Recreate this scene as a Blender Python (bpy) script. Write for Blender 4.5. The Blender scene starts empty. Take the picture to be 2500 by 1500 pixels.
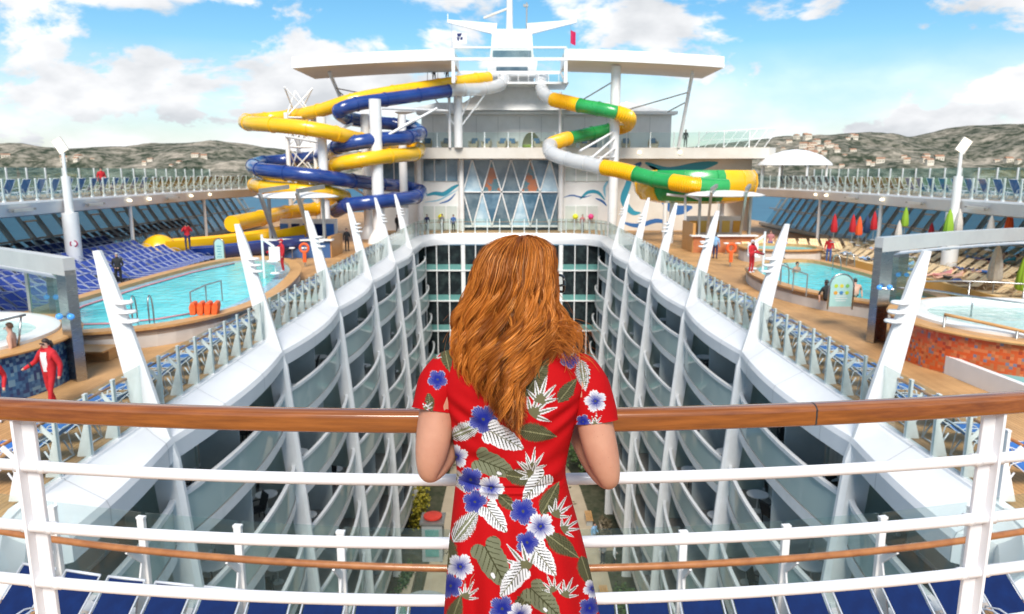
import bpy, bmesh, math, random
import numpy as np
from mathutils import Vector, Matrix

R = math.radians
random.seed(7)
SC = bpy.context.scene
COL = SC.collection

# ------------------------------------------------------------------ camera
cam_d = bpy.data.cameras.new('camera')
cam = bpy.data.objects.new('camera', cam_d)
COL.objects.link(cam)
cam.location = (0, 0, 6.0)
cam.rotation_euler = (R(90 - 10.6), 0, 0)
cam_d.sensor_width = 36
cam_d.lens = 25.44
cam_d.clip_end = 30000
cam_d.clip_start = 0.05
cam_d.dof.use_dof = True
cam_d.dof.focus_distance = 1.86
cam_d.dof.aperture_fstop = 6.3
SC.camera = cam

# ------------------------------------------------------------------ sky, sun, exposure
SUN_EL, SUN_AZ = 48.0, 182.0          # azimuth measured from +Y towards +X
w = bpy.data.worlds.new('World')
SC.world = w
w.use_nodes = True
nt = w.node_tree
N, L = nt.nodes, nt.links
N.clear()
out = N.new('ShaderNodeOutputWorld')
bg = N.new('ShaderNodeBackground')
sky = N.new('ShaderNodeTexSky')
sky.sky_type = 'NISHITA'
sky.sun_disc = False
sky.sun_elevation = R(SUN_EL)
sky.sun_rotation = R(SUN_AZ)
sky.air_density = 1.0
sky.dust_density = 0.25
sky.ozone_density = 2.2
hs = N.new('ShaderNodeHueSaturation')
hs.inputs['Hue'].default_value = 0.488
hs.inputs['Saturation'].default_value = 1.32
hs.inputs['Value'].default_value = 0.76
L.new(sky.outputs[0], hs.inputs['Color'])
tc = N.new('ShaderNodeTexCoord')
sep = N.new('ShaderNodeSeparateXYZ')
L.new(tc.outputs['Generated'], sep.inputs[0])
def mth(op, a, b=None, clamp=False):
    n = N.new('ShaderNodeMath')
    n.operation = op
    n.use_clamp = clamp
    for i, x in enumerate((a, b)):
        if x is None:
            continue
        if isinstance(x, (int, float)):
            n.inputs[i].default_value = x
        else:
            L.new(x, n.inputs[i])
    return n.outputs[0]
zz = mth('ADD', mth('MAXIMUM', sep.outputs['Z'], 0.0), 0.42)
cmb = N.new('ShaderNodeCombineXYZ')
L.new(mth('DIVIDE', sep.outputs['X'], zz), cmb.inputs[0])
L.new(mth('DIVIDE', sep.outputs['Y'], zz), cmb.inputs[1])
cmb.inputs[2].default_value = 15.1
nz = N.new('ShaderNodeTexNoise')
nz.inputs['Scale'].default_value = 2.7
nz.inputs['Detail'].default_value = 9
nz.inputs['Roughness'].default_value = 0.58
nz.inputs['Distortion'].default_value = 0.25
L.new(cmb.outputs[0], nz.inputs['Vector'])
rp = N.new('ShaderNodeValToRGB')
rp.color_ramp.interpolation = 'EASE'
rp.color_ramp.elements[0].position = 0.49
rp.color_ramp.elements[1].position = 0.555
L.new(nz.outputs[0], rp.inputs[0])
nz2 = N.new('ShaderNodeTexNoise')
nz2.inputs['Scale'].default_value = 4.5
nz2.inputs['Detail'].default_value = 6
L.new(cmb.outputs[0], nz2.inputs['Vector'])
crp = N.new('ShaderNodeValToRGB')
crp.color_ramp.elements[0].position = 0.36
crp.color_ramp.elements[0].color = (3.5, 3.65, 3.85, 1)
crp.color_ramp.elements[1].position = 0.66
crp.color_ramp.elements[1].color = (5.9, 5.9, 5.95, 1)
L.new(nz2.outputs[0], crp.inputs[0])
# thin veil of cloud towards the horizon, all round
veil = mth('MULTIPLY', mth('SUBTRACT', 1.0, mth('DIVIDE', sep.outputs['Z'], 0.16), True), 1.25)
fac = mth('MAXIMUM', rp.outputs[0], mth('MULTIPLY', veil, mth('ADD', mth('MULTIPLY', nz2.outputs[0], 1.6), 0.0), True))
mx = N.new('ShaderNodeMix')
mx.data_type = 'RGBA'
L.new(fac, mx.inputs['Factor'])
L.new(hs.outputs[0], mx.inputs['A'])
L.new(crp.outputs[0], mx.inputs['B'])
L.new(mx.outputs['Result'], bg.inputs['Color'])
bg.inputs['Strength'].default_value = 0.1
L.new(bg.outputs[0], out.inputs[0])

sun_d = bpy.data.lights.new('sun', 'SUN')
sun_d.energy = 2.5
sun_d.angle = R(28)
sun_d.color = (1.0, 0.94, 0.85)
sun = bpy.data.objects.new('sun', sun_d)
COL.objects.link(sun)
_a = R(SUN_AZ)
_d = Vector((math.sin(_a) * math.cos(R(SUN_EL)), math.cos(_a) * math.cos(R(SUN_EL)), math.sin(R(SUN_EL))))
sun.rotation_euler = (-_d).to_track_quat('-Z', 'Y').to_euler()
sun.location = _d * 100

SC.view_settings.view_transform = 'Standard'
SC.view_settings.look = 'None'
SC.view_settings.exposure = 1.0
SC.view_settings.gamma = 1
SC.view_settings.use_curve_mapping = False
SC.render.engine = 'CYCLES'
SC.cycles.use_denoising = True
SC.cycles.max_bounces = 9
SC.cycles.diffuse_bounces = 6
SC.cycles.glossy_bounces = 3
SC.cycles.transmission_bounces = 4
SC.cycles.transparent_max_bounces = 24
SC.cycles.caustics_reflective = False
SC.cycles.caustics_refractive = False

# ------------------------------------------------------------------ helpers
def at(px, py, Y):
    """photograph pixel -> point of the place at distance Y ahead"""
    r = (px - 1250) / 1767.0
    d = (py - 750) / 1767.0
    c, s = math.cos(R(10.6)), math.sin(R(10.6))
    t = Y / (c - d * s)
    return Vector((r * t, Y, 6.0 + (-s - d * c) * t))
def vat(x, y, Y):
    return at(x * 1.011, y * 1.011, Y)

class MB:
    def __init__(s):
        s.v, s.f, s.m = [], [], []
    def add(s, vs, fs, m=0):
        b = len(s.v)
        s.v += [tuple(p) for p in vs]
        for f in fs:
            s.f.append([i + b for i in f])
            s.m.append(m)
        return s
    def box(s, cx, cy, cz, sx, sy, sz, rz=0, m=0):
        c, n = math.cos(rz), math.sin(rz)
        vs = []
        for dz in (-.5, .5):
            for dx, dy in ((-.5, -.5), (.5, -.5), (.5, .5), (-.5, .5)):
                x, y = dx * sx, dy * sy
                vs.append((cx + x * c - y * n, cy + x * n + y * c, cz + dz * sz))
        return s.add(vs, [(3, 2, 1, 0), (4, 5, 6, 7), (0, 1, 5, 4), (1, 2, 6, 5), (2, 3, 7, 6), (3, 0, 4, 7)], m)
    def beam(s, p0, p1, wd, ht, up=(0, 0, 1), m=0, w1=None, h1=None):
        p0, p1 = Vector(p0), Vector(p1)
        d = (p1 - p0).normalized()
        u = Vector(up)
        sd = d.cross(u)
        if sd.length < 1e-5:
            sd = d.cross(Vector((0, 1, 0)))
        sd.normalize()
        u = sd.cross(d).normalized()
        vs = []
        for p, a, b in ((p0, wd, ht), (p1, w1 or wd, h1 or ht)):
            for i, j in ((-.5, -.5), (.5, -.5), (.5, .5), (-.5, .5)):
                vs.append(p + sd * (i * a) + u * (j * b))
        return s.add(vs, [(3, 2, 1, 0), (4, 5, 6, 7), (0, 1, 5, 4), (1, 2, 6, 5), (2, 3, 7, 6), (3, 0, 4, 7)], m)
    def tube(s, pts, r, n=8, m=0, closed=False, cap=True, ell=1.0):
        pts = [Vector(p) for p in pts]
        k = len(pts)
        rs = r if isinstance(r, (list, tuple)) else [r] * k
        b = len(s.v)
        prev = None
        for i, p in enumerate(pts):
            if closed:
                t = pts[(i + 1) % k] - pts[i - 1]
            else:
                t = pts[min(i + 1, k - 1)] - pts[max(i - 1, 0)]
            t.normalize()
            if prev is None:
                up = Vector((0, 0, 1)) if abs(t.z) < .95 else Vector((0, 1, 0))
                u = t.cross(up).normalized()
            else:
                u = (prev - t * prev.dot(t)).normalized()
            prev = u
            q = t.cross(u)
            for j in range(n):
                a = 2 * math.pi * j / n
                s.v.append(tuple(p + u * (math.cos(a) * rs[i]) + q * (math.sin(a) * rs[i] * ell)))
        for i in range(k if closed else k - 1):
            i2 = (i + 1) % k
            for j in range(n):
                j2 = (j + 1) % n
                s.f.append([b + i * n + j, b + i * n + j2, b + i2 * n + j2, b + i2 * n + j])
                s.m.append(m)
        if cap and not closed:
            s.f.append([b + j for j in range(n)][::-1]); s.m.append(m)
            s.f.append([b + (k - 1) * n + j for j in range(n)]); s.m.append(m)
        return s
    def prism(s, poly, z0, z1, m=0):
        n = len(poly)
        vs = [(p[0], p[1], z0) for p in poly] + [(p[0], p[1], z1) for p in poly]
        fs = [list(range(n))[::-1], list(range(n, 2 * n))]
        fs += [(i, (i + 1) % n, n + (i + 1) % n, n + i) for i in range(n)]
        return s.add(vs, fs, m)
    def sweep(s, prof_at, k, m=0, closed=False, cap=True):
        """prof_at(i) -> list of points of the cross section at station i"""
        b = len(s.v)
        n = None
        for i in range(k):
            pr = prof_at(i)
            n = len(pr)
            s.v += [tuple(p) for p in pr]
        for i in range(k if closed else k - 1):
            i2 = (i + 1) % k
            for j in range(n):
                j2 = (j + 1) % n
                s.f.append([b + i * n + j, b + i2 * n + j, b + i2 * n + j2, b + i * n + j2]); s.m.append(m)
        if cap and not closed:
            s.f.append([b + j for j in range(n)]); s.m.append(m)
            s.f.append([b + (k - 1) * n + j for j in range(n)][::-1]); s.m.append(m)
        return s
    def lathe(s, prof, n=24, c=(0, 0, 0), m=0):
        b = len(s.v)
        for r, z in prof:
            for j in range(n):
                a = 2 * math.pi * j / n
                s.v.append((c[0] + r * math.cos(a), c[1] + r * math.sin(a), c[2] + z))
        for i in range(len(prof) - 1):
            for j in range(n):
                j2 = (j + 1) % n
                s.f.append([b + i * n + j, b + i * n + j2, b + (i + 1) * n + j2, b + (i + 1) * n + j]); s.m.append(m)
        s.f.append([b + j for j in range(n)][::-1]); s.m.append(m)
        e = b + (len(prof) - 1) * n
        s.f.append([e + j for j in range(n)]); s.m.append(m)
        return s
    def mesh(s, name, mats, smooth=False):
        me = bpy.data.meshes.new(name)
        me.from_pydata(s.v, [], s.f)
        mats = mats if isinstance(mats, (list, tuple)) else [mats]
        for q in mats:
            me.materials.append(q)
        if len(mats) > 1:
            me.polygons.foreach_set('material_index', s.m)
        if smooth:
            me.polygons.foreach_set('use_smooth', [True] * len(me.polygons))
            if smooth is not True:
                me.set_sharp_from_angle(angle=R(smooth))
        me.update()
        bm = bmesh.new(); bm.from_mesh(me)
        bmesh.ops.recalc_face_normals(bm, faces=bm.faces)
        bm.to_mesh(me); bm.free()
        return me
    def build(s, name, mats, parent=None, smooth=False, loc=None):
        return link(name, s.mesh(name, mats, smooth), parent, loc)

def link(name, me, parent=None, loc=None, rz=0):
    o = bpy.data.objects.new(name, me)
    COL.objects.link(o)
    if parent is not None:
        o.parent = parent
    if loc is not None:
        o.location = loc
    if rz:
        o.rotation_euler = (0, 0, rz)
    return o
def tag(o, label=None, cat=None, group=None, kind=None):
    if label: o['label'] = label
    if cat: o['category'] = cat
    if group: o['group'] = group
    if kind: o['kind'] = kind
    return o
def thing(name, label, cat, loc=(0, 0, 0), rz=0, group=None):
    o = link(name, None, None, loc, rz)
    o.empty_display_size = 0.2
    return tag(o, label, cat, group)
def struct(name, mb, m, smooth=False, parent=None):
    o = mb.build(name, m, parent, smooth)
    if parent is None:
        o['kind'] = 'structure'
    return o
def clone(o, loc=None, rz=None, parent=None, label=None, group=None):
    c = o.copy()
    COL.objects.link(c)
    c.parent = parent
    if loc is not None: c.location = loc
    if rz is not None: c.rotation_euler = (0, 0, rz)
    if label: c['label'] = label
    if group: c['group'] = group
    for ch in list(o.children):
        clone(ch, parent=c)
    return c
def smooth_path(pts, per=8):
    """Catmull-Rom through the points"""
    P = [Vector(p) for p in pts]
    P = [P[0] * 2 - P[1]] + P + [P[-1] * 2 - P[-2]]
    o = []
    for i in range(1, len(P) - 2):
        a, b, c, d = P[i - 1], P[i], P[i + 1], P[i + 2]
        for k in range(per):
            t = k / per
            o.append(0.5 * ((2 * b) + (c - a) * t + (2 * a - 5 * b + 4 * c - d) * t * t + (3 * b - a - 3 * c + d) * t ** 3))
    o.append(P[-2])
    return o

# ------------------------------------------------------------------ materials
def srgb(r, g, b):
    f = lambda c: ((c / 255 + 0.055) / 1.055) ** 2.4 if c > 10 else c / 255 / 12.92
    return (f(r), f(g), f(b), 1)
def mat(name, col, rough=0.5, metal=0.0, var=None, bump=None, spec=0.5, coat=0.0, stretch=None, emit=None, coords='Object', alpha=None):
    m = bpy.data.materials.new(name)
    m.use_nodes = True
    n, l = m.node_tree.nodes, m.node_tree.links
    p = n['Principled BSDF']
    col = tuple(col) + (1,) if len(col) == 3 else tuple(col)
    p.inputs['Base Color'].default_value = col
    p.inputs['Roughness'].default_value = rough
    p.inputs['Metallic'].default_value = metal
    p.inputs['Specular IOR Level'].default_value = spec
    p.inputs['Coat Weight'].default_value = coat
    p.inputs['Coat Roughness'].default_value = 0.12
    vec = None
    if var or bump:
        t = n.new('ShaderNodeTexCoord')
        mp = n.new('ShaderNodeMapping')
        if stretch:
            mp.inputs['Scale'].default_value = stretch
        l.new(t.outputs[coords], mp.inputs[0])
        vec = mp.outputs[0]
    if var:                                   # (second colour, scale, lo, hi)
        c2, scl, lo, hi = var
        c2 = tuple(c2) + (1,) if len(c2) == 3 else tuple(c2)
        z = n.new('ShaderNodeTexNoise')
        z.inputs['Scale'].default_value = scl
        z.inputs['Detail'].default_value = 5
        z.inputs['Roughness'].default_value = .6
        l.new(vec, z.inputs['Vector'])
        r = n.new('ShaderNodeValToRGB')
        r.color_ramp.elements[0].position = lo
        r.color_ramp.elements[0].color = col
        r.color_ramp.elements[1].position = hi
        r.color_ramp.elements[1].color = c2
        l.new(z.outputs[0], r.inputs[0])
        l.new(r.outputs[0], p.inputs['Base Color'])
        mr = n.new('ShaderNodeMapRange')
        mr.inputs['To Min'].default_value = max(0.03, rough - .08)
        mr.inputs['To Max'].default_value = min(1, rough + .1)
        l.new(z.outputs[0], mr.inputs[0])
        l.new(mr.outputs[0], p.inputs['Roughness'])
    if bump:                                  # (scale, strength, distance)
        z = n.new('ShaderNodeTexNoise')
        z.inputs['Scale'].default_value = bump[0]
        z.inputs['Detail'].default_value = 3
        l.new(vec, z.inputs['Vector'])
        b = n.new('ShaderNodeBump')
        b.inputs['Strength'].default_value = bump[1]
        b.inputs['Distance'].default_value = bump[2]
        l.new(z.outputs[0], b.inputs['Height'])
        l.new(b.outputs[0], p.inputs['Normal'])
    if emit:
        p.inputs['Emission Color'].default_value = tuple(emit[0]) + (1,)
        p.inputs['Emission Strength'].default_value = emit[1]
    return m
def glass(name, tint=(0.90, 0.955, 0.945), body=(0.35, 0.45, 0.43), haze=0.035, gloss=0.08):
    """thin pane: see-through, faintly milky, reflecting more at grazing angles"""
    m = bpy.data.materials.new(name)
    m.use_nodes = True
    n, l = m.node_tree.nodes, m.node_tree.links
    n.clear()
    o = n.new('ShaderNodeOutputMaterial')
    t = n.new('ShaderNodeBsdfTransparent'); t.inputs[0].default_value = (*tint, 1)
    d = n.new('ShaderNodeBsdfDiffuse'); d.inputs[0].default_value = (*body, 1)
    g = n.new('ShaderNodeBsdfGlossy'); g.inputs['Roughness'].default_value = 0.03
    a = n.new('ShaderNodeMixShader'); a.inputs[0].default_value = haze
    l.new(t.outputs[0], a.inputs[1]); l.new(d.outputs[0], a.inputs[2])
    f = n.new('ShaderNodeLayerWeight'); f.inputs[0].default_value = .5
    pw = n.new('ShaderNodeMath'); pw.operation = 'POWER'; pw.inputs[1].default_value = 4
    l.new(f.outputs['Facing'], pw.inputs[0])
    ma = n.new('ShaderNodeMath'); ma.operation = 'MULTIPLY_ADD'; ma.inputs[1].default_value = .5; ma.inputs[2].default_value = gloss * .35
    l.new(pw.outputs[0], ma.inputs[0])
    b = n.new('ShaderNodeMixShader')
    l.new(ma.outputs[0], b.inputs[0]); l.new(a.outputs[0], b.inputs[1]); l.new(g.outputs[0], b.inputs[2])
    l.new(b.outputs[0], o.inputs[0])
    return m
def ramp_mat(name, rough, ramp_cols, tex='NOISE', scale=5, stretch=(1, 1, 1), detail=6, bump=0.0, coat=0.0, spec=0.5, interp='LINEAR', roughv=.6):
    m = bpy.data.materials.new(name)
    m.use_nodes = True
    n, l = m.node_tree.nodes, m.node_tree.links
    p = n['Principled BSDF']
    p.inputs['Roughness'].default_value = rough
    p.inputs['Coat Weight'].default_value = coat
    p.inputs['Specular IOR Level'].default_value = spec
    t = n.new('ShaderNodeTexCoord'); mp = n.new('ShaderNodeMapping')
    mp.inputs['Scale'].default_value = stretch
    l.new(t.outputs['Object'], mp.inputs[0])
    if tex == 'NOISE':
        z = n.new('ShaderNodeTexNoise'); z.inputs['Detail'].default_value = detail; z.inputs['Roughness'].default_value = roughv
        o = z.outputs[0]
    elif tex == 'VORONOI':
        z = n.new('ShaderNodeTexVoronoi'); o = z.outputs['Color']
    z.inputs['Scale'].default_value = scale
    l.new(mp.outputs[0], z.inputs['Vector'])
    r = n.new('ShaderNodeValToRGB')
    r.color_ramp.interpolation = interp
    el = r.color_ramp.elements
    while len(el) < len(ramp_cols):
        el.new(0.5)
    for e, (pos, c) in zip(el, ramp_cols):
        e.position = pos; e.color = (*c[:3], 1)
    l.new(o, r.inputs[0]); l.new(r.outputs[0], p.inputs['Base Color'])
    if bump:
        b = n.new('ShaderNodeBump'); b.inputs['Strength'].default_value = bump; b.inputs['Distance'].default_value = 0.02
        l.new(z.outputs[0], b.inputs['Height']); l.new(b.outputs[0], p.inputs['Normal'])
    return m
M = {}
M['white'] = mat('white_paint', (.82, .82, .82), .38, var=((.72, .73, .72), 1.7, .45, .75), coat=.15)
M['white2'] = mat('white_panel', (.80, .80, .79), .5, var=((.73, .73, .72), .8, .45, .7))
M['cream'] = mat('warm_white_panel', (.70, .66, .60), .5, var=((.62, .57, .50), .6, .4, .7))
M['grey'] = mat('grey_paint', (.36, .38, .38), .5, var=((.30, .32, .32), 2, .4, .7))
M['dark'] = mat('dark_interior', (.03, .035, .04), .6, var=((.055, .06, .06), 1.5, .4, .7))
M['rubber'] = mat('black_rubber', (.02, .02, .022), .6)
M['steel'] = mat('brushed_steel', (.48, .48, .47), .28, metal=1.0, var=((.38, .38, .38), 3, .4, .7), stretch=(1, 1, 8))
M['steel_grey'] = mat('grey_steel', (.42, .42, .40), .4, metal=.7, var=((.34, .34, .33), 2, .4, .7))
def planks(name, c1, c2, c3, width, along='Y', rough=.6):
    m = bpy.data.materials.new(name)
    m.use_nodes = True
    n, l = m.node_tree.nodes, m.node_tree.links
    p = n['Principled BSDF']; p.inputs['Roughness'].default_value = rough
    t = n.new('ShaderNodeTexCoord'); mp = n.new('ShaderNodeMapping')
    if along == 'Y':
        mp.inputs['Rotation'].default_value = (0, 0, R(90))
    l.new(t.outputs['Object'], mp.inputs[0])
    br = n.new('ShaderNodeTexBrick')
    br.inputs['Color1'].default_value = (*c1, 1); br.inputs['Color2'].default_value = (*c2, 1); br.inputs['Mortar'].default_value = (*c3, 1)
    br.inputs['Scale'].default_value = 1; br.inputs['Mortar Size'].default_value = .006
    br.inputs['Brick Width'].default_value = 3.2; br.inputs['Row Height'].default_value = width
    br.offset = .37
    l.new(mp.outputs[0], br.inputs['Vector'])
    z = n.new('ShaderNodeTexNoise'); z.inputs['Scale'].default_value = .7; z.inputs['Detail'].default_value = 8
    l.new(t.outputs['Object'], z.inputs['Vector'])
    mr = n.new('ShaderNodeMapRange'); mr.inputs['From Min'].default_value = .3; mr.inputs['From Max'].default_value = .7
    mr.inputs['To Min'].default_value = .72; mr.inputs['To Max'].default_value = 1.15
    l.new(z.outputs[0], mr.inputs[0])
    x = n.new('ShaderNodeVectorMath'); x.operation = 'SCALE'
    l.new(br.outputs['Color'], x.inputs[0]); l.new(mr.outputs[0], x.inputs['Scale'])
    l.new(x.outputs[0], p.inputs['Base Color'])
    b = n.new('ShaderNodeBump'); b.inputs['Strength'].default_value = .25; b.inputs['Distance'].default_value = .01
    l.new(br.outputs['Fac'], b.inputs['Height']); b.invert = True
    l.new(b.outputs[0], p.inputs['Normal'])
    return m
M['teak'] = planks('teak_deck', (.58, .33, .14), (.50, .275, .11), (.20, .11, .05), .11)
M['teak_rim'] = ramp_mat('teak_rim', .45, [(.3, (.50, .26, .09)), (.7, (.62, .35, .14))], scale=2, stretch=(3, .6, 3))
M['glass'] = glass('clear_glass')
M['glass_teal'] = glass('teal_glass', (.80, .92, .90), (.3, .5, .48), .10, .12)
M['glass_balc'] = glass('balcony_glass', (.84, .91, .89), (.60, .72, .69), .70, .12)
M['pane'] = mat('cabin_glass', (.52, .58, .55), .12, spec=.7, var=((.64, .69, .65), .35, .4, .6))
M['pane_dark'] = mat('dark_window_glass', (.012, .016, .018), .1, spec=.5, var=((.03, .045, .045), 1.3, .45, .65))
M['pane_blue'] = mat('blue_window_glass', (.05, .12, .19), .06, spec=.9, var=((.16, .27, .36), .5, .42, .62))
# ------------------------------------------------------------------ sea, hills, houses
M['sea'] = ramp_mat('sea_water', .4, [(.3, (.02, .10, .17)), (.7, (.035, .15, .23))], scale=.02, bump=.6, spec=.15)
mb = MB(); mb.add([(-9000, -2000, -45), (9000, -2000, -45), (9000, 9000, -45), (-9000, 9000, -45)], [(0, 1, 2, 3)])
struct('sea', mb, M['sea'])
def hill_mat():
    m = bpy.data.materials.new('scrub_and_limestone')
    m.use_nodes = True
    n, l = m.node_tree.nodes, m.node_tree.links
    p = n['Principled BSDF']; p.inputs['Roughness'].default_value = .95; p.inputs['Specular IOR Level'].default_value = .1
    t = n.new('ShaderNodeTexCoord')
    z1 = n.new('ShaderNodeTexNoise'); z1.inputs['Scale'].default_value = .007; z1.inputs['Detail'].default_value = 9; z1.inputs['Roughness'].default_value = .68
    z2 = n.new('ShaderNodeTexNoise'); z2.inputs['Scale'].default_value = .03; z2.inputs['Detail'].default_value = 6; z2.inputs['Roughness'].default_value = .7
    l.new(t.outputs['Object'], z1.inputs['Vector']); l.new(t.outputs['Object'], z2.inputs['Vector'])
    r1 = n.new('ShaderNodeValToRGB')
    e = r1.color_ramp.elements
    e[0].position = .40; e[0].color = (.022, .036, .022, 1)
    e[1].position = .62; e[1].color = (.37, .32, .26, 1)
    a = e.new(.50); a.color = (.06, .068, .045, 1)
    r2 = n.new('ShaderNodeValToRGB')
    e = r2.color_ramp.elements
    e[0].position = .42; e[0].color = (.022, .036, .022, 1)
    e[1].position = .6; e[1].color = (.44, .39, .32, 1)
    l.new(z1.outputs[0], r1.inputs[0]); l.new(z2.outputs[0], r2.inputs[0])
    x = n.new('ShaderNodeMix'); x.data_type = 'RGBA'; x.inputs['Factor'].default_value = .45
    l.new(r1.outputs[0], x.inputs['A']); l.new(r2.outputs[0], x.inputs['B'])
    l.new(x.outputs['Result'], p.inputs['Base Color'])
    return m
M['hill'] = hill_mat()
ridge_px = [(-1600, 372), (-900, 366), (-300, 364), (0, 362), (70, 360), (200, 373), (350, 365), (450, 359), (560, 351), (640, 360), (800, 378), (1250, 384),
            (1600, 372), (1830, 348), (1900, 339), (1980, 335), (2050, 330), (2110, 325), (2150, 335), (2200, 337), (2300, 318), (2400, 315), (2500, 310), (2800, 300), (3400, 330), (4200, 350)]
RD = 3200.0
def ridge(x):
    px = 1250 + x / RD * 1767
    ys = np.interp(px, [a for a, _ in ridge_px], [b for _, b in ridge_px])
    return 6 + (420 - ys) / 1767 * RD
from mathutils import noise as mnoise
def hill_z(x, y):
    t = min(1, max(0, (y - 1900) / (RD - 1900)))
    base = -47 + (ridge(x) + 47) * (t * t * (3 - 2 * t))
    k = 1 - abs(2 * t - 1) * .8
    base += k * 62 * mnoise.fractal(Vector((x * .0028, y * .0028, 1.3)), 1.0, 2.1, 5) + 5 * (mnoise.noise(Vector((x * .012, y * .012, 0))))
    if y > RD:
        base -= (y - RD) * .12
    return base
mb = MB()
NX, NY = 330, 46
xs = np.linspace(-5200, 5200, NX); ys = np.linspace(1900, 3700, NY)
vs = [(x, y, hill_z(x, y)) for y in ys for x in xs]
mb.add(vs, [(j * NX + i, j * NX + i + 1, (j + 1) * NX + i + 1, (j + 1) * NX + i) for j in range(NY - 1) for i in range(NX - 1)])
struct('hills', mb, M['hill'], smooth=True)
M['house_wall'] = mat('house_render', (.62, .54, .42), .8, var=((.72, .66, .56), .05, .4, .6))
M['house_roof'] = mat('terracotta_roof', (.34, .17, .10), .8, var=((.42, .24, .15), .1, .4, .6))
def make_house():
    t = thing('hillside_house', 'small sunlit house in the village on the right hillside', 'house', group='village houses on the right hillside')
    a = MB(); a.box(0, 0, 5.5, 15, 12, 13)
    a.build('wall', M['house_wall'], t)
    a = MB(); a.add([(-8, -6.6, 12), (8, -6.6, 12), (8, 6.6, 12), (-8, 6.6, 12), (-8, 0, 15), (8, 0, 15)], [(0, 1, 5, 4), (2, 3, 4, 5), (0, 4, 3), (1, 2, 5), (3, 2, 1, 0)])
    a.build('roof', M['house_roof'], t)
    for dx in (-4.5, 0, 4.5):
        a = MB(); a.box(dx, -6.05, 7, 1.6, .1, 2.2)
        a.build('window', M['pane_dark'], t)
    return t
house0 = make_house()
rh = random.Random(3)
spots = []
for _ in range(46):                                            # the bright village on the slope
    spots.append((rh.gauss(1990, 48), rh.gauss(372, 15)))
for _ in range(16):                                            # along the foot of the hills
    spots.append((rh.uniform(1850, 2500), rh.uniform(388, 412)))
for _ in range(12):
    spots.append((rh.uniform(0, 620), rh.uniform(385, 412)))
first = True
for px, py in spots:
    r_, best = (px - 1250) / 1767.0, None
    for Y in np.arange(1950, 3150, 25):
        p = at(px, py, Y)
        if hill_z(p.x, p.y) >= p.z:
            best = p; break
    if best is None:
        continue
    s = rh.uniform(.75, 1.5)
    h = house0 if first else clone(house0)
    first = False
    h.location = (best.x, best.y, best.z - 2)
    h.rotation_euler = (0, 0, rh.uniform(-.7, .7))
    h.scale = (s * rh.uniform(.8, 1.5), s, s * rh.uniform(.8, 1.3))
    if px > 1000 and py > 386:
        h['label'] = 'small pale house along the foot of the right hills'; h['group'] = 'houses along the foot of the right hills'
    if px < 1000:
        h['label'] = 'small pale house low on the shore to the left'; h['group'] = 'houses on the left shore'

# ------------------------------------------------------------------ the opening in the pool deck
RIBS = [16.7 + 8.65 * k for k in range(6)]
def loop_pts():
    """outer edge of the opening, clockwise from near left; (x, y, inward x, inward y, inset)"""
    P = []
    def inset(y):
        return .55 + .34 * abs(math.sin(math.pi * (y - 16.7) / 8.65)) ** .9
    y = 12.0
    while y <= 66.2:
        P.append((-8.8, y, 1, 0, inset(y) if y < 59.7 else .55, 'left')); y += .4325
    for i in range(1, 13):
        a = math.pi - i / 12 * math.pi / 2
        P.append((-4.8 + 4 * math.cos(a), 66.7 + 4 * math.sin(a), -math.cos(a), -math.sin(a), .55, 'far'))
    for i in range(1, 16):
        P.append((-4.8 + 9.6 * i / 16, 70.7, 0, -1, .55, 'far'))
    for i in range(0, 12):
        a = math.pi / 2 - i / 12 * math.pi / 2
        P.append((4.8 + 4 * math.cos(a), 66.7 + 4 * math.sin(a), -math.cos(a), -math.sin(a), .55, 'far'))
    Q = [(-q[0], q[1], -1, 0, q[4], 'right') for q in P if q[5] == 'left'][::-1]
    P += Q
    for i in range(0, 25):
        t = i / 24
        x = 8.6 - 17.2 * t
        yy = 8.45 + .02 * x * x + 1.2 * max(0, (abs(x) - 7.2) / 1.4) ** 2
        P.append((x, yy, -.04 * x, 1, .5, 'near'))
    return P
LOOP = loop_pts()
# the deck sheet around it
mb = MB()
o_ = [(p[0], p[1]) for p in LOOP]
nL = len(o_)
ring = []
for x, y in o_:                                               # outward ring, quads to the border
    if abs(x) > 8.5 and 10 < y < 67:
        ring.append((31.6 * (1 if x > 0 else -1), y))
    elif y >= 66:
        ring.append((max(-31.6, min(31.6, x * 3.4)), 110))
    else:
        ring.append((x * 3.4, -3))
b = len(mb.v)
mb.v += [(x, y, 0) for x, y in o_] + [(x, y, 0) for x, y in ring]
for i in range(nL):
    j = (i + 1) % nL
    mb.f.append([i, j, nL + j, nL + i]); mb.m.append(0)
mb.add([(-31.6, 66, 0), (-31.6, 110, 0), (-29, 110, 0)], [(0, 1, 2)])
struct('pool_deck', mb, M['teak'])
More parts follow.
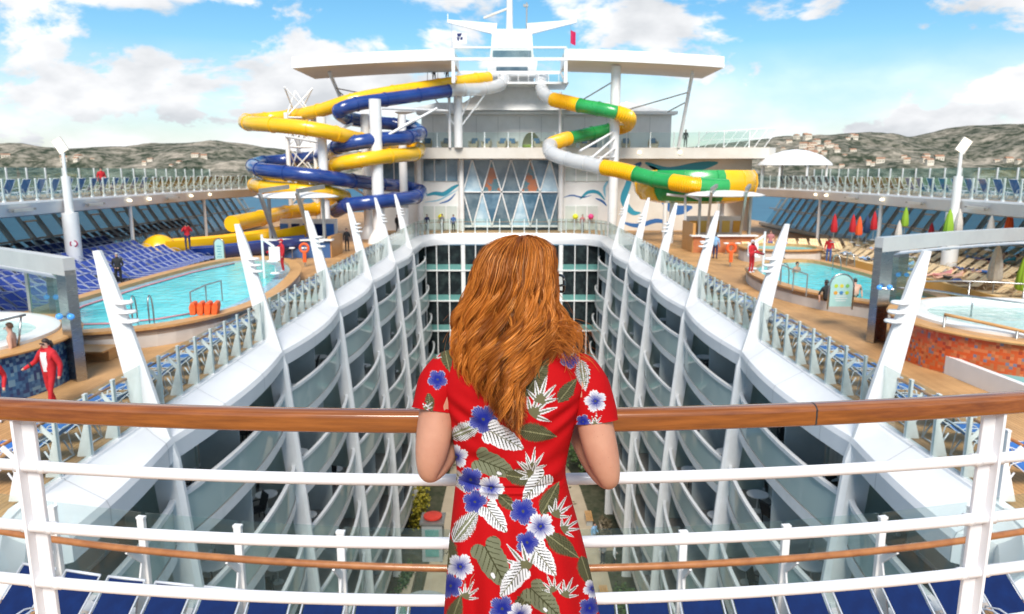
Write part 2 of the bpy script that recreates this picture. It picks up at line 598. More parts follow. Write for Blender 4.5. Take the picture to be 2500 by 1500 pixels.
# white coaming running round the opening
M['coaming'] = mat('white_coaming', (.84, .84, .85), .35, var=((.78, .78, .79), .5, .42, .7), coat=.2)
mb = MB()
def sec(i):
    x, y, nx, ny, d, _ = LOOP[i]
    q = lambda k, z: (x + nx * k, y + ny * k, z)
    return [q(-.16, -.35), q(-.16, .10), q(.04, .10), q(.06, .055), q(.12, .03), q(d * .5, -.15), q(d * .93, -.36), q(d, -.50), q(d, -.72), q(d, -.93), q(.0, -1.0)]
mb.sweep(sec, nL, closed=True)
coam = tag(mb.build('opening_coaming', M['coaming'], smooth=16), 'broad white coaming sloping down around the long deck opening', 'coaming')
M['seam'] = mat('weld_seam', (.52, .52, .53), .6)
for i_, q_ in enumerate(LOOP):
    if q_[5] in ('left', 'right') and i_ % 7 == 3:
        x, y, nx, ny, d, _ = q_
        a = MB()
        pr_ = [(-.02, .104), (.04, .104), (.065, .060), (.12, .036), (d * .5, -.144), (d * .934, -.354), (d + .004, -.50), (d + .004, -.72), (d + .004, -.93)]
        a.add([(x + nx * k, y + e_, z) for k, z in pr_ for e_ in (-.012, .012)], [(2 * j, 2 * j + 1, 2 * j + 3, 2 * j + 2) for j in range(len(pr_) - 1)])
        a.build('weld_seam', M['seam'], coam)

# ------------------------------------------------------------------ glass railing round the opening
def post_mesh(h=1.36):
    a = MB()
    a.box(0, 0, h / 2 - .01, .10, .055, h - .02); a.box(0, 0, h - .005, .112, .067, .03)
    a.add([(-.012, -.03, 0), (-.012, -.30, 0), (-.012, -.03, .9), (.012, -.03, 0), (.012, -.30, 0), (.012, -.03, .9)],
          [(0, 1, 2), (5, 4, 3), (0, 3, 4, 1), (1, 4, 5, 2), (2, 5, 3, 0)])
    a.beam((0, -.02, .74), (0, -.30, 1.04), .03, .09)
    return a.mesh('railing_post', M['white'])
PM = post_mesh()
def railing(label, pts, loc_z=.1, h=1.4, hand=True, gmat=None, post=None, cap='handrail', off=.05):
    """pts: list of (x, y, inward nx, ny) for the posts; panel between neighbours"""
    t = thing('glass_railing', label, 'railing', (pts[0][0], pts[0][1], loc_z))
    base = Vector((pts[0][0], pts[0][1], 0))
    for x, y, nx, ny in pts:
        link('post', post or PM, t, (x - base.x, y - base.y, 0), math.atan2(ny, nx) - math.pi / 2)
    for a, b_ in zip(pts, pts[1:]):
        p = Vector((a[0] - base.x + a[2] * off, a[1] - base.y + a[3] * off, 0))
        q = Vector((b_[0] - base.x + b_[2] * off, b_[1] - base.y + b_[3] * off, 0))
        d = (q - p).normalized() * .03
        g = MB(); g.beam(p + d + Vector((0, 0, h / 2 + .03)), q - d + Vector((0, 0, h / 2 + .03)), .014, h - .06)
        g.build('glass_panel', gmat or M['glass'], t)
    if hand:
        g = MB()
        line = [Vector((x - base.x - nx * .3, y - base.y - ny * .3, 1.07)) for x, y, nx, ny in pts]
        g.tube(line, .032, 8)
        g.build(cap, M['rail_wood2'], t, smooth=True)
    return t
M['rail_wood2'] = ramp_mat('varnished_rail_wood', .3, [(.3, (.26, .09, .025)), (.7, (.40, .16, .05))], scale=3, stretch=(2, 2, 2), coat=.5)
def side_posts(s, y0, y1, n):
    P = []
    for i in range(n):
        y = y0 + (y1 - y0) * i / (n - 1)
        if all(abs(y - r) > .3 for r in RIBS):
            P.append((s * 8.86, y, -s, 0))
    return P
railing('long glass railing on the left edge of the deck opening', side_posts(-1, 12.3, 66.2, 52))
railing('long glass railing on the right edge of the deck opening', side_posts(1, 12.3, 66.2, 52))
P = []
for i in range(8):
    a = math.pi - (i + .4) / 8 * math.pi / 2
    P.append((-4.8 + 4.06 * math.cos(a), 66.7 + 4.06 * math.sin(a), -math.cos(a), -math.sin(a)))
for i in range(9):
    P.append((-4.8 + 9.6 * i / 8, 70.76, 0, -1))
for i in range(8):
    a = math.pi / 2 - (i + .6) / 8 * math.pi / 2
    P.append((4.8 + 4.06 * math.cos(a), 66.7 + 4.06 * math.sin(a), -math.cos(a), -math.sin(a)))
railing('glass railing on the rounded far end of the deck opening', P)

# ------------------------------------------------------------------ leaning ribs with lamp discs
RZ = [4.2, 3.5, 1.5, 0, -.9, -3, -5, -8, -11, -15, -19.6]
RX = [9.52, 9.26, 8.74, 8.38, 8.12, 7.93, 7.74, 7.5, 7.28, 7.12, 7.05]
RW = [.14, .30, .50, .60, .66, .66, .62, .60, .60, .60, .60]
def rib_x(z):
    return float(np.interp(-z, [-q for q in RZ], RX))
def rib_mesh(s):
    a = MB()
    st = list(np.concatenate([np.linspace(4.2, 3.5, 3), np.linspace(3.2, -.9, 8), np.linspace(-1.6, -19.6, 16)]))
    def pr(i):
        z = st[i]; x = rib_x(z); wd = float(np.interp(-z, [-q for q in RZ], RW))
        h = .15 if z < 3.6 else .10
        k = min(.12, wd * .4)
        return [(s * x, -.06, z), (s * (x + k), -h, z), (s * (x + wd), -h, z), (s * (x + wd), h, z), (s * (x + k), h, z), (s * x, .06, z)]
    a.sweep(pr, len(st))
    return a.mesh('rib', M['white'], smooth=28)
def disc_mesh():
    a = MB(); a.lathe([(.05, -.05), (.19, -.03), (.21, 0), (.19, .035), (.05, .05)], 18)
    return a.mesh('lamp_disc', M['white'], smooth=40)
DM = disc_mesh()
ordn = ['nearest', 'second', 'third', 'fourth', 'fifth', 'farthest']
for s, sd in ((-1, 'left'), (1, 'right')):
    rm = rib_mesh(s)
    for k, y in enumerate(RIBS):
        t = thing('leaning_rib', f'white leaning rib, {ordn[k]} of the row along the {sd} edge of the opening', 'rib', (0, y, 0), group=f'{sd} row of leaning ribs')
        link('blade', rm, t)
        for z in (2.98, 2.76, 2.54):
            link('lamp_disc', DM, t, (s * (rib_x(z) - .03), -.02, z))

# ------------------------------------------------------------------ cabin walls with curved balconies
M['balc_floor'] = mat('balcony_floor', (.30, .28, .26), .7, var=((.36, .34, .31), 3, .4, .7))
M['divider'] = mat('balcony_divider', (.40, .45, .47), .5, var=((.48, .53, .54), 1, .4, .7))
M['mullion'] = mat('pale_green_frame', (.52, .60, .57), .45)
M['teal_paint'] = mat('teal_slab_edge', (.10, .27, .25), .4, var=((.14, .33, .30), 2, .4, .7))
M['chair_black'] = mat('black_mesh_chair', (.025, .027, .03), .6)
LEV = [-3.1 - 2.77 * k for k in range(6)]
rcp = random.Random(77)
M['pane_curtain'] = mat('curtained_glass', (.52, .50, .44), .2, spec=.6, var=((.60, .58, .52), 1.2, .4, .6), stretch=(1, 6, .2))
M['pane_dim'] = mat('dim_cabin_glass', (.34, .38, .35), .1, spec=.7, var=((.34, .34, .30), .8, .4, .6))
BAYS = [RIBS[0] - 8.65 + 8.65 * k for k in range(7)]
for s, sd in ((-1, 'left'), (1, 'right')):
    t = thing('balcony_wall', f'{sd} wall of stacked curved glass balconies below the deck opening', 'balconies', (0, 0, 0))
    for k, z in enumerate(LEV):
        xr = rib_x(z)
        e0, e1 = xr + .42, xr - .02
        xw = e0 + 1.45
        nseg = 18
        def edge(i, off=0.0):
            tt = i / nseg
            return (e0 - (e0 - e1) * math.sin(math.pi * tt) ** .65 + off, tt * 8.65)
        sl = MB()
        poly = [edge(i) for i in range(nseg + 1)]
        n1 = len(poly)
        vs = [(s * x, y, z - .34) for x, y in poly] + [(s * x, y, z) for x, y in poly] + [(s * (xw + .3), y, z) for x, y in poly] + [(s * (xw + .3), y, z - .34) for x, y in poly]
        fs = [(i, i + 1, n1 + i + 1, n1 + i) for i in range(n1 - 1)]
        sl.add(vs, fs, 0)
        sl.add(vs, [(n1 + i, n1 + i + 1, 2 * n1 + i + 1, 2 * n1 + i) for i in range(n1 - 1)], 1)
        sl.add(vs, [(i, i + 1, 3 * n1 + i + 1, 3 * n1 + i) for i in range(n1 - 1)], 0)
        slm = sl.mesh('slab', [M['white'], M['balc_floor']], smooth=40)
        ra = MB()
        def rp_(i):
            x, y = edge(i, .02)
            return [(s * (x - .06), y, z + 1.08), (s * (x + .07), y, z + 1.08), (s * (x + .07), y, z + 1.20), (s * (x - .06), y, z + 1.20)]
        ra.sweep(rp_, nseg + 1)
        ram = ra.mesh('handrail', M['white'], smooth=40)
        gl = MB()
        def gp_(i):
            x, y = edge(i, .03)
            return [(s * x, y, z + .02), (s * (x + .015), y, z + .02), (s * (x + .015), y, z + 1.08), (s * x, y, z + 1.08)]
        gl.sweep(gp_, nseg + 1)
        glm = gl.mesh('glass_balustrade', M['glass_balc'], smooth=40)
        dv = MB(); dv.box(s * (e0 + .62), 0, z + 1.12, 1.25, .05, 2.2)
        dvm = dv.mesh('divider', M['divider'])
        dq = MB()
        dq.prism([(0, 0), (1.35, 0), (1.35, 2.2), (.55, 2.2), (.25, 1.9), (.1, 1.3)], -.02, .02)
        dq.v = [(s * (e0 + .05 + a), c, z + .05 + b_) for a, b_, c in dq.v]
        dqm = dq.mesh('divider', M['glass_balc'])
        pn = MB(); pn.box(s * xw, 0, z + 1.2, .03, 2.0, 2.36)
        pnm = [pn.mesh('door_pane', M[q]) for q in ('pane', 'pane', 'pane_curtain', 'pane_dim', 'pane')]
        ml = MB(); ml.box(s * (xw - .03), 0, z + 1.2, .08, .09, 2.4)
        mlm = ml.mesh('door_frame', M['mullion'])
        hd = MB(); hd.box(s * (xw - .02), 0, z + 2.36, .1, 8.65, .14)
        hdm = hd.mesh('door_header', M['white2'])
        rl = MB(); rl.box(s * (xw - .035), 0, z + .09, .07, 8.3, .07)
        rlm = rl.mesh('door_sill', M['white'])
        for y in BAYS:
            if k == 5 and y < 20 or k == 4 and y < 14:
                continue
            link('slab', slm, t, (0, y, 0)); link('handrail', ram, t, (0, y, 0)); link('glass_balustrade', glm, t, (0, y, 0))
            link('divider', dvm, t, (0, y + 4.32, 0)); link('divider', dqm, t, (0, y + .3, 0))
            link('door_header', hdm, t, (0, y + 4.32, 0)); link('door_sill', rlm, t, (0, y + 4.32, 0))
            for q in range(4):
                link('door_pane', rcp.choice(pnm), t, (0, y + .35 + 1.0 + q * 2.05, 0))
                link('door_frame', mlm, t, (0, y + .35 + q * 2.05, 0))
        ch = MB()
    bk = MB()
    for k, z in enumerate([0] + LEV):
        x0 = rib_x(z - 1.5) + 2.2
        bk.box(s * (x0 + .2), 38, z - 1.7 - (.9 if k == 0 else 0) * .5, .2, 62, 2.75)
    bk.build('wall_core', M['white2'], t)
    # shops at the foot
    for y in BAYS:
        a = MB(); a.box(s * 8.35, y + 4.3, -18.4, .1, 7.6, 2.4); a.build('shop_window', M['pane_dark'], t)
        a = MB(); a.box(s * 8.2, y + 4.3, -17.05, .5, 8.6, .3); a.build('shop_fascia', M['white2'], t)
# a little furniture on the balconies
def chair_mesh():
    a = MB()
    a.box(0, 0, .42, .5, .5, .05); a.beam((-.25, 0, .42), (-.4, 0, .95), .48, .04, up=(1, 0, 0))
    for x in (-.22, .22):
        for y in (-.22, .22):
            a.beam((x, y, 0), (x, y, .42), .03, .03)
    for y in (-.26, .26):
        a.beam((-.3, y, .64), (.24, y, .64), .04, .03); a.beam((.22, y, .42), (.22, y, .64), .03, .03)
    return a.mesh('chair', M['chair_black'])
CM = chair_mesh()
def table_mesh():
    a = MB(); a.lathe([(.36, .62), (.38, .64), (.38, .66), (.36, .67)], 16); a.lathe([(.025, .0), (.025, .62)], 8); a.lathe([(.2, 0), (.2, .03)], 12)
    return a.mesh('table', M['white2'])
TM = table_mesh()
rc = random.Random(11)
for s, sd in ((-1, 'left'), (1, 'right')):
    for k in range(3):
        z = LEV[k]; e0 = rib_x(z) + .42
        for y in BAYS[1:5]:
            for half in (1.7, 6.4):
                o = link('balcony_chair', CM, None, (s * (e0 + .75), y + half + rc.uniform(-.3, .3), z), rc.uniform(0, 6.28))
                tag(o, f'black mesh chair on a cabin balcony of the {sd} wall', 'chair', f'chairs on the {sd} balconies')
                o = link('balcony_table', TM, None, (s * (e0 + .6), y + half + .85, z))
                tag(o, f'small round white table on a cabin balcony of the {sd} wall', 'table', f'tables on the {sd} balconies')

# ------------------------------------------------------------------ end wall of the opening
t = thing('end_window_wall', 'dark gridded window wall closing the far end of the opening', 'window wall', (0, 69.4, 0))
colx = [-9.4, -8.3, -7.25, -6.05, -4.7, -3.5, -2.3, -1.15, 0, 1.15, 2.3, 3.5, 4.7, 6.05, 7.25, 8.3, 9.4]
rowz = [-.9, -3.39, -6.36, -9.34, -12.3, -15.3, -18.2]
for i in range(len(colx) - 1):
    for j in range(len(rowz) - 1):
        a = MB(); a.box((colx[i] + colx[i + 1]) / 2, .02 * ((i * 7 + j * 3) % 3), (rowz[j] + rowz[j + 1]) / 2, colx[i + 1] - colx[i] - .06, .04, rowz[j] - rowz[j + 1] - .1)
        a.build('pane', M['pane_dark'], t)
for x in colx[1:-1]:
    wd = .38 if abs(abs(x) - 4.7) < .01 else .09
    a = MB(); a.box(x, -.12, -9.6, wd, .16, 17.4); a.build('mullion', M['white2'], t)
for z in rowz[1:]:
    a = MB(); a.box(0, -.07, z + .34, 18.8, .1, .52); a.build('slab_band', M['teal_paint'], t)
    a = MB(); a.box(0, -.16, z + .02, 18.8, .2, .12); a.build('transom', M['white2'], t)
# curved fillers in the far corners
for s in (-1, 1):
    for k, z in enumerate(LEV):
        a = MB()
        def rp2(i):
            an = math.pi - i / 10 * math.pi / 2
            x, y = -5.2 + 3.3 * math.cos(an), 65.6 + 3.6 * math.sin(an)
            x *= -s
            return [(x, y, z + 1.08), (x * 1.012, y + .1, z + 1.08), (x * 1.012, y + .1, z + 1.2), (x, y, z + 1.2)]
# ------------------------------------------------------------------ the garden at the bottom
M['paving'] = ramp_mat('sand_paving', .8, [(.3, (.42, .34, .24)), (.7, (.52, .43, .31))], scale=.9)
M['garden_soil'] = ramp_mat('garden_ground', .9, [(.35, (.035, .045, .02)), (.65, (.09, .085, .05))], scale=1.5)
mb = MB(); mb.add([(-9, 8, -19.6), (9, 8, -19.6), (9, 70, -19.6), (-9, 70, -19.6)], [(0, 1, 2, 3)])
struct('garden_ground', mb, M['garden_soil'])
mb = MB()
mb.add([(2.2, 20, -19.59), (6.4, 20, -19.59), (6.2, 44, -19.59), (5.6, 56, -19.59), (3.2, 69, -19.59), (.6, 69, -19.59), (1.6, 52, -19.59), (1.4, 38, -19.59)], [(0, 1, 2, 3, 4, 5, 6, 7)])
struct('garden_path', mb, M['paving'])
mb = MB()
mb.add([(-5.6, 30, -19.59), (-3.9, 30, -19.59), (-3.6, 69, -19.59), (-5.3, 69, -19.59)], [(0, 1, 2, 3)])
struct('garden_path', mb, M['paving'])
M['leaf'] = ramp_mat('garden_leaf', .6, [(.3, (.03, .06, .02)), (.55, (.07, .12, .035)), (.8, (.13, .14, .05))], scale=1.3)
M['leaf_brown'] = ramp_mat('dry_leaf', .7, [(.3, (.07, .06, .03)), (.8, (.16, .12, .07))], scale=2)
M['leaf_yellow'] = ramp_mat('yellow_leaf', .6, [(.3, (.16, .18, .02)), (.8, (.5, .36, .02))], scale=2)
M['bark'] = ramp_mat('bark', .9, [(.3, (.08, .06, .04)), (.7, (.16, .12, .09))], scale=6)
def leaves(c, rad, n, size, rnd):
    a = MB()
    cl = [(rnd.gauss(0, .45), rnd.gauss(0, .45), rnd.gauss(0, .4)) for _ in range(9)]
    for _ in range(n):
        q = rnd.choice(cl)
        p = Vector((c[0] + rad[0] * (q[0] + rnd.gauss(0, .28)), c[1] + rad[1] * (q[1] + rnd.gauss(0, .28)), c[2] + rad[2] * (q[2] + rnd.gauss(0, .28))))
        d = Vector((rnd.uniform(-1, 1), rnd.uniform(-1, 1), rnd.uniform(-.6, .9))).normalized()
        e = d.cross(Vector((rnd.uniform(-1, 1), rnd.uniform(-1, 1), 1))).normalized()
        l_, w_ = size * rnd.uniform(.6, 1.3), size * .32
        a.add([p, p + d * l_ * .5 + e * w_, p + d * l_, p + d * l_ * .5 - e * w_], [(0, 1, 2, 3)])
    return a
def shrub(name, label, cat, loc, rad, n, size, m, seed, trunk=True):
    rnd = random.Random(seed)
    t = thing(name, label, cat, loc)
    leaves((0, 0, rad[2] * .9 + (1.0 if trunk else 0)), rad, n, size, rnd).build('crown', m, t)
    a = MB()
    a.tube([(0, 0, 0), (.05, .03, rad[2] * .5 + .3), (0, 0, rad[2] + .6)], [.12, .09, .04], 7)
    for k in range(4):
        an = k * 1.6
        a.tube([(0, 0, rad[2] * .5), (math.cos(an) * rad[0] * .5, math.sin(an) * rad[1] * .5, rad[2] * 1.1)], [.05, .02], 5)
    a.build('trunk', M['bark'], t)
    return t
gz = -19.6
def hedge(loc, sx, sy, seed, m):
    t = thing('planter_bed', f'raised bed of low {"brown" if m == "leaf_brown" else "green"} planting in the garden below', 'planter', loc, 0, 'planting beds in the garden')
    a = MB(); a.box(0, 0, .25, sx, sy, .5); a.build('kerb', M['paving'], t)
    leaves((0, 0, .75), (sx * .36, sy * .36, .3), 420, .26, random.Random(seed)).build('planting', M[m], t)
for i_, (x_, y_, sx_, sy_) in enumerate(((-1.0, 50, 1.6, 4), (-1.2, 57, 1.4, 5), (.3, 44, 1.0, 3), (-2.6, 47, 1.3, 3), (-6.6, 41, .9, 4), (-6.6, 35, .9, 4), (6.7, 47.5, .7, 3.4), (6.9, 31, .8, 4), (.2, 38, 1.2, 4), (-.2, 32, 1.4, 4))):
    hedge((x_, y_, gz), sx_, sy_, 40 + i_, 'leaf' if i_ % 3 else 'leaf_brown')
for i_, (x_, y_, r_) in enumerate(((2.6, 41, 0), (2.5, 36, 0), (5.6, 40, 3.14), (5.7, 50, 3.14))):
    t = thing('garden_bench', f'slatted bench beside the sandy path in the garden below, {["left side, farther", "left side, nearer", "right side, nearer", "right side, farther"][i_]}', 'bench', (x_, y_, gz + .01), r_)
    for q_ in range(4):
        a = MB(); a.box(-.2 + q_ * .13, 0, .45, .1, 1.6, .04); a.build('slat', M['teak_rim'], t)
    for q_ in (-.65, .65):
        a = MB(); a.box(0, q_, .22, .45, .06, .44); a.build('leg', M['grey'], t)
shrub('garden_tree', 'dark bushy tree beside the sandy path in the garden below', 'tree', (2.2, 47, gz), (1.7, 1.8, 1.6), 2200, .32, M['leaf_brown'], 1)
shrub('garden_tree', 'green tree at the right foot of the balconies', 'tree', (6.9, 57, gz), (1.3, 2.6, 1.8), 1800, .34, M['leaf'], 2)
shrub('garden_tree', 'brown twiggy tree beside the glass roof in the garden below', 'tree', (-2.0, 41, gz), (1.4, 1.8, 1.5), 1800, .3, M['leaf_brown'], 3)
shrub('garden_tree', 'dark green tree at the left foot of the balconies', 'tree', (-6.6, 60, gz), (1.2, 3.2, 1.8), 2000, .36, M['leaf'], 4)
shrub('garden_shrub', 'yellow flowering shrub at the foot of the left balconies', 'shrub', (-6.6, 49, gz), (.55, .9, 1.6), 900, .3, M['leaf_yellow'], 5, False)
shrub('garden_shrub', 'low green shrubs along the right edge of the sandy path', 'shrub', (6.6, 37, gz), (.6, 3.2, .8), 1200, .25, M['leaf'], 6, False)
shrub('garden_shrub', 'tall green shrub behind the red-topped kiosk', 'shrub', (-3.0, 58, gz), (1.0, 3.4, 1.2), 1400, .3, M['leaf'], 7, False)
M['red_paint'] = mat('red_paint', (.62, .05, .03), .4, var=((.5, .04, .03), 3, .4, .7))
t = thing('garden_kiosk', 'small dark kiosk with a round red top in the garden below', 'kiosk', (-5.3, 45.0, gz))
a = MB(); a.box(0, 0, 1.35, 1.35, 1.35, 2.7); a.build('body', M['grey'], t)
a = MB(); a.box(0, 0, 2.76, 1.6, 1.6, .14); a.build('roof', M['steel_grey'], t)
a = MB(); a.box(0, -.70, 1.35, .9, .06, 1.9); a.build('display_window', M['teal_paint'], t)
a = MB(); a.lathe([(.5, 2.83), (.62, 2.9), (.62, 3.02), (.45, 3.06)], 24); a.build('red_disc', M['red_paint'], t, smooth=40)
M['orange_food'] = ramp_mat('orange_mosaic', .5, [(.4, (.62, .16, .05)), (.55, (.7, .42, .15)), (.7, (.75, .66, .5))], scale=5)
t = thing('round_planter', 'round dark basin with an orange and yellow centre in the garden below', 'planter', (-5.2, 38.6, gz))
a = MB(); a.lathe([(1.5, 0), (1.6, .5), (1.45, .6), (1.1, .55), (1.05, .2)], 30); a.build('rim', M['grey'], t, smooth=40)
a = MB(); a.lathe([(1.06, .3), (.7, .5), (.1, .56)], 24); a.build('centre', M['orange_food'], t, smooth=40)
t = thing('glass_roof', 'framed glass roof over the garden arcade below', 'glass roof', (-3.6, 33.6, gz + 2.6))
for i in range(4):
    for j in range(3):
        a = MB(); a.box(-1.8 + i * 1.2, -1.6 + j * 1.6, 0, 1.14, 1.54, .03); a.build('pane', M['glass_teal'], t)
for i in range(5):
    a = MB(); a.box(-2.4 + i * 1.2, 0, .04, .07, 4.9, .08); a.build('bar', M['mullion'], t)
for j in range(4):
    a = MB(); a.box(0, -2.4 + j * 1.6, .1, 4.9, .07, .06); a.build('bar', M['mullion'], t)
for x in (-2.3, 2.3):
    for y in (-2.3, 2.3):
        a = MB(); a.box(x, y, -1.3, .1, .1, 2.6); a.build('post', M['mullion'], t)
# ------------------------------------------------------------------ upper side decks
M['fascia'] = mat('pale_fascia', (.74, .74, .75), .45, var=((.66, .66, .67), .3, .4, .7))
M['lamp_glass'] = mat('lit_lamp', (.9, .85, .7), .3, emit=((1, .86, .6), 1.2))
M['upper_floor'] = mat('upper_deck_floor', (.34, .27, .2), .7, var=((.28, .22, .16), 2, .4, .7))
def upost(h=1.15):
    a = MB(); a.box(0, 0, h / 2, .10, .06, h); a.box(0, 0, .06, .14, .12, .12)
    return a.mesh('railing_post', M['white'])
UPM, UPM2 = upost(), upost(1.75)
UX, UZ = 25.0, 4.5
for s, sd in ((-1, 'left'), (1, 'right')):
    # plan of the inner edge, bending inwards beyond the slides
    edge = [(UX, 6), (UX, 30), (UX, 56), (UX - .25, 62), (UX - 1.0, 67), (UX - 2.2, 72), (UX - 4, 76)]
    pl = [Vector((x, y, 0)) for x, y in edge]
    pl = smooth_path(pl, 5)
    t = MB()
    k = len(pl)
    def up_sec(i):
        p = pl[i]
        return [(s * (p.x), p.y, UZ), (s * (p.x - .05), p.y, UZ - .1), (s * (p.x + .10), p.y, UZ - .72), (s * (p.x + .5), p.y, UZ - .8), (s * 31.5, p.y, UZ - .8), (s * 31.5, p.y, UZ)]
    t.sweep(up_sec, k)
    u = t.build('upper_side_deck', [M['fascia']], None, smooth=25)
    u['kind'] = 'structure'
    fl = MB()
    fl.sweep(lambda i: [(s * (pl[i].x + .3), pl[i].y, UZ + .004), (s * 31.4, pl[i].y, UZ + .004), (s * 31.4, pl[i].y, UZ + .02), (s * (pl[i].x + .3), pl[i].y, UZ + .02)], k)
    fl.build('deck_floor', M['upper_floor'], u)
    # inner railing
    dd = np.concatenate([[0], np.cumsum([(pl[i + 1] - pl[i]).length for i in range(k - 1)])])
    P = []
    for q in np.arange(2, dd[-1], 1.28):
        x = float(np.interp(q, dd, [p.x for p in pl])); y = float(np.interp(q, dd, [p.y for p in pl]))
        P.append((s * (x + .12), y, -s, 0))
    railing(f'glass railing along the inner edge of the {sd} upper deck', P, UZ, 1.12, False, M['glass'], UPM)
    P = [(s * 31.0, y, s, 0) for y in np.arange(9, 76, 1.9)]
    railing(f'tall teal windscreen along the outer edge of the {sd} upper deck', P, UZ, 1.75, False, M['glass_teal'], UPM2)
    # fittings on the fascia
    for i, y in enumerate((47.6, 50.2, 56.8, 60.3, 63.4) if s < 0 else (49.2, 58, 60, 64.6, 67.6)):
        a = MB(); a.lathe([(.02, -.08), (.11, -.06), (.13, 0), (.1, .08), (.02, .1)], 12, (0, 0, 0))
        o = a.build('fascia_lamp', M['lamp_glass'], smooth=40, loc=(s * (UX - .12), y, UZ - .36))
        tag(o, f'small round lamp on the fascia of the {sd} upper deck', 'lamp', f'lamps on the {sd} fascia')
    for i, y in enumerate((37.0 if s < 0 else 39, 43.5 if s < 0 else 45, 53.5)):
        t = thing('fascia_speaker', f'slim pale loudspeaker bar on the {sd} fascia, {["nearest the camera", "beside the thick pillar", "farthest along"][i]}', 'loudspeaker', (s * (UX - .16), y, UZ - .42))
        a = MB(); a.box(0, 0, 0, .16, 1.5, .16); a.build('housing', M['cream'], t)
        for q in (-.85, .85):
            a = MB(); a.box(-s * .02, q, .03, .18, .14, .1); a.build('bracket', M['steel_grey'], t)
    # thick pillar carrying the lamp mast
    t = thing('lamp_pillar', f'thick white pillar with a floodlight mast beside the {sd} upper deck', 'pillar', (s * (UX - .35), 40.6, 0))
    a = MB(); a.tube([(0, 0, 0), (0, 0, 3.75)], .42, 20); a.build('column', M['white2'], t, smooth=40)
    a = MB(); a.tube([(0, 0, 3.75), (0, 0, 5.75)], .23, 16); a.build('upper_column', M['white2'], t, smooth=40)
    a = MB(); a.tube([(0, 0, 5.75), (0, 0, 7.1)], .09, 10); a.build('mast', M['white2'], t, smooth=40)
    h = MB(); h.beam((-.1 * s, 0, 7.05), (.25 * s, -.1, 7.75), .55, .12, up=(0, 1, 0)); hd = h.build('floodlight', M['cream'], t)
    h = MB(); h.beam((-.13 * s - .02, -.07, 7.1), (.21 * s, -.17, 7.7), .46, .03, up=(0, 1, 0)); h.build('lens', M['lamp_glass'], hd)
    if s < 0:
        a = MB(); a.lathe([(.02, 0), (.2, 0), (.2, .04), (.02, .05)], 20); o = a.build('round_sign', mat('crimson_sign', (.42, .02, .08), .4), t, loc=(.22, -.3, 2.05)); o.rotation_euler = (R(90), 0, R(30))
        a = MB(); a.lathe([(.09, 0), (.13, .0), (.13, .06), (.09, .06)], 20); o2 = a.build('ring', M['white2'], o)
    # slim posts under the deck
    for y in (48.3 if s < 0 else 50, 60):
        a = MB(); a.tube([(0, 0, 0), (0, 0, 3.95)], .12, 12); o = a.build('slim_post', M['white2'], smooth=40, loc=(s * (UX + .3), y, 0))
        tag(o, f'slim white post under the {sd} upper deck, {"nearer" if y < 55 else "farther"} one', 'post')
    # leaning window wall towards the sea
    t = thing('sea_window_wall', f'outward leaning window wall below the {sd} upper deck', 'window wall', (0, 0, 0))
    ys = np.arange(30, 80, 1.75)
    for i, y in enumerate(ys):
        a = MB(); a.beam((s * 28.0, y, .3), (s * 29.9, y - .4, 3.7), .12, .2); a.build('mullion', M['steel_grey'], t)
        a = MB()
        a.add([(s * 28.05, y, .3), (s * 28.05, y + 1.7, .3), (s * 29.95, y + 1.3, 3.7), (s * 29.95, y - .4, 3.7)], [(0, 1, 2, 3)])
        pn_ = a.build('pane', M['glass_sea'] if 'glass_sea' in M else M.setdefault('glass_sea', glass('sea_window_glass', (.62, .76, .80), (.16, .26, .30), .30, .15)), t)
        if i % 2 == 0:
            a = MB()
            f = lambda u, v: Vector((s * (28.0 + 1.9 * v), y + u - .4 * v, .3 + 3.4 * v))
            for p, q in ((f(.25, .45), f(1.45, .45)), (f(.25, .8), f(1.45, .8)), (f(.25, .45), f(.25, .8)), (f(1.45, .45), f(1.45, .8))):
                a.beam(p, q, .09, .09)
            a.build('opening_sash', M['steel_grey'], pn_)
    a = MB(); a.beam((s * 28.0, 28, .3), (s * 28.0, 82, .3), .3, .3); a.build('sill', M['steel_grey'], t)
    a = MB(); a.beam((s * 28.95, 28, 2.0), (s * 28.95, 82, 2.0), .1, .1); a.build('transom', M['steel_grey'], t)
    a = MB(); a.box(s * 29.6, 55, .1, 3.0, 54, .3); a.build('plinth', M['grey'], t)

# ------------------------------------------------------------------ pools
def pool_mat(name, c1, c2):
    m = ramp_mat(name, .08, [(.35, c1), (.65, c2)], scale=1.2, stretch=(1, .5, 1))
    n, l = m.node_tree.nodes, m.node_tree.links
    z = n.new('ShaderNodeTexNoise'); z.inputs['Scale'].default_value = 2.2; z.inputs['Detail'].default_value = 4
    t = n.new('ShaderNodeTexCoord'); l.new(t.outputs['Object'], z.inputs['Vector'])
    b = n.new('ShaderNodeBump'); b.inputs['Strength'].default_value = .5; b.inputs['Distance'].default_value = .12
    l.new(z.outputs[0], b.inputs['Height']); l.new(b.outputs[0], n['Principled BSDF'].inputs['Normal'])
    return m
M['water'] = pool_mat('pool_water', (.02, .60, .66), (.10, .74, .78))
M['water_ledge'] = pool_mat('shallow_pool_water', (.20, .42, .60), (.32, .58, .70))
M['coaming_wall'] = mat('pale_pool_wall', (.62, .58, .54), .6, var=((.54, .50, .46), 1, .4, .7))
M['sand'] = mat('ochre_floor', (.60, .36, .10), .7, var=((.66, .43, .16), .8, .4, .7))
def offs(poly, d):
    n = len(poly); o = []
    for i in range(n):
        a, b_, c = Vector(poly[i - 1]), Vector(poly[i]), Vector(poly[(i + 1) % n])
        tt = (c - a).normalized()
        o.append((b_.x + tt.y * d, b_.y - tt.x * d))
    return o
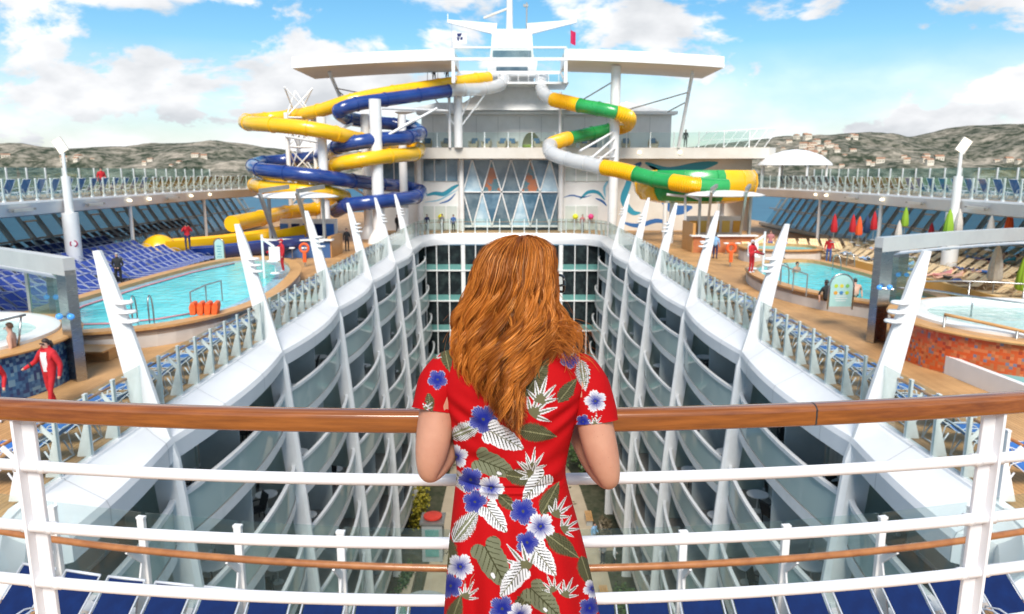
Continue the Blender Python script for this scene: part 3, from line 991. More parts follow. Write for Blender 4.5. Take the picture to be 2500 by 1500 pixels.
def closed_smooth(pts, per=5):
    n = len(pts); o = []
    for i in range(n):
        a, b_, c, d = (Vector(pts[(i + q) % n]) for q in (-1, 0, 1, 2))
        for k in range(per):
            t = k / per
            p = 0.5 * ((2 * b_) + (c - a) * t + (2 * a - 5 * b_ + 4 * c - d) * t * t + (3 * b_ - a - 3 * c + d) * t ** 3)
            o.append((p.x, p.y))
    return o
def ccw(p):
    return p if sum(p[i - 1][0] * p[i][1] - p[i][0] * p[i - 1][1] for i in range(len(p))) > 0 else p[::-1]
def pool(label, pts, ztop, rimw, ledge, per=5):
    t = thing('swimming_pool', label, 'pool', (0, 0, 0))
    p = ccw(closed_smooth(pts, per))
    n = len(p)
    po = offs(p, rimw)
    po2 = offs(p, rimw - .10)
    a = MB()
    a.sweep(lambda i: [(*p[i], ztop - .3), (*p[i], ztop), (*po[i], ztop), (*po[i], ztop - .09), (*po2[i], ztop - .09), (*po2[i], ztop - .3)], n, closed=True)
    a.build('wooden_rim', M['teak_rim'], t)
    a = MB()
    a.sweep(lambda i: [(*offs(p, .1)[i], .003), (*offs(p, .1)[i], ztop - .12), (*po2[i], ztop - .12), (*po2[i], .003)], n, closed=True)
    a.build('pool_wall', M['coaming_wall'], t)
    pin = offs(p, -ledge)
    a = MB(); a.add([(*q, ztop - .16) for q in pin], [list(range(n))]); a.build('water', M['water'], t)
    a = MB()
    a.add([(*q, ztop - .164) for q in p] + [(*q, ztop - .164) for q in pin], [(i, (i + 1) % n, n + (i + 1) % n, n + i) for i in range(n)])
    a.build('shallow_ledge', M['water_ledge'], t)
    return t, p
Lp = [(-15.2, 24.0), (-12.7, 25.0), (-11.3, 27.5), (-10.9, 30.6), (-11.3, 35), (-12.2, 39.5), (-13.7, 43.2), (-15.8, 45.3), (-17.4, 44), (-18.1, 39), (-18.3, 33), (-18.2, 28), (-17.4, 24.8)]
tL, pL = pool('large turquoise pool with a wooden rim left of the opening', Lp, .72, .6, .7)
a = MB(); a.tube([(x, y, .6) for x, y in [(-16.6, 25.5), (-17.5, 29), (-17.6, 34), (-17.4, 39), (-16.6, 43)]], .04, 6); a.build('lane_rope', mat('pink_rope', (.75, .25, .28), .5), tL, smooth=True)
a = MB(); a.tube([(x, y, .6) for x, y in [(-16.4, 25.3), (-14.6, 25.6), (-13.2, 26.4), (-12.4, 27.6)]], .035, 6); a.build('lane_rope', bpy.data.materials['pink_rope'], tL, smooth=True)
Rp = [(16.6, 28.4), (14.6, 30.6), (13.3, 34), (13.2, 38), (14.2, 41.5), (16.4, 43.6), (18.2, 43.4), (18.7, 39), (18.5, 34), (18.1, 30)]
tR, pR = pool('turquoise pool with a wooden rim right of the opening', Rp, .72, .6, .15)
tS, pS = pool('small far pool beside the orange bar', [(16.2, 48.6), (18, 47.6), (20.3, 48.2), (20.6, 50.5), (18.6, 51.6), (16.4, 51)], .95, .4, .1)
mb = MB(); mb.add([(18.9, 28, .02), (21.6, 28, .02), (21.8, 46, .02), (18.0, 47, .02), (18.9, 43.6, .02)], [(0, 1, 2, 3, 4)])
struct('ochre_pool_floor', mb, M['sand'])
mb = MB(); mb.box(21.45, 35.5, .3, .12, 19, .55)
tag(mb.build('ochre_kerb', M['sand']), 'low ochre kerb between the right pool and the striped loungers', 'kerb')
mb = MB(); mb.add([(-19.2, 20, .006), (-18.95, 20, .006), (-18.95, 47, .006), (-19.2, 47, .006)], [(0, 1, 2, 3)])
struct('black_drain_strip', mb, M['rubber'])
# wooden step below the left pool, bench by the right pool
mb = MB(); mb.box(-14.5, 23.0, .17, 3.0, .7, .34); mb.box(-14.5, 22.75, .37, 3.1, 1.0, .05)
tag(mb.build('wooden_step', M['teak_rim']), 'low wooden step at the near end of the left pool', 'step')

# ------------------------------------------------------------------ tiers for the loungers
M['tier_tan'] = mat('tan_terrace_floor', (.46, .33, .19), .7, var=((.40, .28, .16), 1, .4, .7))
M['tier'] = mat('tier_floor', (.17, .17, .20), .7, var=((.13, .13, .16), 1, .4, .7))
for s, x0, y0, y1 in ((-1, 19.3, 18, 49), (1, 21.6, 16, 52)):
    for r in range(4):
        mb = MB(); xi_, xo = x0 + r * 1.95, 28.2
        mb.box(s * (xi_ + xo) / 2, (y0 + y1) / 2, .14 + .28 * r - .12, xo - xi_, y1 - y0, .28)
        o = struct('lounger_terrace', mb, M['tier'] if s < 0 else M['tier_tan'])

# ------------------------------------------------------------------ sun loungers
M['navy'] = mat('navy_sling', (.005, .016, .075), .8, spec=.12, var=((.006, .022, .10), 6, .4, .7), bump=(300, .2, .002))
M['royal'] = mat('royal_blue_sling', (.030, .06, .28), .75, spec=.2, var=((.05, .09, .36), 3, .4, .7))
M['mid_blue'] = mat('mid_blue_sling', (.025, .13, .42), .7, var=((.04, .18, .52), 3, .4, .7))
M['brown_sling'] = mat('brown_sling', (.13, .07, .05), .8, var=((.2, .11, .08), 4, .4, .7))
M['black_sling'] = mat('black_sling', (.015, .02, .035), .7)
M['frame'] = mat('pale_tube', (.60, .63, .68), .35)
M['frame_blue'] = mat('grey_blue_tube', (.34, .38, .50), .4)
def stripe_mat():
    m = bpy.data.materials.new('striped_towel_cloth')
    m.use_nodes = True
    n, l = m.node_tree.nodes, m.node_tree.links
    p = n['Principled BSDF']; p.inputs['Roughness'].default_value = .85
    t = n.new('ShaderNodeTexCoord'); sp = n.new('ShaderNodeSeparateXYZ'); l.new(t.outputs['Object'], sp.inputs[0])
    f = n.new('ShaderNodeMath'); f.operation = 'MULTIPLY'; f.inputs[1].default_value = 4.6; l.new(sp.outputs['Y'], f.inputs[0])
    g = n.new('ShaderNodeMath'); g.operation = 'FRACT'; l.new(f.outputs[0], g.inputs[0])
    r = n.new('ShaderNodeValToRGB'); r.color_ramp.interpolation = 'CONSTANT'
    e = r.color_ramp.elements
    e[0].position = 0; e[0].color = (.82, .62, .32, 1)
    e[1].position = .62; e[1].color = (.70, .20, .09, 1)
    x = e.new(.74); x.color = (.78, .66, .45, 1)
    l.new(g.outputs[0], r.inputs[0]); l.new(r.outputs[0], p.inputs['Base Color'])
    return m
M['stripe'] = stripe_mat()
def lounger_meshes(back=38, w=.56):
    """along x: feet at +.95, head at -.95"""
    ca, sa = math.cos(R(back)), math.sin(R(back))
    hx, hz = -.15 - .80 * ca, .36 + .80 * sa
    fr = MB()
    for s in (-1, 1):
        y = s * (w / 2 + .03)
        fr.tube([(.95, y, .34), (-.15, y, .35), (hx, y, hz)], .014, 5)
        fr.tube([(.8, y, 0), (.72, y, .34)], .02, 5)
        fr.tube([(-.55, y, 0), (-.35, y, .35)], .02, 5)
        fr.tube([(.35, y * 1.06, .35), (.22, y * 1.1, .50), (-.02, y * 1.1, .60), (-.25, y * 1.1, .60), (-.45, y * 1.08, .52), (-.55, y, .0)], .013, 5)
    for x, z in ((.95, .34), (hx, hz), (.8, .03), (-.55, .03)):
        fr.tube([(x, -w / 2 - .03, z), (x, w / 2 + .03, z)], .02, 5)
    sl = MB()
    pr = [(.93, .345), (.5, .335), (.1, .335), (-.12, .35), (-.15 - .4 * ca, .36 + .4 * sa - .015), (hx + .01, hz - .012)]
    vs = []
    for x, z in pr:
        for y in (-w / 2, 0, w / 2):
            vs.append((x, y, z - (.012 if y == 0 else 0)))
    k = len(pr)
    fs = [(3 * i + j, 3 * i + j + 1, 3 * i + j + 4, 3 * i + j + 3) for i in range(k - 1) for j in (0, 1)]
    sl.add(vs, fs)
    vs2 = [(x, y, z - .012) for x, y, z in vs]
    sl.add(vs2, [f[::-1] for f in fs])
    return fr.mesh('lounger_frame', M['frame'], smooth=True), sl
FRM, SL = lounger_meshes()
SLM = {k: SL.mesh('sling', M[k], smooth=40) for k in ('navy', 'royal', 'mid_blue', 'brown_sling', 'black_sling', 'stripe')}
FRU, SLU = lounger_meshes(64, .62)
SLMU = {k: SLU.mesh('sling', M[k], smooth=40) for k in ('mid_blue', 'brown_sling')}
FRMb = FRM.copy(); FRMb.materials[0] = M['frame_blue']
FRMt = FRM.copy(); FRMt.materials[0] = mat('sand_tube', (.55, .42, .26), .4)
FRMd = FRM.copy(); FRMd.materials[0] = M['grey']
def lounger(kind, loc, rz, label, group, fm=None, up=False):
    dep = loc[1] * .983 + (6 - loc[2]) * .184                 # out of the picture: not built
    if abs(loc[0]) - 1.0 > .72 * dep:
        return None
    t = thing('sun_lounger', label, 'sun lounger', loc, rz, group)
    link('frame', FRU if up else (fm or FRM), t)
    link('sling', (SLMU if up else SLM)[kind], t)
    return t
rl = random.Random(5)
# left terrace, heads outboard
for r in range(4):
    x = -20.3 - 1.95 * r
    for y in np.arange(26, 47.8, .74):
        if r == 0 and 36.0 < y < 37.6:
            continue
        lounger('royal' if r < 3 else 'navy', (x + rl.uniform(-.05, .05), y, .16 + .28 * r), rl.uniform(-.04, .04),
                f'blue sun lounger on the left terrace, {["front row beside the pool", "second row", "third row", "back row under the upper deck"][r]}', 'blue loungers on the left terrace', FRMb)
# right terrace
towels = []
for r in range(4):
    x = 22.6 + 1.95 * r
    for y in np.arange(18.5, 50.5, .92):
        if 33.4 < y < 35 and r == 0:
            continue
        lounger('stripe', (x + rl.uniform(-.06, .06), y, .16 + .28 * r), math.pi + rl.uniform(-.05, .05),
                f'orange and cream striped lounger on the right terrace, {["front row", "second row", "third row", "back row"][r]}', 'striped loungers on the right terrace', FRMt)
        towels.append((x, y, .16 + .28 * r))
# folded along the two edges of the opening, backs to the railing
for s, sd in ((-1, 'left'), (1, 'right')):
    for y in np.arange(12.8, 58, 1.08):
        lounger('mid_blue', (s * (9.95), float(y) + .5, 0), (math.pi if s < 0 else 0) + rl.uniform(-.06, .06),
                f'blue lounger standing behind the {sd} glass railing of the opening', f'loungers behind the {sd} railing')
# far striped rows
for y in (53.5, 55.6):
    for x in np.arange(17.5, 27, .85):
        lounger('stripe', (float(x), y, .02), -math.pi / 2 + rl.uniform(-.05, .05), 'striped lounger at the far end of the right pool deck', 'far striped loungers', FRMt)
# dark row along the left windows
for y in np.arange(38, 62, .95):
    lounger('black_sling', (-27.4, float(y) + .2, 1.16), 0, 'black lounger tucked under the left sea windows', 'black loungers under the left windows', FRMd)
# upper decks
for s, sd in ((-1, 'left'), (1, 'right')):
    for i, y in enumerate(np.arange(30, 72, 1.28)):
        br = (y > 52) if s < 0 else (y > 48)
        lounger('brown_sling' if br else 'mid_blue', (s * 26.6, float(y) + .6, UZ + .02), math.pi if s < 0 else 0,
                f'{"brown" if br else "blue"} lounger behind the railing of the {sd} upper deck', f'{"brown" if br else "blue"} loungers on the {sd} upper deck', up=True)

# ------------------------------------------------------------------ whirlpools with mosaic walls
def mosaic(name, cols):
    m = bpy.data.materials.new(name)
    m.use_nodes = True
    n, l = m.node_tree.nodes, m.node_tree.links
    p = n['Principled BSDF']; p.inputs['Roughness'].default_value = .25
    uv = n.new('ShaderNodeUVMap')
    v = n.new('ShaderNodeTexVoronoi'); v.distance = 'CHEBYCHEV'; v.inputs['Scale'].default_value = 11; v.inputs['Randomness'].default_value = 0
    l.new(uv.outputs[0], v.inputs['Vector'])
    sp = n.new('ShaderNodeSeparateColor'); l.new(v.outputs['Color'], sp.inputs[0])
    r = n.new('ShaderNodeValToRGB'); r.color_ramp.interpolation = 'CONSTANT'
    e = r.color_ramp.elements
    while len(e) < len(cols): e.new(.5)
    for q, (pos, c) in zip(e, cols): q.position = pos; q.color = (*c, 1)
    l.new(sp.outputs[0], r.inputs[0]); l.new(r.outputs[0], p.inputs['Base Color'])
    b = n.new('ShaderNodeBump'); b.inputs['Strength'].default_value = .3; b.inputs['Distance'].default_value = .01; b.invert = True
    l.new(v.outputs['Distance'], b.inputs['Height']); l.new(b.outputs[0], p.inputs['Normal'])
    return m
M['mosaic_blue'] = mosaic('blue_mosaic', [(0, (.02, .05, .16)), (.3, (.03, .10, .24)), (.55, (.06, .17, .33)), (.8, (.16, .30, .42))])
M['mosaic_orange'] = mosaic('orange_mosaic_tiles', [(0, (.58, .09, .02)), (.42, (.48, .14, .05)), (.68, (.62, .17, .06)), (.84, (.20, .16, .20)), (.93, (.36, .05, .02))])
M['tub'] = mat('white_tub', (.78, .80, .79), .3)
M['tub_water'] = pool_mat('whirlpool_water', (.38, .62, .60), (.55, .75, .72))
def whirlpool(label, c, rad, zr, m):
    t = thing('whirlpool', label, 'whirlpool', (c[0], c[1], 0))
    n = 72
    a = MB()
    for j in range(n + 1):
        an = 2 * math.pi * j / n
        a.v += [(rad * math.cos(an), rad * math.sin(an), .003), (rad * math.cos(an), rad * math.sin(an), zr - .1)]
    for j in range(n):
        a.f.append([2 * j, 2 * j + 2, 2 * j + 3, 2 * j + 1]); a.m.append(0)
    o = a.build('mosaic_wall', m, t, smooth=True)
    uvl = o.data.uv_layers.new(name='UVMap')
    for lp in o.data.loops:
        v = o.data.vertices[lp.vertex_index]
        uvl.data[lp.index].uv = ((lp.vertex_index // 2) * 2 * math.pi * rad / n, v.co.z)
    a = MB(); a.lathe([(rad - .45, zr - .1), (rad + .14, zr - .1), (rad + .16, zr - .05), (rad + .12, zr), (rad - .42, zr), (rad - .45, zr - .02)], n); 
    a.f = a.f[:-2]; a.m = a.m[:-2]
    a.build('wooden_rim', M['teak_rim'], t, smooth=40)
    a = MB(); a.lathe([(rad - .44, zr - .1), (rad - .44, zr + .08), (rad - .55, zr + .13), (rad - .9, zr + .13), (rad - 1.05, zr + .06), (rad - 1.2, zr - .3)], n)
    a.f = a.f[:-2]; a.m = a.m[:-2]
    a.build('tub', M['tub'], t, smooth=40)
    a = MB(); a.lathe([(rad - 1.1, zr - .02), (.01, zr - .015)], n); a.f = a.f[:-2]; a.m = a.m[:-2]
    a.build('water', M['tub_water'], t)
    return t
whirlpool('left whirlpool with blue mosaic wall', (-16.9, 19.9), 4.0, 1.35, M['mosaic_blue'])['label'] = 'raised whirlpool with a blue mosaic wall at the left'
whirlpool('raised whirlpool with an orange mosaic wall at the right', (16.7, 22.8), 4.0, 1.35, M['mosaic_orange'])
# steel handrails by the whirlpools
def handrail(label, pts, posts, r=.035, base=1.35, m=None, post_m=None):
    t = thing('handrail', label, 'handrail', (0, 0, 0))
    a = MB(); a.tube(smooth_path(pts, 5) if len(pts) > 2 else pts, r, 8); a.build('rail', m or M['steel'], t, smooth=True)
    for p, q in posts:
        a = MB(); a.tube([p, q], r * .8, 7); a.build('post', post_m or M['steel'], t, smooth=True)
    return t
rail = [(-17.6, 16.3, 2.0), (-15.4, 16.7, 2.05), (-13.9, 18.0, 2.1), (-13.3, 19.4, 2.15)]
handrail('steel grab rail curving over the left whirlpool rim', rail, [((-17.4, 16.4, 1.3), (-17.4, 16.35, 2.0)), ((-15.4, 16.7, 1.3), (-15.4, 16.7, 2.05)), ((-14.0, 17.9, 1.3), (-13.95, 17.95, 2.1)), ((-13.4, 19.1, 1.3), (-13.35, 19.3, 2.14))])
rail = [(13.5, 25.0, 2.0), (14.2, 24.2, 2.05), (15.0, 23.2, 2.0), (16.2, 22.2, 1.95), (17.8, 21.6, 1.95), (19.2, 21.8, 1.95)]
handrail('steel grab rail looping round the right whirlpool', rail, [((13.7, 24.7, 1.3), (13.7, 24.8, 2.02)), ((15.0, 23.2, 1.3), (15.0, 23.2, 2.0)), ((16.6, 21.95, 1.3), (16.6, 21.95, 1.95)), ((18.8, 21.7, 1.3), (18.8, 21.7, 1.95))])
rail = [(15.4, 27.2, 1.9), (17.4, 27.2, 1.9), (19.2, 26.4, 1.9), (20.4, 25.2, 1.9)]
handrail('steel rail behind the right whirlpool', rail, [((15.6, 27.2, .02), (15.6, 27.2, 1.9)), ((17.4, 27.2, .02), (17.4, 27.2, 1.9)), ((19.0, 26.5, .02), (19.0, 26.5, 1.9))])
# glass screens beside the tubs
for s, c in ((-1, (-15.3, 23.6)), (1, (15.3, 28.2))):
    t = thing('tub_screen', f'upright glass screen with steel posts beside the {"left" if s < 0 else "right"} whirlpool', 'glass screen', (c[0], c[1], 1.2))
    a = MB(); a.box(0, 0, .75, 1.3, .02, 1.5); a.build('pane', M['glass_teal'], t)
    for q in (-.68, .68):
        a = MB(); a.box(q, 0, .8, .09, .09, 1.6); a.build('post', M['steel_grey'], t)
# ramp with teal floor at the right
M['teal_floor'] = mat('teal_rubber_floor', (.16, .40, .40), .6, var=((.20, .47, .46), 1.5, .4, .7))
mb = MB(); mb.prism([(13.25, 21.6), (13.5, 17), (14.4, 12), (22, 12), (22, 20.6), (17, 19.5), (14.2, 20.6)], .01, .34)
struct('teal_ramp', mb, M['teal_floor'])
mb = MB()
pth = [Vector(p) for p in ((13.12, 21.9, 0), (13.2, 20.4, 0), (13.45, 17, 0), (14.3, 12, 0))]
mb.sweep(lambda i: [(pth[i].x - .1, pth[i].y, .004), (pth[i].x + .08, pth[i].y, .004), (pth[i].x + .08, pth[i].y, .55), (pth[i].x - .1, pth[i].y, .55)], 4)
tag(mb.build('ramp_kerb', M['white2']), 'white kerb wall along the teal ramp at the right', 'kerb')
handrail('wooden handrail on steel posts beside the orange mosaic wall', [(13.1, 21.5, 1.75), (14.2, 20.2, 1.6), (15.6, 18.6, 1.35)],
         [((13.12, 21.5, .3), (13.12, 21.5, 1.74)), ((14.3, 20.0, .3), (14.3, 20.0, 1.56)), ((14.55, 19.75, .3), (14.55, 19.75, 1.52))], .05, m=M['teak_rim'], post_m=M['steel_grey'])
lounger('stripe', (16.2, 17.8, .35), R(200), 'single striped lounger standing on the teal ramp', None)

# ------------------------------------------------------------------ steel pergolas
M['pergola_beam'] = mat('pale_steel_cladding', (.66, .66, .64), .35, metal=.35, var=((.58, .58, .57), 1, .4, .7))
M['blue_lamp'] = mat('blue_lamp_glass', (.05, .22, .62), .15, emit=((.1, .45, 1), .25))
def pergola(label, c1, c2, outb, H, wd):
    t = thing('steel_pergola', label, 'pergola', (0, 0, 0))
    tops = []
    for (x, y), H in ((c1, H), (c2, 6 - (6 - H) * (c2[1] + 1.2) / (c1[1] + 1.2))):
        d = Vector((outb[0], outb[1], 0)).normalized()
        rz = math.atan2(d.y, d.x)
        a = MB(); a.box(x, y, (H - .2) / 2, wd, .3, H - .2, rz); a.build('column', M['steel'], t)
        k = 12
        pts = [Vector((x, y, H - .02)) + d * (-wd / 2 + 9.5 * i / k) + Vector((0, 0, .04 * math.sin(math.pi * i / k) - .08)) for i in range(k + 1)]
        hgt = [.5 - .0 * i for i in range(k + 1)]
        sd = Vector((-d.y, d.x, 0))
        a = MB()
        a.sweep(lambda i: [pts[i] + sd * .16 + Vector((0, 0, -hgt[i] / 2)), pts[i] - sd * .16 + Vector((0, 0, -hgt[i] / 2)), pts[i] - sd * .16 + Vector((0, 0, hgt[i] / 2)), pts[i] + sd * .16 + Vector((0, 0, hgt[i] / 2))], k + 1)
        a.build('beam', M['pergola_beam'], t)
        tops.append([p - Vector((0, 0, .42)) - sd * 0 for p in pts])
        for q in (-.16, .16):
            a = MB(); a.lathe([(.02, -.09), (.08, -.06), (.1, 0), (.08, .06), (.02, .09)], 12)
            o = a.build('blue_lamp', M['blue_lamp'], t, smooth=True, loc=(x + q * d.x * 1.3, y - .26 + q * .1, H * .56))
        a = MB(); a.tube([(x - .2, y - .1, H * .55), (x + .3, y - .28, H * .54)], .03, 6); a.build('lamp_arm', M['steel'], t)
    a = MB()
    k = len(tops[0])
    vs = []
    off = 1.1
    for i in range(k):
        for p in (tops[0][i] + (tops[0][i] - tops[1][i]).normalized() * off, tops[0][i], (tops[0][i] + tops[1][i]) / 2 + Vector((0, 0, .1)), tops[1][i]):
            vs.append(p)
    a.add(vs, [(4 * i + j, 4 * i + j + 1, 4 * i + j + 5, 4 * i + j + 4) for i in range(1, k - 1) for j in range(1, 3)])
    a.build('canopy', M['white'], t, smooth=True)
    return t
pergola('brushed steel pergola over the left whirlpool', (-12.75, 20.5), (-16.5, 25.8), (-8.2, 5.4), 3.45, .52)
pergola('brushed steel pergola over the right whirlpool', (13.05, 25.3), (16.3, 30.2), (8.5, 4.6), 3.6, .66)

# ------------------------------------------------------------------ bars with white lens canopies
M['wood_panel'] = ramp_mat('honey_wood_panel', .45, [(.3, (.46, .22, .06)), (.7, (.58, .31, .10))], scale=1.5, stretch=(4, 4, .6))
M['blue_tile'] = mosaic('blue_bar_tile', [(0, (.03, .08, .22)), (.5, (.05, .12, .28)), (.8, (.10, .2, .36))])
def bar(s, cx, cy, label, front, seatm):
    t = thing('pool_bar', label, 'bar', (cx, cy, 0), 0)
    a = MB(); a.box(-s * .1, 0, .62, 4.6, .3, 1.22); a.build('counter_front', front, t)
    a = MB(); a.box(-s * 2.35, 1.6, 1.1, .2, 3.4, 2.2) if s > 0 else a.box(2.35, 1.6, .75, .25, 3.4, 1.5); a.build('side_panel', M['wood_panel'], t)
    a = MB(); a.box(-s * .1, -.05, 1.28, 5.0, .65, .1); a.build('counter_top', M['white2'], t)
    a = MB(); a.box(-s * .1, 3.0, 1.3, 4.2, .3, 2.5); a.build('back_wall', M['cream'], t)
    for i in range(5):
        a = MB(); a.box(-1.7 + i * .85, 2.82, 1.75, .6, .06, .9); a.build('back_panel', seatm[i % 2], t)
    for q in (-1.9, 1.9):
        a = MB(); a.box(q, .4, 2.1, .16, .3, 4.2); a.build('steel_post', M['steel_grey'], t)
    # lens canopy
    a = MB()
    n = 28
    prof = [(0, .62), (.35, .56), (.7, .38), (.9, .18), (1, 0), (.9, -.1), (.6, -.16), (0, -.18)]
    vs = []
    for r_, z in prof:
        for j in range(n):
            an = 2 * math.pi * j / n
            vs.append((math.cos(an) * r_ * 3.0, .6 + math.sin(an) * r_ * 2.3, 4.25 + z * .62))
    a.add(vs, [(i * n + j, i * n + (j + 1) % n, (i + 1) * n + (j + 1) % n, (i + 1) * n + j) for i in range(len(prof) - 1) for j in range(n)])
    a.build('canopy', M['white'], t, smooth=True)
    for q in (-1.5, 1.0):
        a = MB(); a.beam((q - s * 0 - .2, -1.9, 4.72), (q + .9, .8, 4.95), .2, .28); a.build('canopy_beam', M['steel_grey'], t)
        a = MB(); a.beam((q - .22, -1.95, 4.6), (q + .1, -.1, 1.3), .16, .3); a.build('canopy_strut', M['steel_grey'], t)
    return t
bar(-1, -15.2, 51.0, 'blue fronted pool bar under a white lens canopy at the left', M['blue_tile'], (M['mid_blue'], M['navy']))
bar(1, 16.0, 54.4, 'orange pool bar under a white lens canopy at the right', mat('orange_bar_front', (.42, .13, .05), .5, var=((.5, .2, .08), 3, .4, .7)), (mat('orange_panel', (.7, .34, .04), .5), mat('yellow_panel', (.75, .5, .1), .5)))
# ------------------------------------------------------------------ superstructure at the far end
SY = 75.0
def bx(mb, x0, x1, y0, y1, z0, z1):
    return mb.box((x0 + x1) / 2, (y0 + y1) / 2, (z0 + z1) / 2, x1 - x0, y1 - y0, z1 - z0)
t = thing('superstructure', 'white ship superstructure with lattice window and balcony at the far end', 'superstructure', (0, SY, 0))
S = t
def prt(name, m, *boxes, smooth=False):
    a = MB()
    for q in boxes:
        bx(a, q[0], q[1], q[2] - SY, q[3] - SY, q[4], q[5])
    return a.build(name, m, S, smooth)
# wings either side of the lattice window
prt('wall', M['white2'], (-14.5, -5.1, 75.3, 76, 0, 7.3)); prt('wall', M['white2'], (5.0, 10.8, 75.3, 76, 0, 7.3))
prt('wall', M['cream'], (10.8, 24.5, 75.3, 76, 0, 7.3))
prt('core', M['dark'], (-5.1, 5.0, 76.5, 77, 0, 7.3))
for x in (-5.15, 4.98, -9.45):
    a = MB(); a.tube([(x, -.3, 0), (x, -.3, 7.3)], .26, 12); a.build('pilaster', M['white'], S, smooth=40)
def win(x0, x1, z0, z1, m='pane_blue', n=3, fr='white'):
    w_ = (x1 - x0) / n
    for i in range(n):
        prt('pane', M[m], (x0 + i * w_ + .05, x0 + (i + 1) * w_ - .05, 75.18, 75.28, z0, z1))
    for i in range(n + 1):
        prt('mullion', M[fr], (x0 + i * w_ - .05, x0 + i * w_ + .05, 75.1, 75.3, z0 - .05, z1 + .05))
win(-9.1, -5.5, 5.05, 7.2, n=3); win(5.4, 9.9, 5.05, 7.2, 'pane', n=4)
win(-9.2, -5.6, .1, 2.5, 'pane', n=3); win(5.4, 8.9, .1, 2.5, 'pane', n=3)
win(-14.2, -9.9, 4.6, 7.2, n=2)
# swirling blue wave bands painted on the panels
M['swirl_teal'] = mat('teal_swirl', (.03, .28, .40), .5); M['swirl_blue'] = mat('blue_swirl', (.03, .13, .36), .5); M['swirl_light'] = mat('light_blue_swirl', (.22, .50, .66), .5)
def swirl(pts, w, m):
    p = smooth_path([Vector((x, z, 0)) for x, z in pts], 7)
    a = MB(); k = len(p)
    L_, R_ = [], []
    for i in range(k):
        tt = (p[min(i + 1, k - 1)] - p[max(i - 1, 0)]).normalized()
        ww = w * math.sin(math.pi * (i + .6) / (k + .2)) ** .7
        L_.append((p[i].x - tt.y * ww, 75.285 - SY, p[i].y + tt.x * ww)); R_.append((p[i].x + tt.y * ww, 75.285 - SY, p[i].y - tt.x * ww))
    a.add(L_ + R_, [(i, i + 1, k + i + 1, k + i) for i in range(k - 1)])
    return a.build('wave_mural', M[m], S)
swirl([(-9.1, 3.5), (-8, 3.8), (-7, 3.75), (-6, 4.4), (-5.4, 4.7)], .22, 'swirl_teal'); swirl([(-9, 2.9), (-7.6, 3.1), (-6.6, 3.6), (-5.5, 4.2)], .07, 'swirl_light'); swirl([(-7.5, 2.75), (-6.5, 3.1), (-5.8, 3.8)], .09, 'swirl_blue')
swirl([(5.3, 3.4), (6.2, 3.6), (7.2, 3.4), (8.2, 3.6)], .08, 'swirl_blue'); swirl([(7.0, 3.2), (7.8, 3.9), (8.8, 3.9), (9.6, 3.1)], .18, 'swirl_teal'); swirl([(8.6, 3.3), (9.3, 3.0), (9.8, 2.5)], .12, 'swirl_blue'); swirl([(9.6, 3.4), (9.5, 4.4), (10.0, 5.3)], .14, 'swirl_light')
swirl([(-14.3, 3.6), (-12.6, 4.4), (-11, 4.2), (-9.8, 4.9)], .3, 'swirl_teal'); swirl([(-14, 2.6), (-12, 3.3), (-10, 3.1)], .14, 'swirl_light')
swirl([(11.4, 6.8), (12.0, 5.2), (11.5, 3.2), (12.4, 1.9), (13.3, 1.8)], .34, 'swirl_teal'); swirl([(13.6, 6.9), (16, 6.0), (19, 6.5), (21, 6.9)], .5, 'swirl_teal'); swirl([(14, 6.6), (16.5, 5.3), (18.5, 5.4)], .3, 'swirl_light'); swirl([(15.5, 2.9), (17, 2.1), (18.6, 2.4)], .5, 'swirl_blue'); swirl([(11.2, .9), (13, .5), (15, 1.0), (16.6, .6)], .24, 'swirl_blue'); swirl([(11.9, 5.9), (13.2, 6.9)], .3, 'swirl_blue')
# lattice window
la, lb, lc = 7.25, 3.95, .45
NX_ = [-5.0, -3.06, -1.08, .88, 2.84, 4.8]
TOP = [-4.05, -2.08, -.10, 1.88, 3.86]
MID = [-5.0, -3.05, -1.07, .9, 2.87, 4.8]
tri = []
for i in range(5):
    tri.append(((MID[i], lb), (MID[i + 1], lb), (TOP[i], la)))
    tri.append(((MID[i + 1], lb), (MID[i], lb), (TOP[i], lc)))
for i in range(4):
    tri.append(((TOP[i], la), (MID[i + 1], lb), (TOP[i + 1], la)))
    tri.append(((TOP[i], lc), (TOP[i + 1], lc), (MID[i + 1], lb)))
tri += [((MID[0], lb), (TOP[0], la), (MID[0], la)), ((MID[0], lc), (TOP[0], lc), (MID[0], lb)), ((TOP[4], la), (MID[5], lb), (MID[5], la)), ((TOP[4], lc), (MID[5], lc), (MID[5], lb))]
M['pane_pale'] = mat('pale_sky_glass', (.30, .46, .58), .06, spec=.9, var=((.52, .66, .74), .8, .4, .6))
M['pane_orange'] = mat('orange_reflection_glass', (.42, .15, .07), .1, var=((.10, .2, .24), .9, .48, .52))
M['pane_slate'] = mat('slate_glass', (.07, .12, .16), .06, spec=.9, var=((.16, .22, .26), .7, .4, .6))
rt = random.Random(4)
for i, tr in enumerate(tri):
    cx = sum(p[0] for p in tr) / 3; cz = sum(p[1] for p in tr) / 3
    q = [((p[0] - cx) * .985 + cx, .2, (p[1] - cz) * .985 + cz) for p in tr]
    a = MB(); a.add(q + [(x, .24, z) for x, _, z in q], [(0, 1, 2), (5, 4, 3), (0, 3, 4, 1), (1, 4, 5, 2), (2, 5, 3, 0)])
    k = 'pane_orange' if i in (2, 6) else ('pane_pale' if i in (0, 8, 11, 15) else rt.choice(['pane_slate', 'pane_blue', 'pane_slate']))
    a.build('triangular_pane', M[k], S)
def bar2(p, q, w=.11):
    a = MB(); a.beam((p[0], .1, p[1]), (q[0], .1, q[1]), .16, w, up=(0, 0, 1) if abs(p[0] - q[0]) > .5 else (1, 0, 0)); a.build('lattice_bar', M['white'], S)
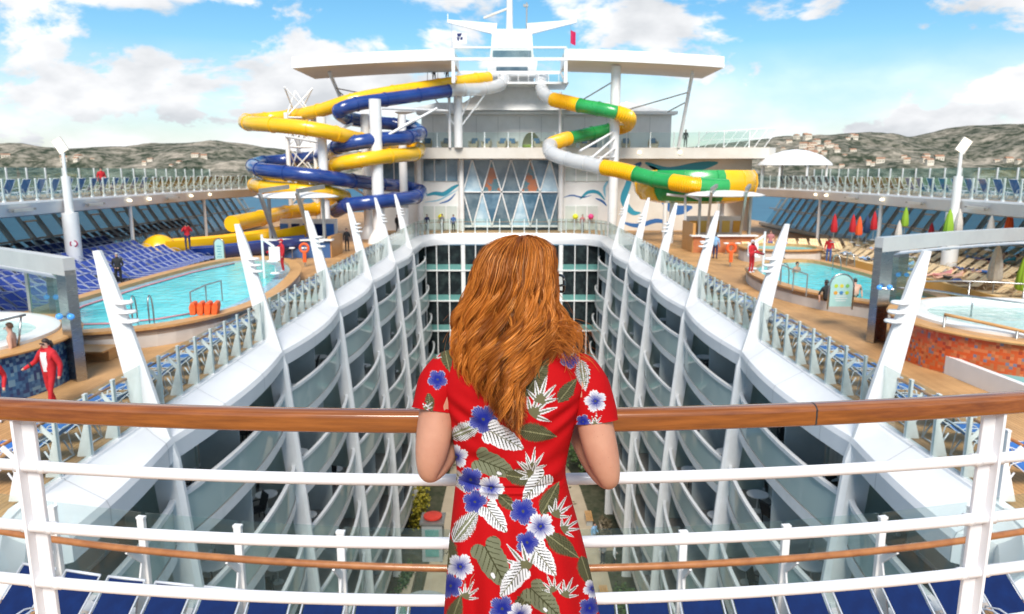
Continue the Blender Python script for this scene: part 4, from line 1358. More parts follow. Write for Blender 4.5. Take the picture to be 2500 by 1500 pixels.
for i in range(5):
    for z in (la, lc):
        bar2((MID[i], lb), (TOP[i], z)); bar2((MID[i + 1], lb), (TOP[i], z))
bar2((MID[0], lb), (MID[5], lb)); bar2((MID[0], lc), (MID[5], lc), .2); bar2((MID[0], la), (MID[5], la), .14)
# mid-level balcony slab, curving wing at the right
a = MB()
pl = [(-14.6, 73.2), (-9, 73.0), (0, 72.8), (9, 73.0), (16, 73.2), (21, 72.8), (25.0, 72.0), (26.2, 73.5), (26, 76), (-14.6, 76)]
a.prism([(x, y - SY) for x, y in pl][::-1], 7.27, 8.32); a.build('balcony_slab', M['cream'], S)
a = MB()
for i in range(9):
    x0, y0 = pl[0][0] + 0, 0
prt('upper_wall', M['white2'], (-9.6, 16.9, 79, 79.6, 8.32, 11.9)); prt('roof_edge', M['white'], (-10.0, 17.3, 77.9, 80, 11.9, 12.2))
for i in range(11):
    prt('panel_joint', M['grey'], (-8.4 + i * 2.3, -8.37 + i * 2.3, 78.985, 79.0, 8.5, 11.7))
a = MB(); a.add([(-12.5, 4, 12.2), (17.2, 4, 12.2), (17.2, 9, 12.2), (-12.5, 9, 12.2), (-8, 4.5, 13.2), (12.5, 4.5, 13.2), (12.5, 9, 13.2), (-8, 9, 13.2)],
                [(0, 1, 5, 4), (1, 2, 6, 5), (3, 0, 4, 7), (4, 5, 6, 7)]); a.build('upper_house', M['white2'], S)
a = MB(); a.add([(-6.2, 1.6, 12.2), (6.2, 1.6, 12.2), (3.0, 2.6, 14.7), (-2.2, 2.6, 14.7), (-6.2, 7, 12.2), (6.2, 7, 12.2), (3.0, 7, 14.7), (-2.2, 7, 14.7)],
                [(0, 1, 2, 3), (1, 5, 6, 2), (4, 0, 3, 7), (3, 2, 6, 7)]); a.build('launch_tower', M['white'], S)
prt('launch_platform', M['white'], (-8.6, 5.6, 74.6, 80, 14.55, 14.75))
for x in np.arange(-8.4, 5.6, 1.0):
    prt('platform_post', M['white'], (x, x + .06, 74.65, 74.71, 14.75, 15.7))
prt('platform_rail', M['white'], (-8.6, 5.6, 74.63, 74.72, 15.7, 15.78))
prt('platform_wall', M['white2'], (-2.3, 2.3, 79, 79.5, 14.75, 18))
prt('platform_poster', M['swirl_light'], (2.6, 5.4, 77.5, 77.6, 14.8, 16.1)); prt('platform_poster', M['swirl_teal'], (-4.6, -3.0, 77.5, 77.6, 14.8, 16.1))
# braced columns
for x, z0, z1, r_ in ((-5.25, 8.32, 14.4, .42), (-6.1, 8.32, 13.2, .14), (4.7, 8.32, 13.6, .14)):
    a = MB(); a.tube([(x, -2.2, z0), (x, -2.2, z1)], r_, 14); a.build('column', M['white'], S, smooth=40)
for p, q in (((-5.25, 10.0), (-8.0, 13.6)), ((-5.25, 10.0), (-2.6, 13.4)), ((-5.25, 10.6), (-6.6, 14)), ((-5.25, 10.6), (-3.8, 13.6))):
    a = MB(); a.beam((p[0], -2.2, p[1]), (q[0], -2.2, q[1]), .12, .12); a.build('brace', M['white'], S)
# glass railing along the balcony
P = []
for x0, y0, x1, y1 in ((-14.4, 73.3, 16, 73.3), (16, 73.3, 25.6, 72.3)):
    n = int((x1 - x0) / 2.2)
    for i in range(n):
        f = i / n
        P.append((x0 + (x1 - x0) * f, y0 + (y1 - y0) * f, 0, -1))
railing('glass railing of the mid-level balcony on the superstructure', P, 8.34, 1.45, False, M['glass'], upost(1.5))
# frame wing of bare glazing bars at the right end
w_ = thing('glazed_wing', 'open white framed glass windbreak at the right end of the balcony', 'windbreak', (0, 0, 0))
for i in range(8):
    x = 18.6 + i * 1.0
    a = MB(); a.beam((x - .3, 74.4, 8.34), (x + .9, 74.0, 9.9 + i * .06), .07, .07); a.build('bar', M['white'], w_)
    if i < 7:
        a = MB(); a.add([(x - .3, 74.4, 8.4), (x + .65, 74.4, 8.4), (x + 1.85, 74.0, 9.9 + i * .06), (x + .9, 74, 9.85 + i * .06)], [(0, 1, 2, 3)]); a.build('pane', M['glass'], w_)
a = MB(); a.beam((19.2, 74, 9.85), (26.6, 74, 10.3), .07, .07); a.build('top_bar', M['white'], w_)
a = MB(); a.beam((18.8, 74.2, 9.1), (26, 74.2, 9.3), .05, .05); a.build('mid_bar', M['white'], w_)
# seats on the balcony
M['wicker'] = mat('pale_wicker', (.42, .36, .26), .8, var=((.3, .25, .17), 9, .4, .7)); M['cushion_blue'] = mat('blue_cushion', (.03, .11, .22), .8); M['lime'] = mat('lime_cushion', (.26, .36, .04), .7)
for i, x in enumerate((-8.6, -6.7, -3.9, -2.6, -1.0, .1, 2.6, 3.8, 6.0, 7.4, 11.6, 14.4)):
    t = thing('balcony_armchair', f'wicker armchair with a blue cushion on the superstructure balcony', 'armchair', (x, 75.6, 8.34), rt.uniform(-.4, .4), 'wicker armchairs on the superstructure balcony')
    a = MB(); a.box(0, 0, .22, .8, .75, .44); a.box(-.4, 0, .45, .12, .8, .5); a.box(.4, 0, .45, .12, .8, .5); a.box(0, .36, .5, .8, .12, .8); a.build('shell', M['wicker'], t)
    a = MB(); a.beam((0, .26, .5), (0, .36, 1.0), .62, .14, up=(0, 1, 0)); a.build('cushion', M['cushion_blue'], t)
for i, x in enumerate((2.0, 7.9)):
    t = thing('hooded_daybed', f'round hooded wicker daybed on the balcony, {["left", "right"][i]} one', 'daybed', (x, 77.2, 8.34))
    a = MB()
    vs = []
    for i_ in range(9):
        th = i_ / 8 * math.pi * .62
        for j in range(13):
            ph = j / 12 * math.pi
            vs.append((math.cos(ph) * math.cos(th) * .95, math.sin(ph) * math.cos(th) * .9, .2 + math.sin(th) * 1.5))
    a.add(vs, [(r_ * 13 + c_, r_ * 13 + c_ + 1, (r_ + 1) * 13 + c_ + 1, (r_ + 1) * 13 + c_) for r_ in range(8) for c_ in range(12)])
    a.build('hood', M['wicker'], t, smooth=True)
    a = MB(); a.lathe([(.9, 0), (.95, .35), (.8, .42)], 20); a.build('seat', M['lime'] if i == 0 else M['cushion_blue'], t, smooth=40)
# lamps on the balcony fascia
for x in (12.6, 16.6):
    a = MB(); a.lathe([(.02, 0), (.16, .02), (.16, .1), (.02, .14)], 14); o = a.build('fascia_lamp', M['lamp_glass'], loc=(x, 73.1, 7.85), smooth=40); o.rotation_euler = (R(90), 0, 0)
    tag(o, f'round lit lamp on the balcony fascia, {"left" if x < 14 else "right"} of two', 'lamp')
for x in (5.2 + 3.2, 12.0):
    a = MB(); a.lathe([(.02, -.2), (.18, -.12), (.2, .05), (.05, .2)], 14); o = a.build('globe_lamp', M['lamp_glass'], loc=(x, 78.5, 13.0), smooth=True)
    tag(o, f'small lit globe lamp on the upper house roof, {"left" if x < 10 else "right"} of two', 'lamp')

# ------------------------------------------------------------------ wing canopy, mast and flags
C_ = thing('wing_canopy', 'long white arched wing canopy spanning above the superstructure', 'canopy', (0, 0, 0))
M['canopy_under'] = mat('bounce_tinted_soffit', (.82, .74, .66), .6, var=((.76, .68, .60), .4, .4, .7))  # warm light bounced off the deck is painted into this beige
def czz(x): return 15.9 - .75 * (x / 19.8) ** 2
for x0, x1 in ((-19.8, -5.3), (4.85, 19.1)):
    k = 12
    xs = [x0 + (x1 - x0) * i / k for i in range(k + 1)]
    a = MB(); a.sweep(lambda i: [(xs[i], 68, czz(xs[i])), (xs[i], 68.1, czz(xs[i]) + .98), (xs[i], 75.6, czz(xs[i]) + 1.2), (xs[i], 75.9, czz(xs[i]) + .06), (xs[i], 75.8, czz(xs[i]))], k + 1); a.build('wing', M['white'], C_, smooth=25)
    a = MB(); a.add([(x, 68.15, czz(x) - .01) for x in xs] + [(x, 75.7, czz(x) - .01) for x in xs], [(i, i + 1, k + 2 + i, k + 1 + i) for i in range(k)]); a.build('soffit', M['canopy_under'], C_)
for y, z, hh in ((68.1, 16.95, .16), (68.1, 15.95, .26), (75.6, 15.75, .3), (75.6, 17.05, .2)):
    a = MB(); a.beam((-5.3, y, z), (4.9, y, z), .2, hh); a.build('cross_beam', M['white'], C_)
for x in (-5.3, 4.85):
    a = MB(); a.box(x, 68.2, 15.4, .3, .3, 3.0); a.build('hanger', M['white'], C_)
    a = MB(); a.beam((x, 68.3, 13.9), (x, 75.6, 15.8), .16, .2); a.build('strut', M['white'], C_)
for i in range(3):
    a = MB(); a.box(-3.6 + i * 3.4, 68.1, 16.45, 3.3, .03, .8); a.build('glass_panel', M['glass'], C_)
for p, q in (((-17.2, 71, 15.25), (-16.2, 72.5, 12)), ((17, 71, 15.25), (16.4, 73, 8.4))):
    a = MB(); a.beam(p, q, .24, .24); a.build('prop', M['white'], C_)
for p, q in (((-16.8, 71.5, 13.8), (-11, 73, 12.8)), ((16.7, 71.6, 13.4), (10, 74, 11.6)), ((16.6, 72, 12.5), (15.4, 74, 11.8)), ((-16.6, 71.6, 13.6), (-15.2, 72.4, 12.2)), ((9.7, 70, 14.4), (6, 74, 12.4))):
    a = MB(); a.tube([p, q], .06, 6); a.build('stay', M['steel_grey'], C_)
o = MB(); o.tube([(9.65, 70, 0), (9.65, 70, 15.6)], .46, 18); tag(o.build('round_column', M['white'], smooth=40), 'tall round white column right of the lattice window', 'column')
ms = thing('ship_mast', 'white radar mast with long yards above the canopy', 'mast', (0, 78, 0))
a = MB(); a.add([(-2.2, -1, 17.2), (2.2, -1, 17.2), (2.2, 1, 17.2), (-2.2, 1, 17.2), (-2.0, -.8, 20.2), (2.0, -.8, 20.2), (2.0, .8, 20.2), (-2.0, .8, 20.2)], [(0, 1, 5, 4), (1, 2, 6, 5), (2, 3, 7, 6), (3, 0, 4, 7), (4, 5, 6, 7)]); a.build('pedestal', M['white2'], ms)
for s in (-1, 1):
    a = MB(); a.beam((s * 1.6, 0, 20.3), (s * 6.6, 0, 21.1), .5, 1.1, w1=.3, h1=.28); a.build('yard', M['white2'], ms)
    a = MB(); a.box(s * 6.55, 0, 21.5, .08, .08, .6); a.build('yard_tip', M['white2'], ms)
a = MB(); a.tube([(-.25, 0, 19), (-.25, 0, 30)], [.36, .24], 12); a.build('pole', M['white2'], ms, smooth=40)
a = MB(); a.beam((-2.9, 0, 21.4), (-.2, 0, 22.4), .3, .2); a.build('radar_arm', M['cream'], ms)
a = MB(); a.tube([(1.5, 0, 20), (1.5, 0, 22.9)], .07, 6); a.box(1.4, 0, 22.6, .5, .2, .25); a.build('aerial', M['steel_grey'], ms)
a = MB(); a.box(0, -1.1, 17.6, 3.9, .3, .9); a.build('window_band', M['pane_slate'], ms)
a = MB(); a.add([(-2.4, -1.2, 15.6), (2.4, -1.2, 15.6), (2.6, -1.4, 17.1), (-2.6, -1.4, 17.1), (-2.4, 1, 15.6), (2.4, 1, 15.6), (2.6, 1, 17.1), (-2.6, 1, 17.1)], [(0, 1, 2, 3), (1, 5, 6, 2), (4, 0, 3, 7), (3, 2, 6, 7), (0, 1, 5, 4)]); a.build('lower_house', M['white2'], ms)
a = MB(); a.box(0, -1.35, 16.2, 3.2, .1, .5); a.build('window_band', M['pane_slate'], ms)
M['flag_white'] = mat('white_flag_cloth', (.75, .76, .78), .8); M['flag_navy'] = mat('navy_flag_print', (.02, .03, .12), .8); M['flag_red'] = mat('crimson_flag_cloth', (.5, .01, .08), .8)
def flag(label, loc, w_, h_, m, motif=None):
    t = thing('flag', label, 'flag', loc)
    n = 8
    f = lambda u: .12 * math.sin(u * 5) * u
    a = MB(); a.add([(w_ * i / n, f(i / n) , z - .25 * (i / n)) for i in range(n + 1) for z in (0, h_)], [(2 * i, 2 * i + 2, 2 * i + 3, 2 * i + 1) for i in range(n)]); a.build('cloth', m, t, smooth=True)
    if motif:
        a = MB()
        for pts in ([(.45, .85), (.95, .95), (.8, .6), (.5, .55)], [(.42, .5), (.7, .5), (.62, .12), (.5, .2)], [(.75, .5), (1.0, .62), (1.02, .35), (.78, .25)]):
            a.add([(x * w_ / 1.4, f(x / 1.4) - .02, z * h_ - .25 * x / 1.4) for x, z in pts], [(0, 1, 2, 3)])
        a.build('emblem', motif, t)
    a = MB(); a.tube([(-.02, 0, -1.4), (-.02, 0, 2.2)], .02, 5); a.build('halyard', M['steel_grey'], t)
p = vat(1092, 100, 78); flag('white flag with a navy emblem hanging from the left yard', (p.x, 78, p.z), 1.5, 1.0, M['flag_white'], M['flag_navy'])
p = vat(1378, 105, 78); flag('narrow crimson flag hanging from the right yard', (p.x, 78, p.z), .5, 1.3, M['flag_red'])

# ------------------------------------------------------------------ water slides
M['slide_yellow'] = mat('yellow_fibreglass', (.90, .52, .010), .25, var=((.86, .46, .008), .7, .4, .7), coat=.4)
M['slide_blue'] = mat('navy_fibreglass', (.012, .04, .20), .22, var=((.018, .06, .26), .7, .4, .7), coat=.5)
M['slide_green'] = mat('green_fibreglass', (.02, .30, .07), .25, var=((.025, .36, .09), .7, .4, .7), coat=.4)
M['slide_clear'] = glass('milky_clear_tube', (.88, .89, .9), (.85, .86, .87), .5, .15)
def ring_profile(n, r, step):
    return [r * (1.05 if (i // step) % 2 == 0 else .97) for i in range(n)]
def slide(label, segs, rad):
    t = thing('water_slide', label, 'water slide', (0, 0, 0))
    full = []
    for pts, m, ribbed in segs:
        full.append(pts)
    # one smooth centre line through all points, then cut into sections
    allp = [p for pts in full for p in pts]
    per = 10
    sp = smooth_path(allp, per)
    i0 = 0
    for pts, m, ribbed in segs:
        n = len(pts)
        i1 = min(i0 + n * per, len(sp) - 1) if (pts is not full[-1]) else len(sp) - 1
        line = sp[i0:i1 + 1]
        if ribbed:
            fine = smooth_path(line, 3)
            a = MB(); a.tube(fine, [rad * (1.07 if (i // 2) % 2 else .9) for i in range(len(fine))], 18); a.build('ribbed_section', M[m], t, smooth=50)
        else:
            a = MB(); a.tube(line, rad, 18); ts = a.build('tube_section', M[m], t, smooth=50)
            for q in range(0, len(line) - 1, per):
                d = (line[q + 1] - line[q]).normalized()
                a = MB(); a.tube([line[q] - d * .07, line[q] + d * .07], rad * 1.09, 18); a.build('flange', M[m], ts, smooth=50)
        i0 = i1
    return t
V = lambda *l: [vat(*p) for p in l]
slide('yellow tube slide coiling down the left side', [
    (V((1178, 190, 74), (1150, 192, 73), (1060, 206, 71), (950, 223, 68), (850, 243, 66), (770, 268, 67), (700, 281, 69), (640, 288, 69), (596, 292, 66.5), (600, 298, 62.5), (660, 302, 60), (740, 310, 59), (810, 323, 60), (870, 338, 63), (930, 350, 67), (985, 350, 70), (1010, 360, 69), (1000, 372, 65.5), (940, 377, 62), (870, 387, 60.5), (812, 398, 61.5), (785, 412, 65), (760, 425, 68), (700, 437, 69.5), (640, 441, 68), (616, 447, 65), (640, 453, 61.5), (720, 460, 59.5), (790, 466, 60.5), (830, 476, 63.5), (820, 490, 67), (760, 505, 68), (690, 514, 64), (630, 527, 58), (560, 541, 53)), 'slide_yellow', False)], .60)
slide('navy tube slide with a clear start coiling down the left side', [
    (V((1218, 190, 76), (1208, 205, 74.5), (1170, 215, 73), (1120, 217, 72)), 'slide_clear', False),
    (V((1082, 220, 71), (1010, 230, 69), (930, 241, 66.5), (860, 252, 64.5), (820, 268, 64), (835, 284, 66.5), (890, 295, 70), (950, 300, 72), (1000, 310, 71), (1015, 322, 68), (985, 332, 64), (920, 337, 62), (860, 345, 61), (815, 355, 62), (795, 369, 65.5), (760, 380, 69), (690, 388, 70), (635, 393, 68.5), (612, 401, 65), (628, 410, 61.5), (690, 418, 59.5), (770, 427, 59.5), (850, 437, 62), (920, 446, 66), (980, 452, 70), (1014, 462, 69), (1005, 475, 65), (950, 483, 62), (890, 490, 60.5), (840, 496, 61), (810, 510, 63)), 'slide_blue', False)], .60)
slide('green and yellow tube slide with clear bends on the right', [
    (V((1308, 188, 77), (1306, 205, 75.5), (1312, 225, 74)), 'slide_clear', False),
    (V((1335, 240, 72), (1365, 247, 71)), 'slide_yellow', True),
    (V((1400, 255, 70), (1445, 263, 69)), 'slide_green', False),
    (V((1487, 272, 68.5), (1518, 284, 69.5), (1516, 300, 72), (1500, 308, 73)), 'slide_yellow', True),
    (V((1470, 314, 73.5), (1430, 322, 73)), 'slide_green', False),
    (V((1375, 334, 71.5), (1352, 341, 70)), 'slide_yellow', True),
    (V((1328, 352, 68), (1332, 370, 66), (1370, 385, 65), (1415, 395, 64)), 'slide_clear', False),
    (V((1455, 404, 63), (1495, 411, 62)), 'slide_yellow', True),
    (V((1535, 421, 61), (1580, 433, 60)), 'slide_green', False),
    (V((1622, 440, 59), (1660, 446, 58)), 'slide_yellow', True),
    (V((1690, 449, 57.8), (1756, 452, 58)), 'slide_green', False)], .63)
# big bowl
bc = vat(1676, 448, 64)
t = thing('slide_bowl', 'large round yellow and green bowl at the foot of the right slide', 'slide bowl', (bc.x, bc.y, bc.z))
a = MB(); n = 48
pr = [(3.4, -1.45), (4.6, -1.2), (5.1, -.55), (5.25, .2), (5.15, .9), (4.85, 1.3), (4.7, 1.3), (5.0, .8), (5.05, .2)]
for r_, z in pr:
    for j in range(n):
        an = 2 * math.pi * j / n
        a.v.append((r_ * math.cos(an), r_ * math.sin(an), z))
for i in range(len(pr) - 1):
    for j in range(n):
        an = 2 * math.pi * (j + .5) / n
        x = math.cos(an) * 5.2
        a.f.append([i * n + j, i * n + (j + 1) % n, (i + 1) * n + (j + 1) % n, (i + 1) * n + j])
        a.m.append(1 if (-4.0 < x < 1.6) else 0)
shell = a.build('bowl_shell', [M['slide_yellow'], M['slide_green']], t, smooth=40)
for j in range(12):
    an = 2 * math.pi * j / 12 + .13
    a = MB()
    a.tube([(pr[q][0] * 1.006 * math.cos(an), pr[q][0] * 1.006 * math.sin(an), pr[q][1]) for q in range(1, 6)], .05, 5); a.build('seam', M['slide_green'] if -4 < math.cos(an) * 5.2 < 1.6 else M['slide_yellow'], shell)
for an in (0.5, 2.2, 3.9, 5.3):
    a = MB(); a.tube([(3.2 * math.cos(an), 3.2 * math.sin(an), -1.3), (3.2 * math.cos(an), 3.2 * math.sin(an), -bc.z)], .2, 10); a.build('leg', M['white2'], t, smooth=40)
# columns of the left slide
cols = [(905, 240, 61.5, .5), (775, 283, 60.5, .38), (880, 276, 66, .38), (970, 277, 68, .38)]
for i, (x, y, Y, r_) in enumerate(cols):
    p = vat(x, y, Y)
    t = thing('slide_column', f'round white slide support column, {["tallest one nearest the opening", "leftmost of the four", "behind the tallest one", "rightmost, inside the navy coils"][i]}', 'column', (p.x, Y, 0))
    a = MB(); a.tube([(0, 0, 0), (0, 0, p.z)], r_, 18); a.build('shaft', M['white'], t, smooth=40)
    a = MB(); a.lathe([(r_ + .5, .0), (r_ + .42, .4), (r_ + .02, 1.1), (r_, 1.2)], 18); a.build('foot', M['white'], t, smooth=40)
# lattice tower
t = thing('lattice_tower', 'white braced lattice tower inside the left slides', 'tower', (0, 0, 0))
lt = [vat(690, 272, 67), vat(716, 276, 70), vat(757, 272, 68)]
for p in lt:
    a = MB(); a.tube([(p.x, p.y, 0), p], .2, 10); a.build('post', M['white'], t, smooth=40)
for z in (3, 5.6, 8.2, 10.8):
    for i, j in ((0, 2), (1, 2), (0, 1)):
        A, B = lt[i], lt[j]
        for q, w2 in ((0, 2.6), (2.6, 0)):
            a = MB(); a.tube([(A.x, A.y, z + q), (B.x, B.y, z + w2)], .07, 6); a.build('brace', M['white'], t)
        a = MB(); a.tube([(A.x, A.y, z), (B.x, B.y, z)], .08, 6); a.build('strut', M['white'], t)
# slide hanger arms
t = thing('slide_bracing', 'white diagonal arms bracing the navy and yellow slides', 'bracing', (0, 0, 0))
for a_, b_ in (((930, 330, 62), (1055, 262, 66)), ((905, 345, 61.5), (1000, 290, 63)), ((920, 262, 61.5), (1080, 268, 70)), ((800, 425, 62), (860, 455, 65)), ((905, 490, 61.5), (985, 500, 65)), ((775, 330, 60.5), (850, 300, 66)), ((880, 470, 66), (800, 420, 60)), ((775, 345, 60.5), (690, 330, 67))):
    a = MB(); a.tube([vat(*a_), vat(*b_)], .11, 8); a.build('arm', M['white'], t)
t = thing('slide_bracing', 'white fan of arms bracing the right slide to the round column', 'bracing', (0, 0, 0))
for a_, b_ in (((1488, 315, 70), (1400, 365, 66)), ((1488, 330, 70), (1425, 385, 65)), ((1488, 355, 70), (1440, 392, 64)), ((1488, 300, 70), (1530, 300, 71)), ((1488, 380, 70), (1420, 380, 65)), ((1655, 470, 59), (1690, 482, 58)), ((1655, 475, 59), (1610, 470, 59)), ((1655, 470, 59), (1655, 560, 59))):
    a = MB(); a.tube([vat(*a_), vat(*b_)], .1, 8); a.build('arm', M['white'], t)
# open catch troughs at the left
def trough(label, pts, m, r_):
    line = smooth_path(pts, 6)
    a = MB(); k = len(line)
    def sc_(i):
        d = (line[min(i + 1, k - 1)] - line[max(i - 1, 0)]).normalized(); sd = d.cross(Vector((0, 0, 1))).normalized()
        o_ = []
        for q in range(9):
            an = math.pi * q / 8
            o_.append(line[i] + sd * (math.cos(an) * r_) - Vector((0, 0, math.sin(an) * r_ * 1.1)))
        for q in range(8, -1, -1):
            an = math.pi * q / 8
            o_.append(line[i] + sd * (math.cos(an) * (r_ - .08)) - Vector((0, 0, math.sin(an) * (r_ * 1.1 - .08))))
        return o_
    a.sweep(sc_, k)
    return tag(a.build('catch_trough', M[m], smooth=40), label, 'slide trough')
trough('yellow open run-out trough behind the left pool', [(-15.6, 54.0, 2.2), (-18, 52.2, 1.8), (-20.6, 50.6, 1.55), (-23.6, 49.4, 1.4)], 'slide_yellow', 1.05)
trough('navy open run-out trough in front of the yellow one', [(-14.6, 51.8, 1.5), (-17, 50.2, 1.3), (-19.5, 48.9, 1.1), (-21.6, 48.2, 1.0)], 'slide_blue', .85)
a = MB(); q = []
for i in range(9):
    th = i / 8 * math.pi / 2
    for j in range(16):
        an = 2 * math.pi * j / 16
        q.append((math.cos(th) * math.cos(an) * 1.35, math.cos(th) * math.sin(an) * 1.2, math.sin(th) * 1.5))
a.add(q, [(i * 16 + j, i * 16 + (j + 1) % 16, (i + 1) * 16 + (j + 1) % 16, (i + 1) * 16 + j) for i in range(8) for j in range(16)])
tag(a.build('splash_hood', M['slide_yellow'], smooth=True, loc=(-24.0, 49.2, .3)), 'rounded yellow end hood of the run-out at the left', 'slide hood')
# pavilion roof beyond the right slide
t = thing('white_pavilion', 'round white domed pavilion on the right upper deck', 'pavilion', (27.2, 71, UZ))
a = MB(); a.lathe([(3.4, 2.1), (3.3, 2.3), (2.4, 3.0), (1.2, 3.45), (.15, 3.6)], 28); a.build('roof', M['white'], t, smooth=40)
for j in range(8):
    an = j * math.pi / 4
    a = MB(); a.tube([(3.1 * math.cos(an), 3.1 * math.sin(an), 0), (3.1 * math.cos(an), 3.1 * math.sin(an), 2.15)], .1, 8); a.build('post', M['white'], t)
# ------------------------------------------------------------------ people
def atz(px, py, z):
    p = at(px, py, 10.0)
    d = p - Vector((0, 0, 6))
    return Vector((0, 0, 6)) + d * ((z - 6) / d.z)
SK = mat('skin', (.58, .34, .25), .5, var=((.52, .29, .21), 20, .4, .7))
SKT = mat('tanned_skin', (.42, .23, .15), .5)
HAIRM = {'dark': mat('dark_hair', (.03, .02, .017), .5), 'brown': mat('brown_hair', (.12, .06, .03), .5), 'grey': mat('grey_hair', (.4, .4, .4), .6)}
CL = {}
def cloth(n, c):
    if n not in CL:
        CL[n] = mat(n + '_clothing', c, .8, var=(tuple(q * .75 for q in c), 9, .4, .7))
    return CL[n]
RED, NAVYC, BLACKC, WHITEC = cloth('red', (.55, .015, .025)), cloth('navy', (.02, .03, .10)), cloth('black', (.02, .022, .025)), cloth('white', (.75, .76, .80))
BLUEC, GREYC, PINKC, TEALC, SKYC = cloth('blue', (.05, .14, .42)), cloth('grey', (.25, .25, .26)), cloth('rose', (.5, .2, .2)), cloth('teal', (.05, .3, .34)), cloth('sky_blue', (.25, .45, .7))
J0 = {'pel': (0, 0, .96), 'spi': (0, .02, 1.14), 'che': (0, .01, 1.34), 'nec': (0, 0, 1.49), 'hea': (0, -.025, 1.60), 'top': (0, -.01, 1.69)}
for s_, n_ in ((1, 'L'), (-1, 'R')):
    J0.update({'hip' + n_: (.10 * s_, 0, .90), 'kne' + n_: (.11 * s_, -.02, .50), 'ank' + n_: (.11 * s_, .03, .09), 'toe' + n_: (.125 * s_, -.13, .035),
               'sho' + n_: (.19 * s_, .01, 1.41), 'elb' + n_: (.25 * s_, .04, 1.13), 'wri' + n_: (.27 * s_, -.05, .89), 'han' + n_: (.275 * s_, -.09, .79)})
RAD = {'pel': (.155, .11), 'spi': (.135, .10), 'che': (.165, .115), 'nec': (.055, .055), 'hea': (.078, .095), 'top': (.06, .075), 'hip': (.095, .095), 'kne': (.062, .065), 'ank': (.045, .045), 'toe': (.042, .03), 'sho': (.07, .07), 'elb': (.048, .048), 'wri': (.034, .034), 'han': (.04, .025)}
BON = [('pel', 'spi'), ('spi', 'che'), ('che', 'nec'), ('nec', 'hea'), ('hea', 'top')]
for n_ in 'LR':
    BON += [('pel', 'hip' + n_), ('hip' + n_, 'kne' + n_), ('kne' + n_, 'ank' + n_), ('ank' + n_, 'toe' + n_), ('che', 'sho' + n_), ('sho' + n_, 'elb' + n_), ('elb' + n_, 'wri' + n_), ('wri' + n_, 'han' + n_)]
DG = None
def skin_mesh(name, joints, bones, radii, root, sub=1):
    names = list(joints)
    me = bpy.data.meshes.new(name + '_skeleton')
    me.from_pydata([joints[n] for n in names], [(names.index(a), names.index(b)) for a, b in bones], [])
    o = bpy.data.objects.new(name + '_tmp', me); COL.objects.link(o)
    md = o.modifiers.new('s', 'SKIN'); md.use_smooth_shade = True
    sv = me.skin_vertices[0].data
    for i, n in enumerate(names):
        sv[i].radius = radii(n); sv[i].use_root = (n == root)
    sb = o.modifiers.new('b', 'SUBSURF'); sb.levels = sub; sb.render_levels = sub
    dg = bpy.context.evaluated_depsgraph_get(); dg.update()
    m2 = bpy.data.meshes.new_from_object(o.evaluated_get(dg))
    m2.name = name
    bpy.data.objects.remove(o); bpy.data.meshes.remove(me)
    return m2
def seg_d(p, a, b):
    ab = b - a
    t = max(0, min(1, (p - a).dot(ab) / max(ab.length_squared, 1e-9)))
    return (p - a - ab * t).length
